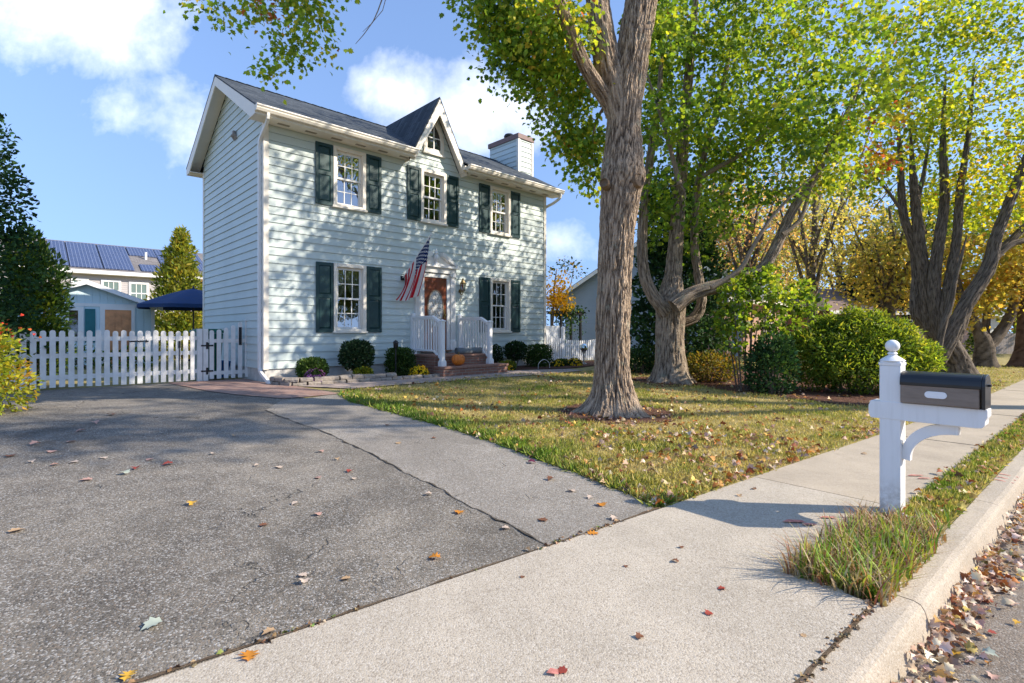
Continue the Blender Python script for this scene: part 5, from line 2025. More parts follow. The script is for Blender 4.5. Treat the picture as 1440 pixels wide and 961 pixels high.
# ------------------------------------------------------------------ mailbox
M_POST, ntp, bpp = new_mat('weathered_vinyl')
tcp = ntp.node('ShaderNodeTexCoord').outputs['Object']
spp = ntp.node('ShaderNodeSeparateXYZ')
ntp.l.new(tcp, spp.inputs[0])
streak = ntp.noise(ntp.mapping(tcp, (22, 22, 2.0)), 1.0, 5, 0.65)
spl = ntp.noise(tcp, 26, 5, 0.7)
low = ntp.math('MULTIPLY', ntp.maprange(spp.outputs[2], 0.04, 0.34, 1.0, 0.0), ntp.maprange(spl, 0.38, 0.62))
cp = ntp.mix(ntp.maprange(streak, 0.5, 0.75, 0, 0.22), (0.83, 0.82, 0.80), (0.52, 0.49, 0.43))
cp = ntp.mix(ntp.math('MULTIPLY', low, 0.75), cp, (0.30, 0.23, 0.16))
ntp.set(bpp.inputs['Base Color'], cp)
ntp.set(bpp.inputs['Roughness'], ntp.maprange(streak, 0.2, 0.8, 0.32, 0.6))
ntp.set(bpp.inputs['Normal'], ntp.bump(ntp.noise(ntp.mapping(tcp, (60, 60, 4)), 1.0, 3), 0.08, 0.003))
MX, MY = G(1255, 721)
mrz = math.atan2(R5[1], R5[0])
mail = empty('mailbox', (MX, MY, -0.035), mrz, 'bronze and black mailbox on a white post beside the pavement', 'mailbox')
m = MB()
w = 0.068
m.box((-w, -w, -0.1), (w, w, 1.175))
m.build('post', M_POST, mail, bevel=0.005)
m = MB()
Mx = Matrix.Translation((0, 0, 1.176))
m.lathe([(0.098, 0.0), (0.102, 0.012), (0.102, 0.022), (0.088, 0.03), (0.092, 0.036)], 4, Mx, math.pi / 4)
m.lathe([(0.085, 0.037), (0.07, 0.05), (0.034, 0.075), (0.024, 0.082), (0.034, 0.09), (0.03, 0.098), (0.02, 0.104)], 24, Mx)
m.lathe([(max(0.001, 0.048 * math.sin(a)), 0.150 - 0.048 * math.cos(a)) for a in np.linspace(0.35, math.pi - 0.01, 14)], 24, Mx)
m.build('post_cap', M_POST, mail)
m = MB()
ah = 0.135
m.prism([(-0.125, 0.765), (0.50, 0.765), (0.53, 0.77), (0.545, 0.79), (0.548, 0.82), (0.56, 0.85), (0.56, 0.765 + ah), (-0.125, 0.765 + ah), (-0.14, 0.86), (-0.14, 0.80)], -0.072, 0.072)
m.build('arm', M_POST, mail, bevel=0.004)
m = MB()
V = []
kk = 14
outer = [(0.063 + 0.27 * (1 - math.cos(a)) , 0.50 + 0.262 * math.sin(a)) for a in np.linspace(0, math.pi / 2, kk)]
inner = [(0.063 + 0.055 + 0.27 * (1 - math.cos(a)) - 0.0, 0.50 - 0.02 + 0.215 * math.sin(a)) for a in np.linspace(0, math.pi / 2, kk)]
outer = [(0.063, 0.47)] + outer + [(0.40, 0.763)]
inner = [(0.118, 0.46)] + inner + [(0.40, 0.695)]
m.prism(outer[:1] + outer[1:] + inner[::-1], -0.03, 0.03)
m.build('brace', M_POST, mail, bevel=0.003)
mbx, nbx, bbx = new_mat('bronze_metal')
tcb = nbx.node('ShaderNodeTexCoord').outputs['Object']
nbx.set(bbx.inputs['Base Color'], nbx.mix(nbx.maprange(nbx.noise(nbx.mapping(tcb, (3, 3, 14)), 1.5, 5, 0.65), 0.3, 0.75), (0.27, 0.215, 0.175), (0.17, 0.13, 0.10)))
bbx.inputs['Metallic'].default_value = 0.2
bbx.inputs['Roughness'].default_value = 0.42
x0, x1, z0_ = 0.075, 0.535, 0.905
hw, hs = 0.105, 0.145
m = MB()
m.box((x0, -hw, z0_), (x1 - 0.012, hw, z0_ + hs))
box_ = m.build('box_body', mbx, mail, bevel=0.006)
m = MB()
prof = [(-hw - 0.006, z0_ + hs - 0.012), (-hw - 0.006, z0_ + hs + 0.01)] + [(-(hw + 0.004) * math.cos(a), z0_ + hs + 0.012 + 0.078 * math.sin(a) ** 0.85) for a in np.linspace(0.12, math.pi - 0.12, 16)] + [(hw + 0.006, z0_ + hs + 0.01), (hw + 0.006, z0_ + hs - 0.012)]
m.prism(prof, x0 - 0.004, x1 - 0.002, lambda p, q, z: (q, p, z))
m.build('box_lid', plain('black_paint', (0.014, 0.014, 0.015), 0.33, 0.2, 6, 0.05, coat=0.2), box_, bevel=0.004)
m = MB()
m.prism([(p * 1.03, z) for p, z in [(-hw, z0_ - 0.004), (hw, z0_ - 0.004)] + prof[::-1]], x1 - 0.0015, x1 + 0.018, lambda p, q, z: (q, p, z))
m.build('box_door', plain('black_paint', (0.014, 0.014, 0.015)), box_, bevel=0.004)
m = MB()
m.box((x1 + 0.018, -0.02, z0_ + 0.15), (x1 + 0.035, 0.02, z0_ + 0.165))
m.build('handle', M_BLACK, box_)
m = MB()
ov_ = []
for sgn, cx_ in ((1, 0.325), (-1, 0.245)):
    for a in np.linspace(-math.pi / 2, math.pi / 2, 9):
        ov_.append((cx_ + sgn * 0.024 * math.cos(a), z0_ + 0.075 + sgn * 0.024 * math.sin(a)))
m.prism(ov_, -hw - 0.006, -hw - 0.0005)
m.build('oval_plate', plain('white_plate', (0.85, 0.85, 0.85), 0.4, 0.02), box_)

# ------------------------------------------------------------------ trees
def grow_tree(name, label, base, limbs, lobes, leaf, bark, group=None, flare=(0.0, 0.25, 4), ridge=0.10, segs=28, twig_seg=5, sag=0.15, roots=None, scar=None, step=0.06):
    """limbs: [(points, radii)], the first is the trunk; lobes: [(centre, (rx, ry, rz), clumps, colour key)];
    leaf: dict n, size, cols, wts, spread, shape, mat"""
    z0 = zg(*base)
    t = empty(name, (base[0], base[1], z0), 0, label, 'tree', group)
    B = Vector((base[0], base[1], z0))
    m = MB()
    nodes, nrad = [], []
    seed = random.uniform(0, 50)
    roots = roots or [(k * 6.283 / flare[2] + random.uniform(-0.3, 0.3), random.uniform(0.35, 0.9)) for k in range(int(flare[2]))]
    for li, (pts, rad) in enumerate(limbs):
        big = max(rad)
        P, rr = catmull([Vector(p) - B for p in pts], rad, step if li == 0 else (0.05 if big > 0.1 and segs > 60 else 0.12 if big > 0.06 else 0.2))
        sg = segs if li == 0 else max(7, int(8 + (230 if segs > 60 else 90) * big))

        def disp(p, a, i, li=li, big=big, rr=rr):
            c_, s_ = math.cos(a), math.sin(a)
            R0 = rr[i]
            r = 1 + 0.09 * mnoise.noise(Vector((c_ * 1.3 + seed, s_ * 1.3, p.z * 0.8)))
            disp.last = 0.55
            if big > 0.06:
                wv = 0.5 * mnoise.noise(Vector((c_ * 2 + seed, s_ * 2, p.z * 1.6)))
                f1 = max(2.0, R0 * 33)
                n1 = abs(mnoise.noise(Vector((c_ * f1 + wv, s_ * f1 + seed, p.z * 2.6))))
                n2 = mnoise.noise(Vector((c_ * f1 * 2.2, s_ * f1 * 2.2 + seed, p.z * 7.0 + wv)))
                k1 = min(1.0, n1 * 3.4)
                n3 = abs(mnoise.noise(Vector((c_ * f1 * 0.8 + seed, s_ * f1 * 0.8, p.z * 6.5 + 2 * wv))))
                k1 *= 0.62 + 0.38 * min(1.0, n3 * 5.0)
                disp.last = max(0.0, min(1.0, 0.78 * k1 + 0.30 * n2 + 0.1))
                r += ridge * (k1 - 0.6) * min(1.0, 0.12 / R0) + ridge * 0.45 * n2 * min(1.0, 0.12 / R0)
                r += 0.05 * mnoise.noise(Vector((c_ * 2.2 + seed, s_ * 2.2, p.z * 3.1)))
            if li == 0 and flare[0]:
                k = math.exp(-max(p.z, 0) / flare[1])
                q = 0.0
                for ra, am in roots:
                    da = (a - ra + math.pi) % (2 * math.pi) - math.pi
                    q += am * math.exp(-(da / 0.36) ** 2)
                r += flare[0] * k * (0.30 + q)
            return r
        m.tube(P, rr, sg, disp)
        st_ = 0 if li else int(len(P) * 0.45)
        for i in range(st_, len(P), 2):
            nodes.append(P[i])
            nrad.append(rr[i])
    NP = np.array([tuple(p) for p in nodes])
    NR = np.array(nrad)
    cl, key = [], []
    for c, rad, n, kk in lobes:
        c = Vector(c) - B
        D = rnd_dirs(n) * (rng.random((n, 1)) ** 0.42) * np.array(rad)
        for d in D:
            cl.append(np.array(c) + d)
            key.append(kk)
    cl = np.array(cl)
    key = np.array(key)
    dmin = np.array([np.min(np.linalg.norm(NP - c, axis=1)) for c in cl])
    order = np.argsort(dmin)
    LP, LA, LK = [], [], []
    for ci in order:
        c = cl[ci]
        d = NP - c
        dist = np.linalg.norm(d, axis=1)
        cost = dist + 0.7 * np.maximum(0, d[:, 2]) - 0.4 * np.minimum(NR, 0.06)
        j = int(np.argmin(cost))
        p0, p3 = Vector(NP[j]), Vector(c)
        L = (p3 - p0).length
        up = Vector((0, 0, 0.18 * L))
        rv = Vector(rnd_dirs(1)[0]) * 0.12 * L
        p1 = p0.lerp(p3, 0.35) + up * 0.7 + rv
        p2 = p0.lerp(p3, 0.72) + up + rv * 0.5
        r0 = min(NR[j] * 0.6, 0.007 + 0.014 * L)
        P, rr = catmull([p0, p1, p2, p3], [r0, r0 * 0.75, r0 * 0.5, max(0.003, r0 * 0.25)], max(0.16, L / 9))
        m.tube(P, rr, twig_seg, None, False)
        NP = np.vstack([NP, np.array([tuple(p) for p in P[1:]])])
        NR = np.concatenate([NR, np.array(rr[1:])])
        n = max(3, int(leaf['n'] * rng.uniform(0.5, 1.4)))
        u = rng.random(n) ** 0.6
        along = np.array([tuple(P[min(len(P) - 1, int(len(P) * (0.45 + 0.55 * x)))]) for x in u])
        sp = leaf['spread']
        Q = along + rng.normal(0, 1, (n, 3)) * np.array([sp, sp, sp * 0.7])
        LP.append(Q)
        o_ = Q - np.array(p0)
        LA.append(o_ / (np.linalg.norm(o_, axis=1, keepdims=True) + 1e-6) + 0.9 * rnd_dirs(n) + np.array([0, 0, -0.45]))
        LK.append(np.full(n, np.clip(key[ci] + rng.normal(0, 0.13), 0, 0.999)))
    m.build('trunk', bark, t)
    LP, LA, LK = np.vstack(LP), np.vstack(LA), np.concatenate(LK)
    n = len(LP)
    N = rnd_dirs(n) * 0.9 + np.array([0, 0, 0.6])
    leaf_cloud('crown', LP, LA, N, leaf['size'] * rng.uniform(0.65, 1.25, n), palette(n, leaf['cols'], leaf['wts'], 0.2, LK, 0.15), leaf.get('shape', MAPLE),
               leaf.get('mat', M_LEAF), t, 0.22, 0.25)
    if scar:
        for p, nrm_, r in scar:
            mm = MB()
            q = Vector(nrm_).to_track_quat('Z', 'Y').to_matrix().to_4x4()
            mm.lathe([(r * 1.15, -0.14), (r * 1.22, -0.02), (r * 1.12, 0.035), (r * 0.98, 0.04), (r * 0.9, 0.012), (r * 0.5, 0.004), (0.001, 0.0)], 22, Matrix.Translation(Vector(p) - B) @ q)
            mm.build('branch_scar', bark_mat('cut_wood', (0.16, 0.11, 0.07), (0.42, 0.31, 0.21), 0.8, None, 0.01), t)
    return t


def pts_at(lst, Y):
    out = []
    for p in lst:
        out.append(W(p[0], p[1], p[2] if len(p) > 2 else Y))
    return out


GREENS = [(0.08, 0.165, 0.028), (0.145, 0.27, 0.036), (0.24, 0.375, 0.046), (0.40, 0.48, 0.06), (0.60, 0.51, 0.07), (0.52, 0.29, 0.06), (0.48, 0.15, 0.06)]

Y1 = T1B[1]
base1 = (T1B[0], Y1)
trunk1 = pts_at([(862, 590), (862, 560), (861, 520), (862, 460), (864, 400), (867, 330), (872, 275), (875, 250), (876, 225), (877, 180), (880, 135), (887, 90), (893, 50), (902, 0), (916, -80), (932, -200), (940, -340)], Y1)
limbs1 = [(trunk1, [0.33, 0.30, 0.28, 0.265, 0.26, 0.265, 0.31, 0.35, 0.31, 0.27, 0.27, 0.26, 0.255, 0.25, 0.21, 0.16, 0.08]),
          (pts_at([(874, 170), (864, 130), (856, 95), (846, 45), (838, -10), (822, -90), (800, -200), (790, -300)], Y1 - 0.05), [0.20, 0.20, 0.20, 0.195, 0.18, 0.15, 0.10, 0.04]),
          (pts_at([(872, 178, Y1), (858, 150, Y1 - 0.02), (843, 126, Y1 - 0.15), (822, 92, Y1 - 0.4), (802, 45, Y1 - 0.7), (778, -20, Y1 - 1.0), (735, -100, Y1 - 1.2), (690, -160, Y1 - 1.2)], Y1 - 0.2), [0.13, 0.125, 0.115, 0.10, 0.09, 0.075, 0.05, 0.02]),
          (pts_at([(838, -10), (770, -110, Y1), (680, -150, Y1 + 0.1), (580, -160, Y1 + 0.2), (480, -130, Y1 + 0.2), (430, -70, Y1 + 0.2), (428, -10, Y1 + 0.2)], Y1), [0.11, 0.095, 0.08, 0.065, 0.04, 0.018, 0.008]),
          (pts_at([(580, -160, Y1 + 0.2), (460, -190, Y1), (360, -150, Y1 - 0.2), (320, -70, Y1 - 0.2), (305, -5, Y1 - 0.2)], Y1), [0.05, 0.04, 0.025, 0.012, 0.006]),
          (pts_at([(640, -155, Y1 + 0.1), (580, -90, Y1 + 0.3), (545, -20, Y1 + 0.4), (525, 30, Y1 + 0.4), (500, 62, Y1 + 0.4)], Y1), [0.03, 0.02, 0.012, 0.008, 0.004]),
          (pts_at([(545, -20, Y1 + 0.4), (538, 15, Y1 + 0.4), (510, 45, Y1 + 0.5)], Y1), [0.008, 0.006, 0.003]),
          (pts_at([(900, 10), (950, -60, Y1 + 0.3), (1030, -130, Y1 + 0.6), (1110, -220, Y1 + 0.8)], Y1), [0.15, 0.12, 0.08, 0.04]),
          (pts_at([(838, -10), (800, -80, Y1 + 0.8), (760, -150, Y1 + 1.6), (740, -240, Y1 + 2.0)], Y1), [0.10, 0.08, 0.05, 0.02]),
          (pts_at([(850, 60), (815, 30, Y1 + 0.5), (770, 40, Y1 + 1.0), (735, 70, Y1 + 1.3)], Y1), [0.06, 0.045, 0.03, 0.012]),
          (pts_at([(858, 140), (838, 170, Y1 + 0.3), (832, 215, Y1 + 0.45), (830, 255, Y1 + 0.5)], Y1), [0.03, 0.02, 0.012, 0.006])]
pm = Y1 / F


def lobe(px, py, rx, ry, Y, dr, n, key):
    return (W(px, py, Y), (rx * Y / F, dr, ry * Y / F), n, key)


lobes1 = [lobe(735, 75, 62, 62, Y1 + 0.9, 0.7, 64, 0.40), lobe(700, 20, 55, 38, Y1 + 0.6, 0.7, 40, 0.42), lobe(785, 120, 45, 62, Y1 + 0.6, 0.6, 46, 0.42),
          lobe(775, 30, 60, 50, Y1 - 0.5, 0.6, 40, 0.52), lobe(828, 225, 24, 55, Y1 + 0.5, 0.3, 20, 0.40), lobe(800, 190, 26, 40, Y1 + 0.5, 0.3, 16, 0.45), lobe(925, 30, 40, 50, Y1 + 0.4, 0.5, 14, 0.35),
          lobe(428, 20, 24, 36, Y1 + 0.2, 0.22, 8, 0.55), lobe(440, -25, 60, 30, Y1 + 0.2, 0.3, 8, 0.55), lobe(452, 55, 18, 26, Y1 + 0.2, 0.12, 4, 0.55),
          lobe(380, 95, 18, 12, Y1 + 0.2, 0.1, 3, 0.42), lobe(405, 70, 16, 14, Y1 + 0.2, 0.1, 4, 0.42), lobe(365, 5, 24, 14, Y1 - 0.1, 0.15, 5, 0.5), lobe(310, 18, 12, 16, Y1 - 0.2, 0.12, 3, 0.36), lobe(262, 0, 18, 7, Y1 - 0.2, 0.1, 2, 0.42),
          lobe(680, -140, 130, 90, Y1 + 0.4, 1.2, 90, 0.42), lobe(850, -190, 150, 120, Y1 + 0.2, 1.5, 110, 0.42), lobe(1020, -170, 120, 100, Y1 + 0.5, 1.3, 80, 0.40), lobe(790, -320, 160, 110, Y1 + 0.8, 1.6, 80, 0.45), lobe(940, -360, 120, 110, Y1, 1.5, 60, 0.45)]
t1 = grow_tree('maple_tree', 'big rough-barked maple in the middle of the lawn with a pruned knot', base1, limbs1, lobes1,
               dict(n=40, size=0.085, cols=GREENS, wts=(1.5, 3.5, 4, 3.4, 2.6, 0.8, 0.1), spread=0.17), M_BARK1, None, (0.75, 0.22, 5), 0.19, 160, 5, roots=[(3.25, 1.5), (4.1, 0.75), (4.9, 0.45), (5.7, 0.9), (0.35, 0.7), (1.4, 0.6), (2.3, 0.7)], step=0.022,
               scar=[(W(897, 254, Y1 - 0.27), (0.60, -0.80, 0.12), 0.10), (W(850, 258, Y1 - 0.31), (-0.45, -0.88, 0.1), 0.065)])

Y2 = T2B[1]
trunk2 = pts_at([(944, 545), (943, 520), (942, 490), (942, 455), (943, 425), (947, 385), (951, 330), (956, 260), (962, 180), (970, 90), (978, 0), (985, -80)], Y2)
limbs2 = [(trunk2, [0.40, 0.37, 0.345, 0.34, 0.36, 0.20, 0.17, 0.15, 0.13, 0.10, 0.07, 0.03]),
          (pts_at([(938, 440), (918, 415), (906, 385), (903, 345), (906, 290), (916, 210), (928, 120), (930, 40)], Y2 - 0.2), [0.19, 0.15, 0.135, 0.12, 0.11, 0.09, 0.06, 0.03]),
          (pts_at([(948, 432), (970, 415), (1005, 404), (1045, 394), (1075, 375), (1097, 335), (1115, 295), (1145, 250), (1168, 205), (1195, 150), (1220, 90)], Y2 - 0.7), [0.19, 0.165, 0.15, 0.14, 0.13, 0.115, 0.10, 0.085, 0.07, 0.05, 0.03]),
          (pts_at([(955, 455), (975, 448), (986, 430), (984, 400), (977, 350), (978, 290), (990, 220), (1012, 140), (1030, 50), (1040, -40)], Y2 + 0.3), [0.13, 0.125, 0.12, 0.11, 0.10, 0.09, 0.08, 0.065, 0.045, 0.02]),
          (pts_at([(1100, 330), (1125, 310), (1138, 270), (1150, 230)], Y2 - 0.8), [0.06, 0.05, 0.035, 0.02]),
          (pts_at([(985, 250), (1010, 235), (1045, 215), (1085, 175), (1120, 130), (1150, 70)], Y2 - 0.3), [0.06, 0.055, 0.05, 0.04, 0.03, 0.015]),
          (pts_at([(978, 300), (1000, 290), (1030, 255), (1055, 215), (1090, 150)], Y2 + 0.8), [0.06, 0.05, 0.04, 0.03, 0.015]),
          (pts_at([(1000, 405), (1040, 380), (1060, 345), (1090, 300), (1130, 260), (1160, 235)], Y2 - 1.6), [0.06, 0.055, 0.045, 0.035, 0.025, 0.012]),
          (pts_at([(956, 260), (940, 200), (925, 150), (905, 90)], Y2 - 1.2), [0.06, 0.045, 0.03, 0.015])]
lobes2 = [lobe(930, 60, 50, 70, Y2 - 0.3, 2.56, 46, 0.30), lobe(1000, 70, 75, 80, Y2, 3.52, 70, 0.33), lobe(1095, 70, 85, 80, Y2 - 0.5, 3.52, 70, 0.38),
          lobe(930, 190, 36, 60, Y2 - 0.2, 2.24, 34, 0.28), lobe(1005, 200, 65, 65, Y2, 3.20, 60, 0.30), lobe(1095, 190, 75, 60, Y2 - 0.8, 3.20, 58, 0.33),
          lobe(1180, 150, 60, 75, Y2 - 0.8, 2.56, 44, 0.40), lobe(965, 320, 55, 40, Y2 + 0.2, 2.24, 26, 0.26), lobe(1040, 280, 45, 35, Y2, 2.24, 20, 0.30), lobe(915, 300, 24, 45, Y2, 1.44, 14, 0.28), lobe(1180, 250, 40, 30, Y2 - 0.8, 1.60, 10, 0.5),
          lobe(1010, -80, 130, 90, Y2, 4.16, 60, 0.36), lobe(1150, -60, 110, 90, Y2 - 0.5, 3.84, 40, 0.4), lobe(1050, -200, 130, 80, Y2, 3.84, 30, 0.4)]
t2 = grow_tree('maple_tree', 'green maple with a low branch sweeping right, standing in front of the dark holly', (T2B[0], Y2), limbs2, lobes2,
               dict(n=42, size=0.112, cols=GREENS, wts=(0.8, 2.5, 5, 5, 1.4, 0.2, 0.15), spread=0.23), M_BARK2, None, (0.8, 0.22, 5), 0.20, 90, step=0.035)

B3 = G(1345, 527)
Y3 = B3[1]
trunk3 = pts_at([(1352, 535), (1348, 520), (1340, 500), (1326, 478), (1312, 460), (1304, 430), (1300, 390), (1292, 330), (1285, 260), (1280, 180)], Y3)
limbs3 = [(trunk3, [0.42, 0.40, 0.36, 0.36, 0.30, 0.20, 0.17, 0.15, 0.11, 0.014]),
          (pts_at([(1318, 470), (1296, 452), (1288, 430), (1290, 380), (1283, 340), (1270, 300), (1266, 230), (1262, 150)], Y3 + 0.2), [0.2, 0.18, 0.17, 0.15, 0.13, 0.12, 0.08, 0.014]),
          (pts_at([(1326, 478), (1316, 440), (1314, 390), (1322, 330), (1328, 280), (1326, 200), (1330, 100)], Y3 - 0.3), [0.22, 0.18, 0.16, 0.15, 0.12, 0.08, 0.014]),
          (pts_at([(1330, 485), (1328, 440), (1338, 380), (1346, 330), (1350, 270), (1362, 190), (1370, 90)], Y3 - 0.5), [0.20, 0.15, 0.13, 0.12, 0.10, 0.07, 0.012]),
          (pts_at([(1320, 508), (1332, 485), (1352, 440), (1380, 395), (1392, 370), (1402, 330), (1425, 270), (1450, 200), (1470, 100)], Y3 - 0.9), [0.20, 0.20, 0.195, 0.185, 0.18, 0.15, 0.12, 0.09, 0.014]),
          (pts_at([(1340, 480), (1360, 425), (1378, 395), (1400, 360), (1430, 330), (1480, 280), (1530, 220)], Y3 + 0.5), [0.22, 0.2, 0.17, 0.14, 0.11, 0.08, 0.014]),
          (pts_at([(1318, 500), (1326, 460), (1336, 430), (1342, 400), (1352, 360), (1360, 330)], Y3 - 1.1), [0.09, 0.08, 0.075, 0.06, 0.045, 0.010]),
          (pts_at([(1300, 330), (1290, 290), (1300, 240), (1312, 160)], Y3 + 0.6), [0.09, 0.08, 0.06, 0.012]),
          (pts_at([(1270, 300), (1245, 265), (1225, 245), (1190, 235)], Y3), [0.05, 0.04, 0.03, 0.012]),
          (pts_at([(1392, 370), (1420, 345), (1450, 335), (1500, 310)], Y3 - 0.5), [0.10, 0.09, 0.07, 0.012])]
YG = [(0.138, 0.250, 0.031), (0.250, 0.388, 0.037), (0.413, 0.500, 0.050), (0.600, 0.562, 0.062), (0.775, 0.575, 0.062), (0.750, 0.375, 0.075), (0.525, 0.150, 0.062)]
lobes3 = [lobe(1250, 70, 75, 75, Y3 - 0.3, 3.00, 56, 0.32), lobe(1350, 60, 85, 80, Y3 - 0.3, 3.30, 66, 0.36), lobe(1450, 100, 90, 95, Y3, 3.60, 60, 0.42),
          lobe(1270, 185, 70, 60, Y3, 2.70, 44, 0.36), lobe(1370, 190, 80, 65, Y3, 3.00, 48, 0.46), lobe(1450, 260, 50, 60, Y3 - 0.2, 2.40, 30, 0.52),
          lobe(1330, 275, 60, 30, Y3 + 0.3, 2.10, 22, 0.50), lobe(1225, 250, 45, 35, Y3 + 0.2, 1.80, 18, 0.44), lobe(1400, 300, 40, 30, Y3, 1.80, 12, 0.5), lobe(1240, 165, 30, 22, Y3 - 1.4, 0.75, 5, 0.97),
          lobe(1235, 225, 38, 14, Y3 - 1.6, 0.75, 6, 0.97), lobe(1340, -70, 140, 80, Y3, 3.60, 36, 0.4), lobe(1490, -40, 110, 90, Y3, 3.60, 26, 0.45)]
t3 = grow_tree('maple_tree', 'spreading many-stemmed maple behind the mailbox with yellow-green leaves', B3, limbs3, lobes3,
               dict(n=42, size=0.115, cols=YG, wts=(2.2, 4.5, 5, 4, 1.8, 0.5, 0.3), spread=0.25), M_BARK3, None, (0.5, 0.22, 5), 0.20, 70, step=0.04)

tx, ty = 17.5, 8.6
grow_tree('maple_tree', 'tall street maple standing beyond the right edge, leaning over the pavement', (tx, ty),
          [([Vector((tx, ty, 0)), Vector((tx + 0.1, ty, 3)), Vector((tx, ty + 0.1, 6)), Vector((tx - 0.3, ty - 0.4, 10)), Vector((tx - 0.4, ty - 0.5, 15))], [0.40, 0.32, 0.28, 0.2, 0.04]),
           ([Vector((tx, ty, 6.5)), Vector((tx - 0.6, ty - 1.6, 9.0)), Vector((tx - 1.4, ty - 3.2, 11.2)), Vector((tx - 2.0, ty - 4.2, 13.2))], [0.17, 0.14, 0.09, 0.02]),
           ([Vector((tx, ty, 7.0)), Vector((tx + 1.6, ty + 0.5, 9.5)), Vector((tx + 2.8, ty + 0.8, 12.5))], [0.14, 0.10, 0.02])],
          [(Vector((tx - 1.6, ty - 3.4, 12.2)), (1.2, 1.2, 0.8), 15, 0.4), (Vector((tx - 2.2, ty - 4.6, 13.4)), (1.4, 1.2, 0.9), 20, 0.4), (Vector((tx - 0.8, ty - 3.9, 14.4)), (1.5, 1.2, 0.9), 18, 0.4), (Vector((tx - 1.2, ty - 2.2, 14.0)), (1.5, 1.2, 1.0), 16, 0.4), (Vector((tx + 1.5, ty + 0.5, 13.0)), (2, 2, 1.5), 30, 0.4)],
          dict(n=30, size=0.15, cols=YG, wts=(1, 3, 4, 4, 2, 1, 0.3), spread=0.26), M_BARK3, None, (0.6, 0.25, 4), 0.1, 20)

# trees along the pavement and behind the gardens
B4 = G(1386, 516)
Y4 = B4[1]
grow_tree('maple_tree', 'small forked maple with orange-yellow leaves farther along the pavement', B4,
          [(pts_at([(1386, 522), (1385, 505), (1384, 485), (1376, 465), (1362, 440), (1350, 410), (1345, 380)], Y4), [0.42, 0.34, 0.30, 0.2, 0.16, 0.12, 0.06]),
           (pts_at([(1386, 488), (1404, 470), (1420, 445), (1430, 410), (1436, 375)], Y4), [0.24, 0.2, 0.17, 0.12, 0.06]),
           (pts_at([(1384, 480), (1388, 440), (1392, 400), (1395, 350)], Y4 + 0.4), [0.16, 0.12, 0.09, 0.04])],
          [lobe(1370, 410, 45, 28, Y4, 1.5, 26, 0.62), lobe(1420, 395, 40, 35, Y4, 1.6, 30, 0.66), lobe(1380, 360, 60, 40, Y4, 1.8, 34, 0.58), lobe(1450, 360, 50, 40, Y4, 1.6, 26, 0.62), lobe(1350, 435, 26, 16, Y4, 0.8, 8, 0.6)],
          dict(n=40, size=0.14, cols=[(0.24, 0.28, 0.06), (0.42, 0.40, 0.08), (0.54, 0.47, 0.11), (0.56, 0.40, 0.12), (0.52, 0.28, 0.10)], wts=(3, 4, 4, 2, 0.5), spread=0.4), M_BARK3, None, (0.5, 0.2, 4), 0.1, 20)
B5 = (1446 - 720, 0)
Y5 = 20.5
grow_tree('street_tree', 'thick reddish trunk cut by the right edge of the picture', ((1447 - 720) / F * Y5, Y5),
          [(pts_at([(1447, 518), (1446, 490), (1446, 450), (1448, 400), (1452, 330), (1455, 250)], Y5), [0.55, 0.38, 0.34, 0.32, 0.26, 0.12])],
          [lobe(1460, 300, 60, 50, Y5, 2.0, 26, 0.4), lobe(1480, 210, 70, 60, Y5, 2.0, 24, 0.4)],
          dict(n=30, size=0.2, cols=YG, wts=(1, 3, 4, 3, 2, 1, 0.3), spread=0.5), bark_mat('reddish_bark', (0.06, 0.04, 0.032), (0.22, 0.15, 0.12), 1.0), None, (0.5, 0.25, 5), 0.1, 20)

BGC = {'orange': [(0.42, 0.36, 0.20), (0.58, 0.42, 0.24), (0.68, 0.46, 0.28), (0.70, 0.56, 0.36)],
       'straw': [(0.26, 0.30, 0.10), (0.42, 0.43, 0.14), (0.56, 0.52, 0.20), (0.62, 0.54, 0.28)],
       'yellow': [(0.24, 0.27, 0.07), (0.36, 0.36, 0.10), (0.50, 0.45, 0.14), (0.52, 0.39, 0.14)],
       'green': [(0.09, 0.15, 0.035), (0.15, 0.24, 0.05), (0.25, 0.33, 0.06), (0.38, 0.40, 0.08)]}


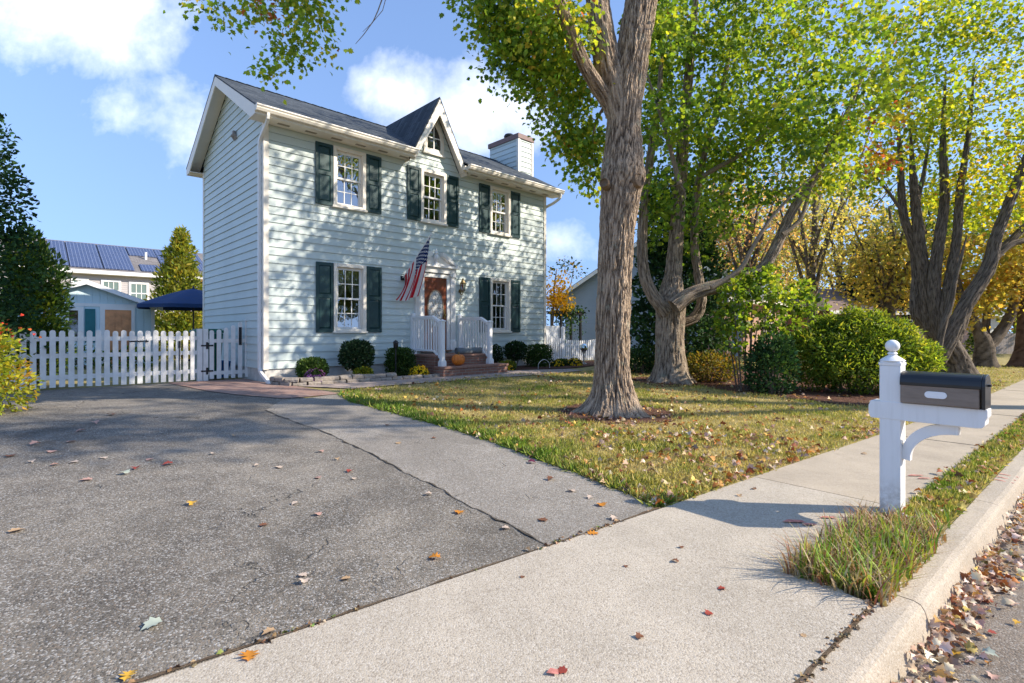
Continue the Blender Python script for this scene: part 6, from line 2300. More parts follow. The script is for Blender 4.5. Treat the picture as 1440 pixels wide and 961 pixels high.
def bg_tree(label, px, Y, top, half, low, kind, n, size=0.22, bare=0.0, name='background_tree', seed_sp=0.6):
    x = (px - 720) / F * Y
    zt = CAMH - (top - HOR) / F * Y
    zl = CAMH - (low - HOR) / F * Y
    hw_ = half / F * Y
    limbs = [([Vector((x, Y, 0.0)), Vector((x + 0.1, Y, 1.6)), Vector((x, Y, zl)), Vector((x + 0.2, Y, (zl + zt) / 2)), Vector((x, Y, zt))], [0.30, 0.24, 0.2, 0.12, 0.03])]
    for k in range(9):
        a = 2.4 * k + 0.5
        z_s = zl * 0.55 + (zt - zl) * 0.06 * k
        e = Vector((x + math.cos(a) * hw_ * 0.85, Y + math.sin(a) * hw_ * 0.7, min(zt, z_s + (zt - z_s) * random.uniform(0.5, 0.95))))
        s0 = Vector((x, Y, z_s))
        limbs.append(([s0, s0.lerp(e, 0.35) + Vector((0, 0, 0.06 * (zt - zl))), s0.lerp(e, 0.7) + Vector((0, 0, 0.05 * (zt - zl))), e], [0.09, 0.065, 0.04, 0.015]))
    lb = []
    hz = (zt - zl) / 2
    for k in range(6):
        a = k * 1.05
        lb.append((Vector((x + math.cos(a) * hw_ * 0.5, Y + math.sin(a) * hw_ * 0.4, zl + hz * (0.7 + 0.5 * math.sin(k * 2.1)))), (hw_ * 0.55, hw_ * 0.5, hz * 0.6), int(n / 4), 0.5 + 0.12 * math.sin(k * 3)))
    grow_tree(name, label, (x, Y), limbs, lb, dict(n=int(26 * (1 - bare)), size=size, cols=BGC[kind], wts=(1, 2, 2, 1), spread=seed_sp, shape=KITE), M_BARK3, 'background trees', (0.3, 0.3, 4), 0.08, 14, 4)


bg_tree('thin orange-leaved tree behind the green maple, left of the straw one', 1050, 26, 225, 75, 370, 'orange', 110, 0.17, 0.35)
bg_tree('nearly bare straw-coloured tree with many upright branches behind the leggy shrub', 1140, 24, 215, 70, 400, 'straw', 110, 0.15, 0.5)
bg_tree('yellow-leaved tree beside the dark conifer', 1250, 22, 290, 60, 425, 'yellow', 90, 0.2)
bg_tree('green and gold tree right behind the slate roofed brick house', 1000, 30, 200, 90, 400, 'green', 130, 0.24)
bg_tree('tall grey-green tree behind the brown hipped roof', 1180, 36, 170, 110, 400, 'straw', 150, 0.28, 0.15)
bg_tree('tall green tree far behind the many-stemmed maple', 1330, 34, 180, 120, 430, 'green', 170, 0.28)
bg_tree('far yellow tree beside the grey board fence', 1430, 42, 330, 70, 455, 'yellow', 90, 0.3)
bg_tree('broad green tree far right beyond the street trunk', 1530, 30, 150, 120, 430, 'green', 140, 0.28)
bg_tree('distant mixed tree closing the view between the trunks', 1090, 44, 260, 110, 430, 'straw', 140, 0.32)

for px_, (tx, ty), kd in ((0, (27, 3), 'green'), (1, (25, -6), 'straw'), (2, (35, -14), 'green'), (3, (36, 8), 'green'), (4, (19, -16), 'yellow'), (5, (8, -19), 'green')):
    lim_ = [([Vector((tx, ty, 0.0)), Vector((tx, ty, 2.5)), Vector((tx + 0.2, ty, 9.5))], [0.35, 0.28, 0.04])]
    lb_ = [(Vector((tx + 2 * math.cos(a), ty + 2 * math.sin(a), 5.5 + 1.6 * math.sin(3 * a))), (2.4, 2.4, 2.2), 40, 0.4) for a in (0, 1.3, 2.6, 3.9, 5.2)]
    grow_tree('street_tree', ['green tree across the street mirrored in the house windows', 'straw-coloured tree across the street', 'green tree far across the street', 'green tree across the street beyond the others', 'yellow tree across the street', 'green tree across the street behind the viewer'][px_], (tx, ty), lim_, lb_,
              dict(n=26, size=0.36, cols=BGC[kd], wts=(2, 2, 2, 1), spread=0.6, shape=KITE), M_BARK3, 'trees across the street', (0.3, 0.3, 4), 0.08, 12, 4)

# small yellow tree by the white fence
xs, ys = (776 - 720) / F * 20.5, 20.5
grow_tree('small_tree', 'small yellow-leaved tree beyond the right corner of the house', (xs, ys),
          [([Vector((xs, ys, 0.2)), Vector((xs, ys, 1.2)), Vector((xs + 0.05, ys, 2.2)), Vector((xs + 0.1, ys, 3.2)), Vector((xs + 0.2, ys, 3.9))], [0.06, 0.05, 0.045, 0.03, 0.01]),
           ([Vector((xs, ys, 1.9)), Vector((xs + 0.4, ys, 2.6)), Vector((xs + 0.75, ys, 3.3)), Vector((xs + 0.85, ys, 4.0))], [0.03, 0.025, 0.015, 0.008])],
          [(Vector((xs + 0.2, ys, 3.0)), (0.55, 0.5, 0.7), 26, 0.6), (Vector((xs + 0.45, ys, 2.6)), (0.45, 0.4, 0.5), 18, 0.7), (Vector((xs + 0.5, ys, 3.75)), (0.6, 0.5, 0.4), 7, 0.1)],
          dict(n=22, size=0.12, cols=[(0.04, 0.08, 0.03), (0.30, 0.24, 0.03), (0.55, 0.36, 0.02), (0.60, 0.40, 0.03)], wts=(1.5, 1, 4, 3), spread=0.18, shape=OVAL), M_TWIG, None, (0, 1, 1), 0.0, 10)


# ------------------------------------------------------------------ evergreens, hedges and bushes
def bush(name, label, base, lobes, n, size, cols, wts, mat=None, shape=OVAL, width=1.0, cat='shrub', stems=8, up=0.4, shell=0.5, group=None, stem_r=0.025, outward=1.0, jitter=0.8, stem_h=0.75):
    """lobes: (dx, dy, z, rx, ry, rz, weight)"""
    z0 = zg(*base)
    t = empty(name, (*base, z0), 0, label, cat, group)
    wt_ = np.array([l[6] for l in lobes], float)
    cnt = np.maximum(1, (n * wt_ / wt_.sum()).astype(int))
    PP, DD = [], []
    for l, c in zip(lobes, cnt):
        D = rnd_dirs(c)
        lump = 1 + 0.22 * np.array([mnoise.noise(Vector(d * 2.6) + Vector((l[0] * 3, l[1] * 3, l[2]))) + 0.6 * mnoise.noise(Vector(d * 6.5)) for d in D])
        r = rng.random(c) ** (1 / (1 + 4 * shell))
        P = np.array([l[0], l[1], l[2]]) + D * (r * lump)[:, None] * np.array([l[3], l[4], l[5]])
        PP.append(P)
        DD.append(D)
    P, D = np.vstack(PP), np.vstack(DD)
    keep = P[:, 2] > 0.03
    P, D = P[keep], D[keep]
    k = len(P)
    A = outward * D + jitter * rnd_dirs(k) + np.array([0, 0, up])
    ck = np.array([0.5 + 0.5 * mnoise.noise(Vector(p) * 1.8 + Vector((base[0], 0, 0))) for p in P])
    leaf_cloud('foliage', P, A, D + 0.8 * rnd_dirs(k), size * rng.uniform(0.6, 1.3, k), palette(k, cols, wts, 0.2, ck, 0.2), shape, mat or M_LEAF, t, 0.2, 0.2, width)
    m = MB()
    for i in range(stems):
        l = lobes[i % len(lobes)]
        e = Vector((l[0] + random.uniform(-0.5, 0.5) * l[3], l[1] + random.uniform(-0.5, 0.5) * l[4], max(0.15, l[2] + random.uniform(-0.2, 0.6) * l[5]) * stem_h / 0.75))
        s0 = Vector((e.x * 0.35 + random.uniform(-0.06, 0.06), e.y * 0.35 + random.uniform(-0.06, 0.06), -0.03))
        Q, rr = catmull([s0, s0.lerp(e, 0.4) + Vector((0, 0, 0.1 * e.z)), e], [stem_r, stem_r * 0.8, stem_r * 0.3], 0.12)
        m.tube(Q, rr, 6)
    m.build('stems', M_BARK3, t)
    return t


DARK = [(0.018, 0.045, 0.018), (0.030, 0.073, 0.025), (0.056, 0.119, 0.035), (0.112, 0.188, 0.050)]
CEDAR = [(0.030, 0.072, 0.024), (0.072, 0.144, 0.034), (0.180, 0.276, 0.042), (0.384, 0.456, 0.072)]
GOLD = [(0.07, 0.13, 0.022), (0.14, 0.235, 0.034), (0.23, 0.335, 0.045), (0.36, 0.42, 0.065)]
# left edge
bl = W(-42, 470, 9.6)
bush('holly_tree', 'tall dark glossy holly at the left edge of the picture', (bl.x, bl.y), [(0, 0, 2.3, 1.05, 1.0, 1.3, 3), (0.05, 0, 3.6, 0.85, 0.8, 1.1, 2), (0.1, 0, 4.55, 0.55, 0.55, 0.75, 1), (0, -0.1, 1.1, 1.1, 1, 1.0, 2.4)], 11000, 0.085, DARK, (3, 4, 2.5, 1), M_LEAFD, OVAL, 1.0, 'tree', 6, 0.1, 0.6, None, 0.05)
bl = W(52, 470, 11.2)
bush('cedar_tree', 'dark green cedar with bright tips left of the shed', (bl.x, bl.y), [(-0.1, 0, 1.5, 0.62, 0.6, 0.9, 2), (0.0, 0, 2.2, 0.52, 0.5, 0.75, 1.4), (-0.25, 0, 2.75, 0.36, 0.36, 0.6, 1), (0, 0, 0.75, 0.6, 0.6, 0.7, 1.5)], 8500, 0.12, CEDAR, (3, 4, 3, 1.2), M_LEAF, KITE, 0.55, 'tree', 5, 0.5, 0.6, None, 0.04)
bl = G(-34, 583)
nd = bush('nandina_shrub', 'yellow-green nandina with red berries at the left end of the picket fence', bl, [(0, 0, 0.75, 0.48, 0.5, 0.55, 2), (0.15, 0.1, 0.35, 0.5, 0.45, 0.4, 1.2), (-0.3, 0.1, 1.1, 0.4, 0.4, 0.42, 1)], 3300, 0.085, [(0.12, 0.18, 0.03), (0.30, 0.37, 0.04), (0.52, 0.50, 0.05), (0.60, 0.36, 0.05)], (2, 4, 3, 1), M_LEAF, KITE, 0.6, 'shrub', 10, 0.0, 0.5)
nb = 150
D = rnd_dirs(nb)
P = np.array([0.05, -0.15, 1.15]) + rng.normal(0, 1, (nb, 3)) * np.array([0.28, 0.22, 0.13])
br_ = leaf_cloud('berries', P, D, rnd_dirs(nb), 0.045 * rng.uniform(0.7, 1.2, nb), palette(nb, [(0.50, 0.04, 0.02), (0.55, 0.14, 0.03)], (2, 1)), OVAL, M_PETAL, nd, 0.5, 0.3, 1.6)
br_['kind'] = 'stuff'
# evergreen behind the shed
bl = W(252, 470, 22.0)
bush('arborvitae_tree', 'pointed yellow-green arborvitae between the shed and the house', (bl.x, bl.y), [(0, 0, 0.9, 1.25, 1.2, 1.0, 2.2), (0, 0, 2.1, 1.15, 1.1, 1.1, 2.2), (0, 0, 3.2, 0.85, 0.8, 0.95, 1.5), (0.05, 0, 4.2, 0.55, 0.55, 0.8, 1), (0.08, 0, 4.95, 0.26, 0.26, 0.55, 0.5)], 9000, 0.20, [(0.09, 0.14, 0.03), (0.19, 0.25, 0.04), (0.34, 0.37, 0.06), (0.46, 0.40, 0.08)], (2, 3, 4, 1.5), M_LEAF, KITE, 0.55, 'tree', 4, 0.6, 0.5, None, 0.06)
bl = W(300, 470, 24.0)
bush('background_bush', 'orange-tinged bush beyond the arborvitae beside the house wall', (bl.x, bl.y), [(0, 0, 1.6, 1.5, 1.3, 1.9, 2)], 2500, 0.2, [(0.12, 0.13, 0.03), (0.34, 0.20, 0.05), (0.42, 0.22, 0.06)], (2, 2, 2), M_LEAF, KITE, 0.8, 'shrub', 4)
bl = W(150, 470, 15.8)
bush('low_shrub', 'low green planting before the shed seen through the pickets', (bl.x, bl.y), [(-1.0, 0, 0.3, 0.9, 0.4, 0.4, 1), (0.6, 0.2, 0.3, 0.9, 0.4, 0.35, 1)], 1500, 0.1, CEDAR, (2, 3, 2, 1), M_LEAF, KITE, 0.8)
# dark holly behind the second maple
bl = W(955, 470, Y2 + 2.4)
bush('holly_tree', 'wide dark holly with glossy leaves right behind the green maple', (bl.x, bl.y), [(0, 0, 1.3, 1.5, 1.3, 1.3, 3), (0, 0, 2.7, 1.35, 1.2, 1.3, 2.6), (-0.1, 0, 4.0, 1.05, 1.0, 1.2, 1.8), (-0.2, 0, 5.1, 0.7, 0.7, 0.9, 0.9)], 13000, 0.13, DARK, (3, 4, 2.5, 0.8), M_LEAFD, OVAL, 1.0, 'tree', 5, 0.1, 0.6, None, 0.06)
bl = G(1000, 537)
bush('low_shrub', 'low yellow-brown shrub at the foot of the dark holly', bl, [(0, 0, 0.33, 0.75, 0.5, 0.42, 1)], 1900, 0.08, [(0.07, 0.09, 0.025), (0.17, 0.16, 0.03), (0.26, 0.17, 0.05)], (2, 3, 2), M_LEAF, KITE, 0.8)
bl = G(905, 527)
bush('low_shrub', 'low dark shrub between the two big trunks', bl, [(0, 0.3, 0.35, 0.7, 0.5, 0.42, 1)], 1700, 0.08, DARK, (2, 3, 2, 1), M_LEAFD, OVAL)
# leggy bright green shrub
bl = G(1050, 550)
BR = [(0.09, 0.17, 0.025), (0.16, 0.28, 0.035), (0.27, 0.40, 0.05), (0.40, 0.48, 0.08)]
bush('leggy_shrub', 'tall leggy shrub with bright green leaves left of the golden cypress', bl, [(-0.25, 0, 2.15, 0.42, 0.4, 0.38, 1), (0.25, 0.1, 2.35, 0.38, 0.4, 0.30, 0.9), (0.75, 0.2, 2.05, 0.45, 0.4, 0.35, 0.9), (1.3, 0.5, 2.0, 0.5, 0.4, 0.4, 0.9), (1.8, 0.6, 1.75, 0.45, 0.4, 0.35, 0.6), (-0.35, 0, 1.55, 0.4, 0.35, 0.35, 0.8), (0.3, 0.1, 1.55, 0.55, 0.5, 0.4, 0.9), (0.9, 0.2, 1.4, 0.5, 0.4, 0.3, 0.6), (-0.3, 0, 1.0, 0.3, 0.3, 0.25, 0.3), (0.0, 0, 2.55, 0.2, 0.2, 0.25, 0.3), (0.55, 0.1, 2.6, 0.2, 0.2, 0.22, 0.3), (1.5, 0.5, 2.3, 0.25, 0.25, 0.25, 0.3)], 2300, 0.11, BR, (2, 4, 4, 2), M_LEAF, OVAL, 1.25, 'shrub', 16, -0.1, 0.3, None, 0.02)
bl = G(1092, 556)
bush('dark_shrub', 'dense dark green shrub between the leggy shrub and the golden cypress', bl, [(0, 0.2, 0.50, 0.55, 0.5, 0.6, 1), (0.1, 0.3, 0.95, 0.4, 0.4, 0.35, 0.5)], 2600, 0.085, DARK, (2, 3, 3, 1), M_LEAFD, OVAL)
bl = W(1205, 560, 11.6)
bush('golden_cypress', 'broad feathery yellow-green cypress hedge behind the mailbox', (bl.x, bl.y), [(-0.85, 0.1, 0.75, 0.62, 0.7, 0.68, 1.5), (-0.35, 0.2, 1.0, 0.62, 0.7, 0.72, 1.7), (0.2, 0.1, 1.12, 0.62, 0.7, 0.68, 1.8), (0.75, 0, 0.92, 0.6, 0.7, 0.66, 1.6), (1.2, -0.1, 0.62, 0.45, 0.6, 0.55, 0.9), (0.0, -0.2, 0.6, 1.15, 0.7, 0.55, 1.5), (-0.55, 0.1, 1.52, 0.22, 0.25, 0.22, 0.18), (-0.1, 0.0, 1.68, 0.24, 0.25, 0.22, 0.2), (0.42, 0.0, 1.62, 0.2, 0.25, 0.2, 0.16), (0.9, -0.1, 1.42, 0.24, 0.25, 0.22, 0.16), (-1.2, 0.1, 1.15, 0.25, 0.25, 0.22, 0.16), (1.45, -0.2, 0.9, 0.22, 0.25, 0.25, 0.14)], 30000, 0.105, GOLD, (1.5, 4, 4, 2.5), M_LEAF, KITE, 0.42, 'shrub', 18, 0.05, 0.6, None, 0.03, 0.9, 1.0)
# dark conifer in the distance
bl = W(1240, 470, 30)
bush('conifer_tree', 'wide dark conifer beyond the brown hipped roof', (bl.x, bl.y), [(0, 0, 2.4, 2.3, 2.0, 1.2, 2), (0, 0, 4.0, 2.0, 1.8, 1.1, 1.6), (-0.3, 0, 5.6, 1.2, 1.2, 1.0, 1)], 7000, 0.3, [(0.008, 0.022, 0.016), (0.014, 0.035, 0.022), (0.03, 0.06, 0.035)], (2, 3, 1), M_LEAFD, KITE, 0.5, 'tree', 4, 0.0, 0.5, None, 0.1)
bl = W(1372, 470, 27)
bush('conifer_tree', 'small pointed evergreen by the grey board fence', (bl.x, bl.y), [(0, 0, 0.5, 0.4, 0.4, 0.55, 1), (0, 0, 1.1, 0.25, 0.25, 0.5, 0.6)], 900, 0.14, CEDAR, (3, 3, 2, 1), M_LEAF, KITE, 0.6, 'tree', 3)
# vine on an arbour beyond the white fence
ax, ay = H2(LW + 3.0, -1.6)
arb = empty('garden_arbor', (ax, ay, 0.27), HA, 'vine-covered arbour behind the white picket fence right of the house', 'arbour')
m = MB()
for x_ in (-0.6, 0.6):
    for y_ in (-0.25, 0.25):
        m.box((x_ - 0.04, y_ - 0.04, 0), (x_ + 0.04, y_ + 0.04, 1.9))
build_each(m, 'post', M_BLACK, arb)
m = MB()
for k in range(6):
    x_ = -0.75 + k * 0.3
    m.box((x_ - 0.02, -0.4, 1.9), (x_ + 0.02, 0.4, 1.96))
m.box((-0.8, -0.29, 1.84), (0.8, -0.21, 1.9))
m.box((-0.8, 0.21, 1.84), (0.8, 0.29, 1.9))
m.build('roof_slats', M_BLACK, arb)
k = 1300
P = rng.normal(0, 1, (k, 3)) * np.array([0.42, 0.22, 0.16]) + np.array([0, 0, 1.95])
hang = rng.random(k) < 0.35
P[hang, 2] -= rng.random(hang.sum()) * 0.9
leaf_cloud('vine', P, rnd_dirs(k) + np.array([0, 0, -0.4]), rnd_dirs(k), 0.10 * rng.uniform(0.6, 1.3, k), palette(k, DARK, (2, 3, 3, 1)), OVAL, M_LEAFD, arb)


# ------------------------------------------------------------------ grass
def inside(poly, x, y):
    p = np.array([(a[0], a[1]) for a in poly])
    r = np.zeros(len(x), bool)
    j = len(p) - 1
    for i in range(len(p)):
        c = ((p[i, 1] > y) != (p[j, 1] > y)) & (x < (p[j, 0] - p[i, 0]) * (y - p[i, 1]) / (p[j, 1] - p[i, 1] + 1e-12) + p[i, 0])
        r ^= c
        j = i
    return r


def vnoise(x, y, s, seed=0.0):
    return np.array([mnoise.noise(Vector((a * s, b * s, seed))) for a, b in zip(x, y)])


lawn_poly = edge_w + [G(560, 541), G(640, 534), G(720, 527), G(800, 525), G(860, 520), H2(10.0, 1.4), H2(14, 0.5), H2(20, 0.0), st(11.5, 34), on_left(34)] + [on_left(t, 0.03) for t in (30, 25, 20, 15, 12, 10, 8, 6, 5, 4)]
n = 900000
rr_ = np.exp(rng.uniform(math.log(4.0), math.log(30), n))
th_ = rng.uniform(R(-25), R(52), n)
gx, gy = rr_ * np.sin(th_), rr_ * np.cos(th_)
ok = inside(lawn_poly, gx, gy)
for cx_, cy_, rad in ((T1B[0] + 0.05, T1B[1], 0.85), (T2B[0], T2B[1], 0.95)):
    ok &= np.hypot((gx - cx_) / 1.1, gy - cy_) > rad * (0.9 + 0.2 * rng.random(n))
ok &= ~inside(hb, gx, gy)
gx, gy = gx[ok], gy[ok]
sel = rng.permutation(len(gx))[:150000]
gx, gy = gx[sel], gy[sel]
dist = np.hypot(gx, gy)
k = len(gx)
# nearer the drive the grass is greener and longer
ew = np.array([(p[0], p[1]) for p in edge_w])
de = np.min(np.hypot(gx[:, None] - ew[None, ::4, 0], gy[:, None] - ew[None, ::4, 1]), axis=1)
patch = vnoise(gx, gy, 0.7, 3.0)
fine_n = vnoise(gx, gy, 2.4, 9.0)
green = np.clip(0.31 + 0.5 * patch + 0.5 * fine_n + 0.75 * np.exp(-(de / 0.45) ** 2), 0, 1)
thin = rng.random(k) < np.clip(0.75 + 0.5 * fine_n + 0.3 * patch + 0.3 * np.exp(-(de / 0.5) ** 2), 0.25, 1)
gx, gy, dist, green, de = gx[thin], gy[thin], dist[thin], green[thin], de[thin]
k = len(gx)
gx, gy = gx + rng.normal(0, 0.022, k), gy + rng.normal(0, 0.022, k)
P = np.stack([gx, gy, zg_np(gx, gy) + 0.002], 1)
A = rng.normal(0, 0.75, (k, 3)) + np.array([0, 0, 1.0])
A[:, 2] = np.abs(A[:, 2])
hgt = (0.035 + 0.03 * green + 0.02 * np.exp(-(de / 0.4) ** 2)) * rng.uniform(0.6, 1.4, k) * (1 + 0.012 * dist)
cg = np.array([(0.17, 0.28, 0.035)])
cs_ = np.array([(0.62, 0.49, 0.23)])
co = np.array([(0.44, 0.41, 0.12)])
g1 = np.clip(green + rng.normal(0, 0.2, k), 0, 1)[:, None]
col = np.where(g1 < 0.5, cs_ * (1 - 2 * g1) + co * 2 * g1, co * (2 - 2 * g1) + cg * (2 * g1 - 1)) * rng.uniform(0.7, 1.3, (k, 1))
wf_ = 0.14
o = leaf_cloud('lawn_grass', P, A, rnd_dirs(k), hgt, col, KITE, M_GRASS, None, 0.1, 0.3, 0.22)
o.data.materials[0] = M_GRASS
tag(o, kind='stuff')

# verge between pavement and kerb
n = 60000
tt = 3.2 + 22 * rng.random(n) ** 2.2
qq = rng.uniform(0.865, 1.165, n)
pn = np.array([mnoise.noise(Vector((a * 3, b * 6, 4))) for a, b in zip(qq, tt)])
kp = rng.random(n) < np.clip(0.6 + pn, 0.1, 1)
tt, qq, pn = tt[kp], qq[kp], pn[kp]
k = len(tt)
gx, gy = -qq * R5[0] + tt * T5[0], -qq * R5[1] + tt * T5[1]
g1 = np.clip(0.55 + 1.1 * pn + rng.normal(0, 0.2, k), 0, 1)[:, None]
col = np.where(g1 < 0.5, cs_ * (1 - 2 * g1) + co * 2 * g1, co * (2 - 2 * g1) + cg * (2 * g1 - 1)) * rng.uniform(0.7, 1.3, (k, 1))
A = rng.normal(0, 0.6, (k, 3)) + np.array([0, 0, 1.0])
A[:, 2] = np.abs(A[:, 2])
o = leaf_cloud('verge_grass', np.stack([gx, gy, np.full(k, 0.002)], 1), A, rnd_dirs(k), 0.055 * rng.uniform(0.5, 1.4, k), col, KITE, M_GRASS, None, 0.1, 0.3, 0.2)
tag(o, kind='stuff')

# clump of long grass round the mailbox post
cxm, cym = st(1.03, 3.7)
clump = empty('grass_clump', (cxm, cym, 0.0), 0, 'clump of long green and straw-coloured grass round the foot of the mailbox post', 'plant')


def long_blades(name, n, q0, q1, t0, t1, lo, hi, cols, wts, lean, wd=0.0065):
    V, Fc, Cc = [], [], []
    for i in range(n):
        q, t = random.uniform(q0, q1), random.uniform(t0, t1)
        x, y = st(q, t)
        L = random.uniform(lo, hi)
        a = random.uniform(0, 2 * math.pi)
        ln = random.uniform(0.15, 1.0) * lean
        d = Vector((math.cos(a), math.sin(a), 0))
        sd_ = Vector((-d.y, d.x, 0))
        ns = 6
        w_ = wd * random.uniform(0.6, 1.3)
        c = palette(1, cols, wts)[0]
        b0 = len(V)
        for s in range(ns + 1):
            u = s / ns
            p = Vector((x - cxm, y - cym, 0.0)) + d * (ln * L * u ** 1.8) + Vector((0, 0, L * (u - 0.33 * ln * u * u)))
            hw2 = w_ * (1 - u ** 1.6) + 0.0006
            V += [p - sd_ * hw2, p + sd_ * hw2]
            Cc += [c, c]
        for s in range(ns):
            Fc.append((b0 + 2 * s, b0 + 2 * s + 1, b0 + 2 * s + 3, b0 + 2 * s + 2))
    m = MB()
    m.add(V, Fc, True)
    o = m.build(name, M_GRASS, clump, sharp=180)
    a_ = o.data.color_attributes.new('Col', 'FLOAT_COLOR', 'POINT')
    cc = np.ones((len(V), 4), np.float32)
    cc[:, :3] = np.array(Cc)
    a_.data.foreach_set('color', cc.ravel())


GC = [(0.12, 0.23, 0.03), (0.24, 0.36, 0.04), (0.40, 0.46, 0.08)]
DC = [(0.48, 0.36, 0.20), (0.32, 0.17, 0.09), (0.56, 0.46, 0.28), (0.26, 0.12, 0.07)]
long_blades('green_blades', 460, 0.80, 1.24, 3.14, 4.15, 0.09, 0.26, GC, (2, 3, 2), 0.85)
long_blades('dry_blades', 1700, 0.80, 1.32, 3.12, 4.5, 0.06, 0.23, DC, (3, 2, 2, 2), 1.1, 0.005)
long_blades('green_blades', 140, 0.84, 1.15, 4.0, 4.75, 0.07, 0.2, GC, (2, 3, 2), 0.9)


# ------------------------------------------------------------------ fallen leaves
FALL = [(0.42, 0.16, 0.04), (0.50, 0.28, 0.08), (0.52, 0.38, 0.22), (0.45, 0.30, 0.22), (0.30, 0.10, 0.05), (0.55, 0.40, 0.10), (0.24, 0.13, 0.08), (0.60, 0.48, 0.36)]


def litter(name, x, y, z, size, cols=FALL, wts=None, tilt=0.5, lift=0.0):
    k = len(x)
    a = rng.uniform(0, 2 * math.pi, k)
    A = np.stack([np.cos(a), np.sin(a), rng.normal(0, tilt * 0.5, k)], 1)
    N = np.stack([rng.normal(0, tilt, k), rng.normal(0, tilt, k), np.ones(k)], 1)
    P = np.stack([x, y, z + lift], 1)
    o = leaf_cloud(name, P, A, N, size * rng.uniform(0.55, 1.3, k), palette(k, cols, wts or [3, 3, 3, 3, 1.5, 1.5, 2, 2], 0.25), MAPLE, M_DRY, None, 0.45, 0.5)
    return tag(o, kind='stuff')


n = 60000
rr_ = np.exp(rng.uniform(math.log(4.0), math.log(26), n))
th_ = rng.uniform(R(-25), R(50), n)
gx, gy = rr_ * np.sin(th_), rr_ * np.cos(th_)
ok = inside(lawn_poly, gx, gy) & ~inside(hb, gx, gy)
gx, gy = gx[ok], gy[ok]
de = np.min(np.hypot(gx[:, None] - ew[None, ::4, 0], gy[:, None] - ew[None, ::4, 1]), axis=1)
tt = gx * T5[0] + gy * T5[1]
ds_ = -(gx * R5[0] + gy * R5[1]) - (2.39 - 0.0385 * (tt - 3.54))
w_ = 0.16 + 0.5 * np.exp(-(de / 0.35) ** 2) + 0.45 * np.exp(-(ds_ / 0.3) ** 2) + 0.25 * np.exp(-(np.hypot(gx - 2.2, gy - 6.3) / 1.2) ** 2)
w_ *= np.clip(0.6 + 1.1 * vnoise(gx, gy, 1.1, 6.0), 0.1, 1.6)
ok = rng.random(len(gx)) < w_ * 0.7
gx, gy = gx[ok][:5200], gy[ok][:5200]
litter('fallen_leaves', gx, gy, zg_np(gx, gy), 0.068, None or FALL, None, 0.6, 0.035)
# on the beds under the hedges and along the planting
n = 700
gx = rng.uniform(3.0, 11, n)
gy = rng.uniform(9.5, 17, n)
ok = inside(hb, gx, gy)
litter('fallen_leaves', gx[ok], gy[ok], zg_np(gx[ok], gy[ok]), 0.075, FALL, None, 0.6, 0.03)
# verge
n = 260
t_, q_ = 3.2 + 16 * rng.random(n) ** 1.6, rng.uniform(0.86, 1.2, n)
litter('fallen_leaves', -q_ * R5[0] + t_ * T5[0], -q_ * R5[1] + t_ * T5[1], np.full(n, 0.03), 0.06, FALL, None, 0.6, 0.015)
# gutter: a drift against the kerb
n = 2700
t_ = 1.5 + 16 * rng.random(n) ** 1.25
wdt = 0.08 + 0.04 * np.sin(t_ * 2.6 + 0.6) + 0.13 * np.clip((t_ - 3.2) / 1.6, 0, 1)
q_ = 0.645 - np.abs(rng.normal(0, 1, n)) * wdt * 0.75
ok = (q_ > -0.2) & (rng.random(n) < np.clip(0.3 + 0.7 * np.clip((t_ - 2.2) / 1.6, 0, 1), 0, 1))
t_, q_ = t_[ok], q_[ok]
n = len(t_)
pile = 0.075 * np.exp(-((0.66 - q_) / 0.16) ** 2) * rng.random(n)
GUT = FALL + [(0.68, 0.48, 0.34), (0.74, 0.58, 0.44)]
litter('gutter_leaves', -q_ * R5[0] + t_ * T5[0], -q_ * R5[1] + t_ * T5[1], -0.132 + pile, 0.048, GUT, [2, 2, 3, 4, 1, 1.2, 1, 4, 6, 6], 0.75)
# mulch rings get a few leaves too
for (bx_, by_) in (T1B, T2B):
    n = 70
    a = rng.uniform(0, 6.28, n)
    r_ = 0.45 + 0.6 * rng.random(n)
    gx, gy = bx_ + r_ * np.cos(a) * 1.1, by_ + r_ * np.sin(a)
    litter('fallen_leaves', gx, gy, zg_np(gx, gy), 0.06, FALL, None, 0.6, 0.025)

n = 420
t_ = rng.uniform(-1.5, 3.5, n)
q_ = 2.39 - 0.0385 * (t_ - 3.54) + 0.012 + rng.normal(0, 0.014, n)
kp = rng.random(n) < np.clip(0.35 + 0.9 * vnoise(t_, q_, 1.7, 2.0), 0.05, 1)
t_, q_ = t_[kp], q_[kp]
litter('joint_debris', -q_ * R5[0] + t_ * T5[0], -q_ * R5[1] + t_ * T5[1], np.full(len(t_), 0.016), 0.026, [(0.30, 0.17, 0.08), (0.20, 0.12, 0.07), (0.40, 0.28, 0.16), (0.18, 0.24, 0.06), (0.28, 0.20, 0.10), (0.36, 0.20, 0.08), (0.12, 0.08, 0.05), (0.45, 0.34, 0.22)], None, 0.7)
n = 260
t_ = rng.uniform(-0.5, 3.2, n)
q_ = 0.852 + rng.normal(0, 0.013, n)
litter('joint_debris', -q_ * R5[0] + t_ * T5[0], -q_ * R5[1] + t_ * T5[1], np.full(n, 0.016), 0.022, [(0.30, 0.17, 0.08), (0.20, 0.12, 0.07), (0.40, 0.28, 0.16), (0.16, 0.12, 0.06), (0.28, 0.20, 0.10), (0.36, 0.20, 0.08), (0.12, 0.08, 0.05), (0.45, 0.34, 0.22)], None, 0.7)

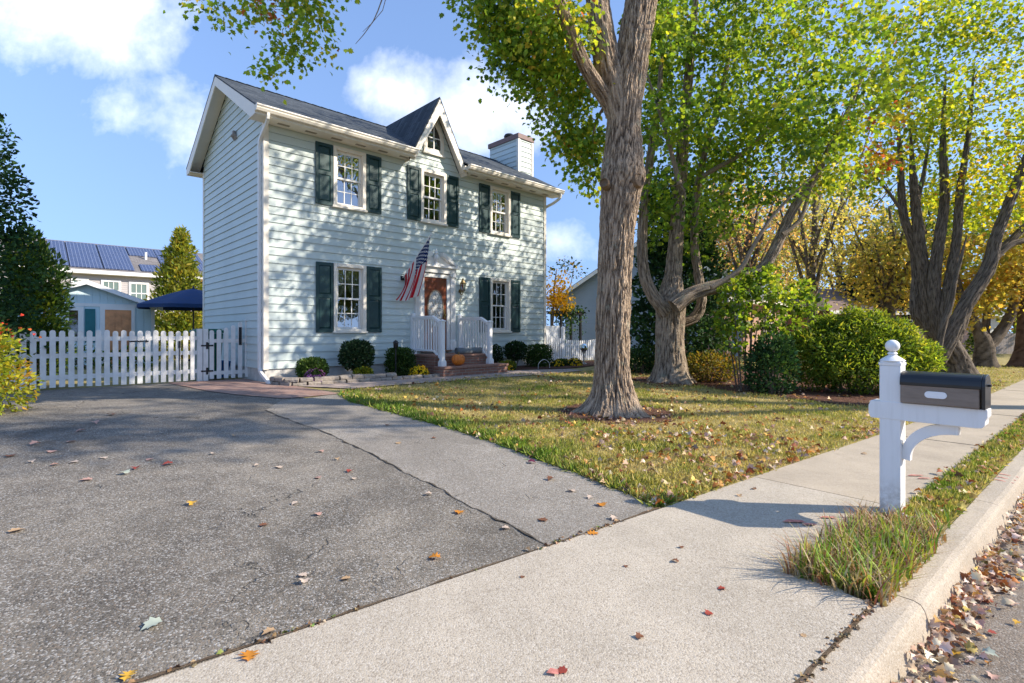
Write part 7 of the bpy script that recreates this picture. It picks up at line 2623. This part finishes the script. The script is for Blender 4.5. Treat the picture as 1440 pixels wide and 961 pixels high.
# single leaves lying on the drive, the pavement and the street
TYPES = {'pale': (0.58, 0.46, 0.36), 'tan': (0.50, 0.33, 0.18), 'pink': (0.50, 0.30, 0.24), 'orange': (0.55, 0.22, 0.03), 'red': (0.33, 0.065, 0.045), 'brown': (0.20, 0.09, 0.05), 'yellow': (0.62, 0.36, 0.05), 'green': (0.42, 0.46, 0.37), 'purple': (0.14, 0.03, 0.06)}
OAK = np.array([(0, 0), (-0.07, 0.12), (-0.30, 0.16), (-0.13, 0.30), (-0.46, 0.42), (-0.17, 0.52), (-0.40, 0.74), (-0.13, 0.74), (-0.12, 0.98), (0, 0.90), (0.12, 0.98), (0.13, 0.74), (0.40, 0.74), (0.17, 0.52), (0.46, 0.42), (0.13, 0.30), (0.30, 0.16), (0.07, 0.12)], float)
leaf_me = {}


def leaf_object(kind, v, shape):
    o = leaf_cloud('fallen_leaf', np.array([[0.0, -0.45, 0.0]]), np.array([[0, 1.0, 0.0]]), np.array([[0, 0, 1.0]]), [1.0], [TYPES[kind]], shape, M_DRY, None, 0.35 + 0.12 * v, 0.15 + 0.25 * v)
    me = o.data
    for vv in me.vertices:
        vv.co.z *= 0.55
    zmin = min(vv.co.z for vv in me.vertices)
    for vv in me.vertices:
        vv.co.z += -zmin + 0.03 * mnoise.noise(vv.co * 3)
    return o


def drop_leaf(px, py, kind, size, label, shape=None, rz=None, z=None):
    shape_k = 'oak' if shape is OAK else 'maple'
    key_ = (kind, random.randrange(3), shape_k)
    if key_ in leaf_me:
        o = leaf_me[key_].copy()
        C.objects.link(o)
    else:
        o = leaf_object(kind, key_[1], OAK if shape is OAK else MAPLE)
        leaf_me[key_] = o
    x, y = G(px, py)
    if qd(x, y) < 0.64:
        s = (py - HOR) / F
        y = (CAMH + 0.14) / s
        x = (px - 720) / F * y
    o.location = (x, y, (zg(x, y) if qd(x, y) > 0.64 else -0.14) + 0.012)
    o.rotation_euler = (random.uniform(-0.12, 0.12), random.uniform(-0.12, 0.12), random.uniform(0, 6.28) if rz is None else rz)
    o.scale = (size,) * 3
    tag(o, label, 'leaf', 'single leaves lying on the paving')


drop_leaf(350, 927, 'orange', 0.10, 'orange lobed oak leaf lying on the seam between drive and pavement', OAK, 0.4)
drop_leaf(214, 884, 'green', 0.085, 'pale grey-green leaf lying alone on the near asphalt')
drop_leaf(426, 812, 'pale', 0.055, 'upper one of a pair of pale curled leaves on the asphalt')
drop_leaf(428, 822, 'pale', 0.06, 'lower one of a pair of pale curled leaves on the asphalt')
drop_leaf(180, 956, 'yellow', 0.075, 'yellow-orange leaf at the bottom edge of the asphalt', OAK)
drop_leaf(378, 894, 'tan', 0.06, 'curled tan leaf just above the orange oak leaf')
drop_leaf(270, 711, 'yellow', 0.10, 'yellow leaf alone in the middle of the dark asphalt', OAK)
drop_leaf(646, 723, 'orange', 0.085, 'orange leaf right below the long crack in the drive')
drop_leaf(612, 788, 'orange', 0.085, 'flat orange oak leaf near the pavement edge of the drive', OAK, 1.4)
drop_leaf(711, 746, 'pale', 0.06, 'pale leaf by the end of the long crack')
drop_leaf(763, 734, 'brown', 0.075, 'dark red-brown leaf where the crack meets the pavement')
drop_leaf(775, 677, 'brown', 0.09, 'brown leaf on the lighter asphalt strip near the lawn edge')
drop_leaf(748, 653, 'purple', 0.085, 'dark purple leaf on the lighter asphalt strip')
drop_leaf(846, 713, 'orange', 0.085, 'orange leaf on the tip of the asphalt by the pavement')
drop_leaf(833, 753, 'orange', 0.09, 'orange-brown leaf on the crumbly edge of the pavement', OAK)
drop_leaf(864, 733, 'pale', 0.07, 'pale curled leaf on the pavement end of the asphalt strip')
drop_leaf(830, 703, 'pale', 0.06, 'small pale leaf on the asphalt tip left of the mailbox shadow')
drop_leaf(176, 668, 'green', 0.085, 'pale greenish leaf in the shaded part of the drive')
drop_leaf(192, 661, 'red', 0.10, 'reddish leaf beside the pale greenish one on the drive', OAK)
drop_leaf(492, 665, 'red', 0.075, 'bright red leaf on the drive left of the crack')
drop_leaf(790, 948, 'red', 0.05, 'small dark red leaf on the pavement at the bottom edge')
drop_leaf(900, 901, 'brown', 0.045, 'small brown leaf on the near pavement slab')
drop_leaf(949, 793, 'brown', 0.045, 'dark scrap of leaf in the middle of the pavement slab')
drop_leaf(1015, 832, 'red', 0.045, 'small reddish leaf on the pavement left of the grass clump')
drop_leaf(997, 867, 'red', 0.045, 'little red leaf at the foot of the pavement slab before the grass clump')
for px, py, kd, sz in ((121, 677, 'pink', .09), (211, 648, 'pink', .075), (474, 648, 'tan', .06), (451, 637, 'pink', .075), (104, 652, 'pale', .08), (77, 656, 'pink', .07), (45, 652, 'pale', .07), (73, 637, 'pink', .09),
                       (100, 623, 'pink', .09), (50, 627, 'pink', .10), (15, 643, 'brown', .10), (146, 646, 'pale', .075), (113, 608, 'pink', .10), (133, 597, 'pink', .11), (156, 585, 'brown', .11), (23, 749, 'tan', .085),
                       (415, 711, 'pale', .06), (447, 726, 'pink', .06), (371, 741, 'brown', .06), (392, 659, 'pale', .075), (361, 657, 'pale', .05), (236, 655, 'red', .09), (498, 675, 'pale', .05), (804, 693, 'pale', .07),
                       (486, 817, 'tan', .055), (602, 698, 'pale', .06), (447, 674, 'pink', .065), (735, 815, 'brown', .03), (560, 625, 'tan', .07), (610, 618, 'brown', .06), (330, 615, 'tan', .07), (300, 640, 'pale', .06), (545, 600, 'brown', .08)):
    drop_leaf(px, py, kd, sz, {'pink': 'small pinkish curled leaf scattered on the old asphalt', 'pale': 'small pale curled leaf scattered on the asphalt drive', 'tan': 'small tan leaf scattered on the asphalt drive', 'brown': 'small brown leaf scattered on the asphalt drive', 'red': 'flat reddish leaf on the shaded part of the drive'}[kd])
for px, py, kd, sz in ((958, 773, 'brown', .035), (1130, 898, 'tan', .03), (880, 800, 'brown', .03), (1040, 700, 'tan', .05), (1150, 640, 'pale', .05), (1090, 650, 'brown', .06), (1215, 640, 'tan', .06), (1320, 610, 'brown', .07), (1060, 690, 'brown', .05)):
    drop_leaf(px, py, kd, sz, 'small dry leaf scrap scattered along the pavement')
for px, py, kd, sz in ((1392, 925, 'green', .06), (1395, 893, 'red', .04), (1430, 880, 'yellow', .04), (1345, 925, 'yellow', .07)):
    drop_leaf(px, py, kd, sz, {'green': 'grey-green leaf lying on the street asphalt', 'red': 'small red leaf lying on the street asphalt', 'yellow': 'yellow leaf lying on the street beside the drift'}[kd])
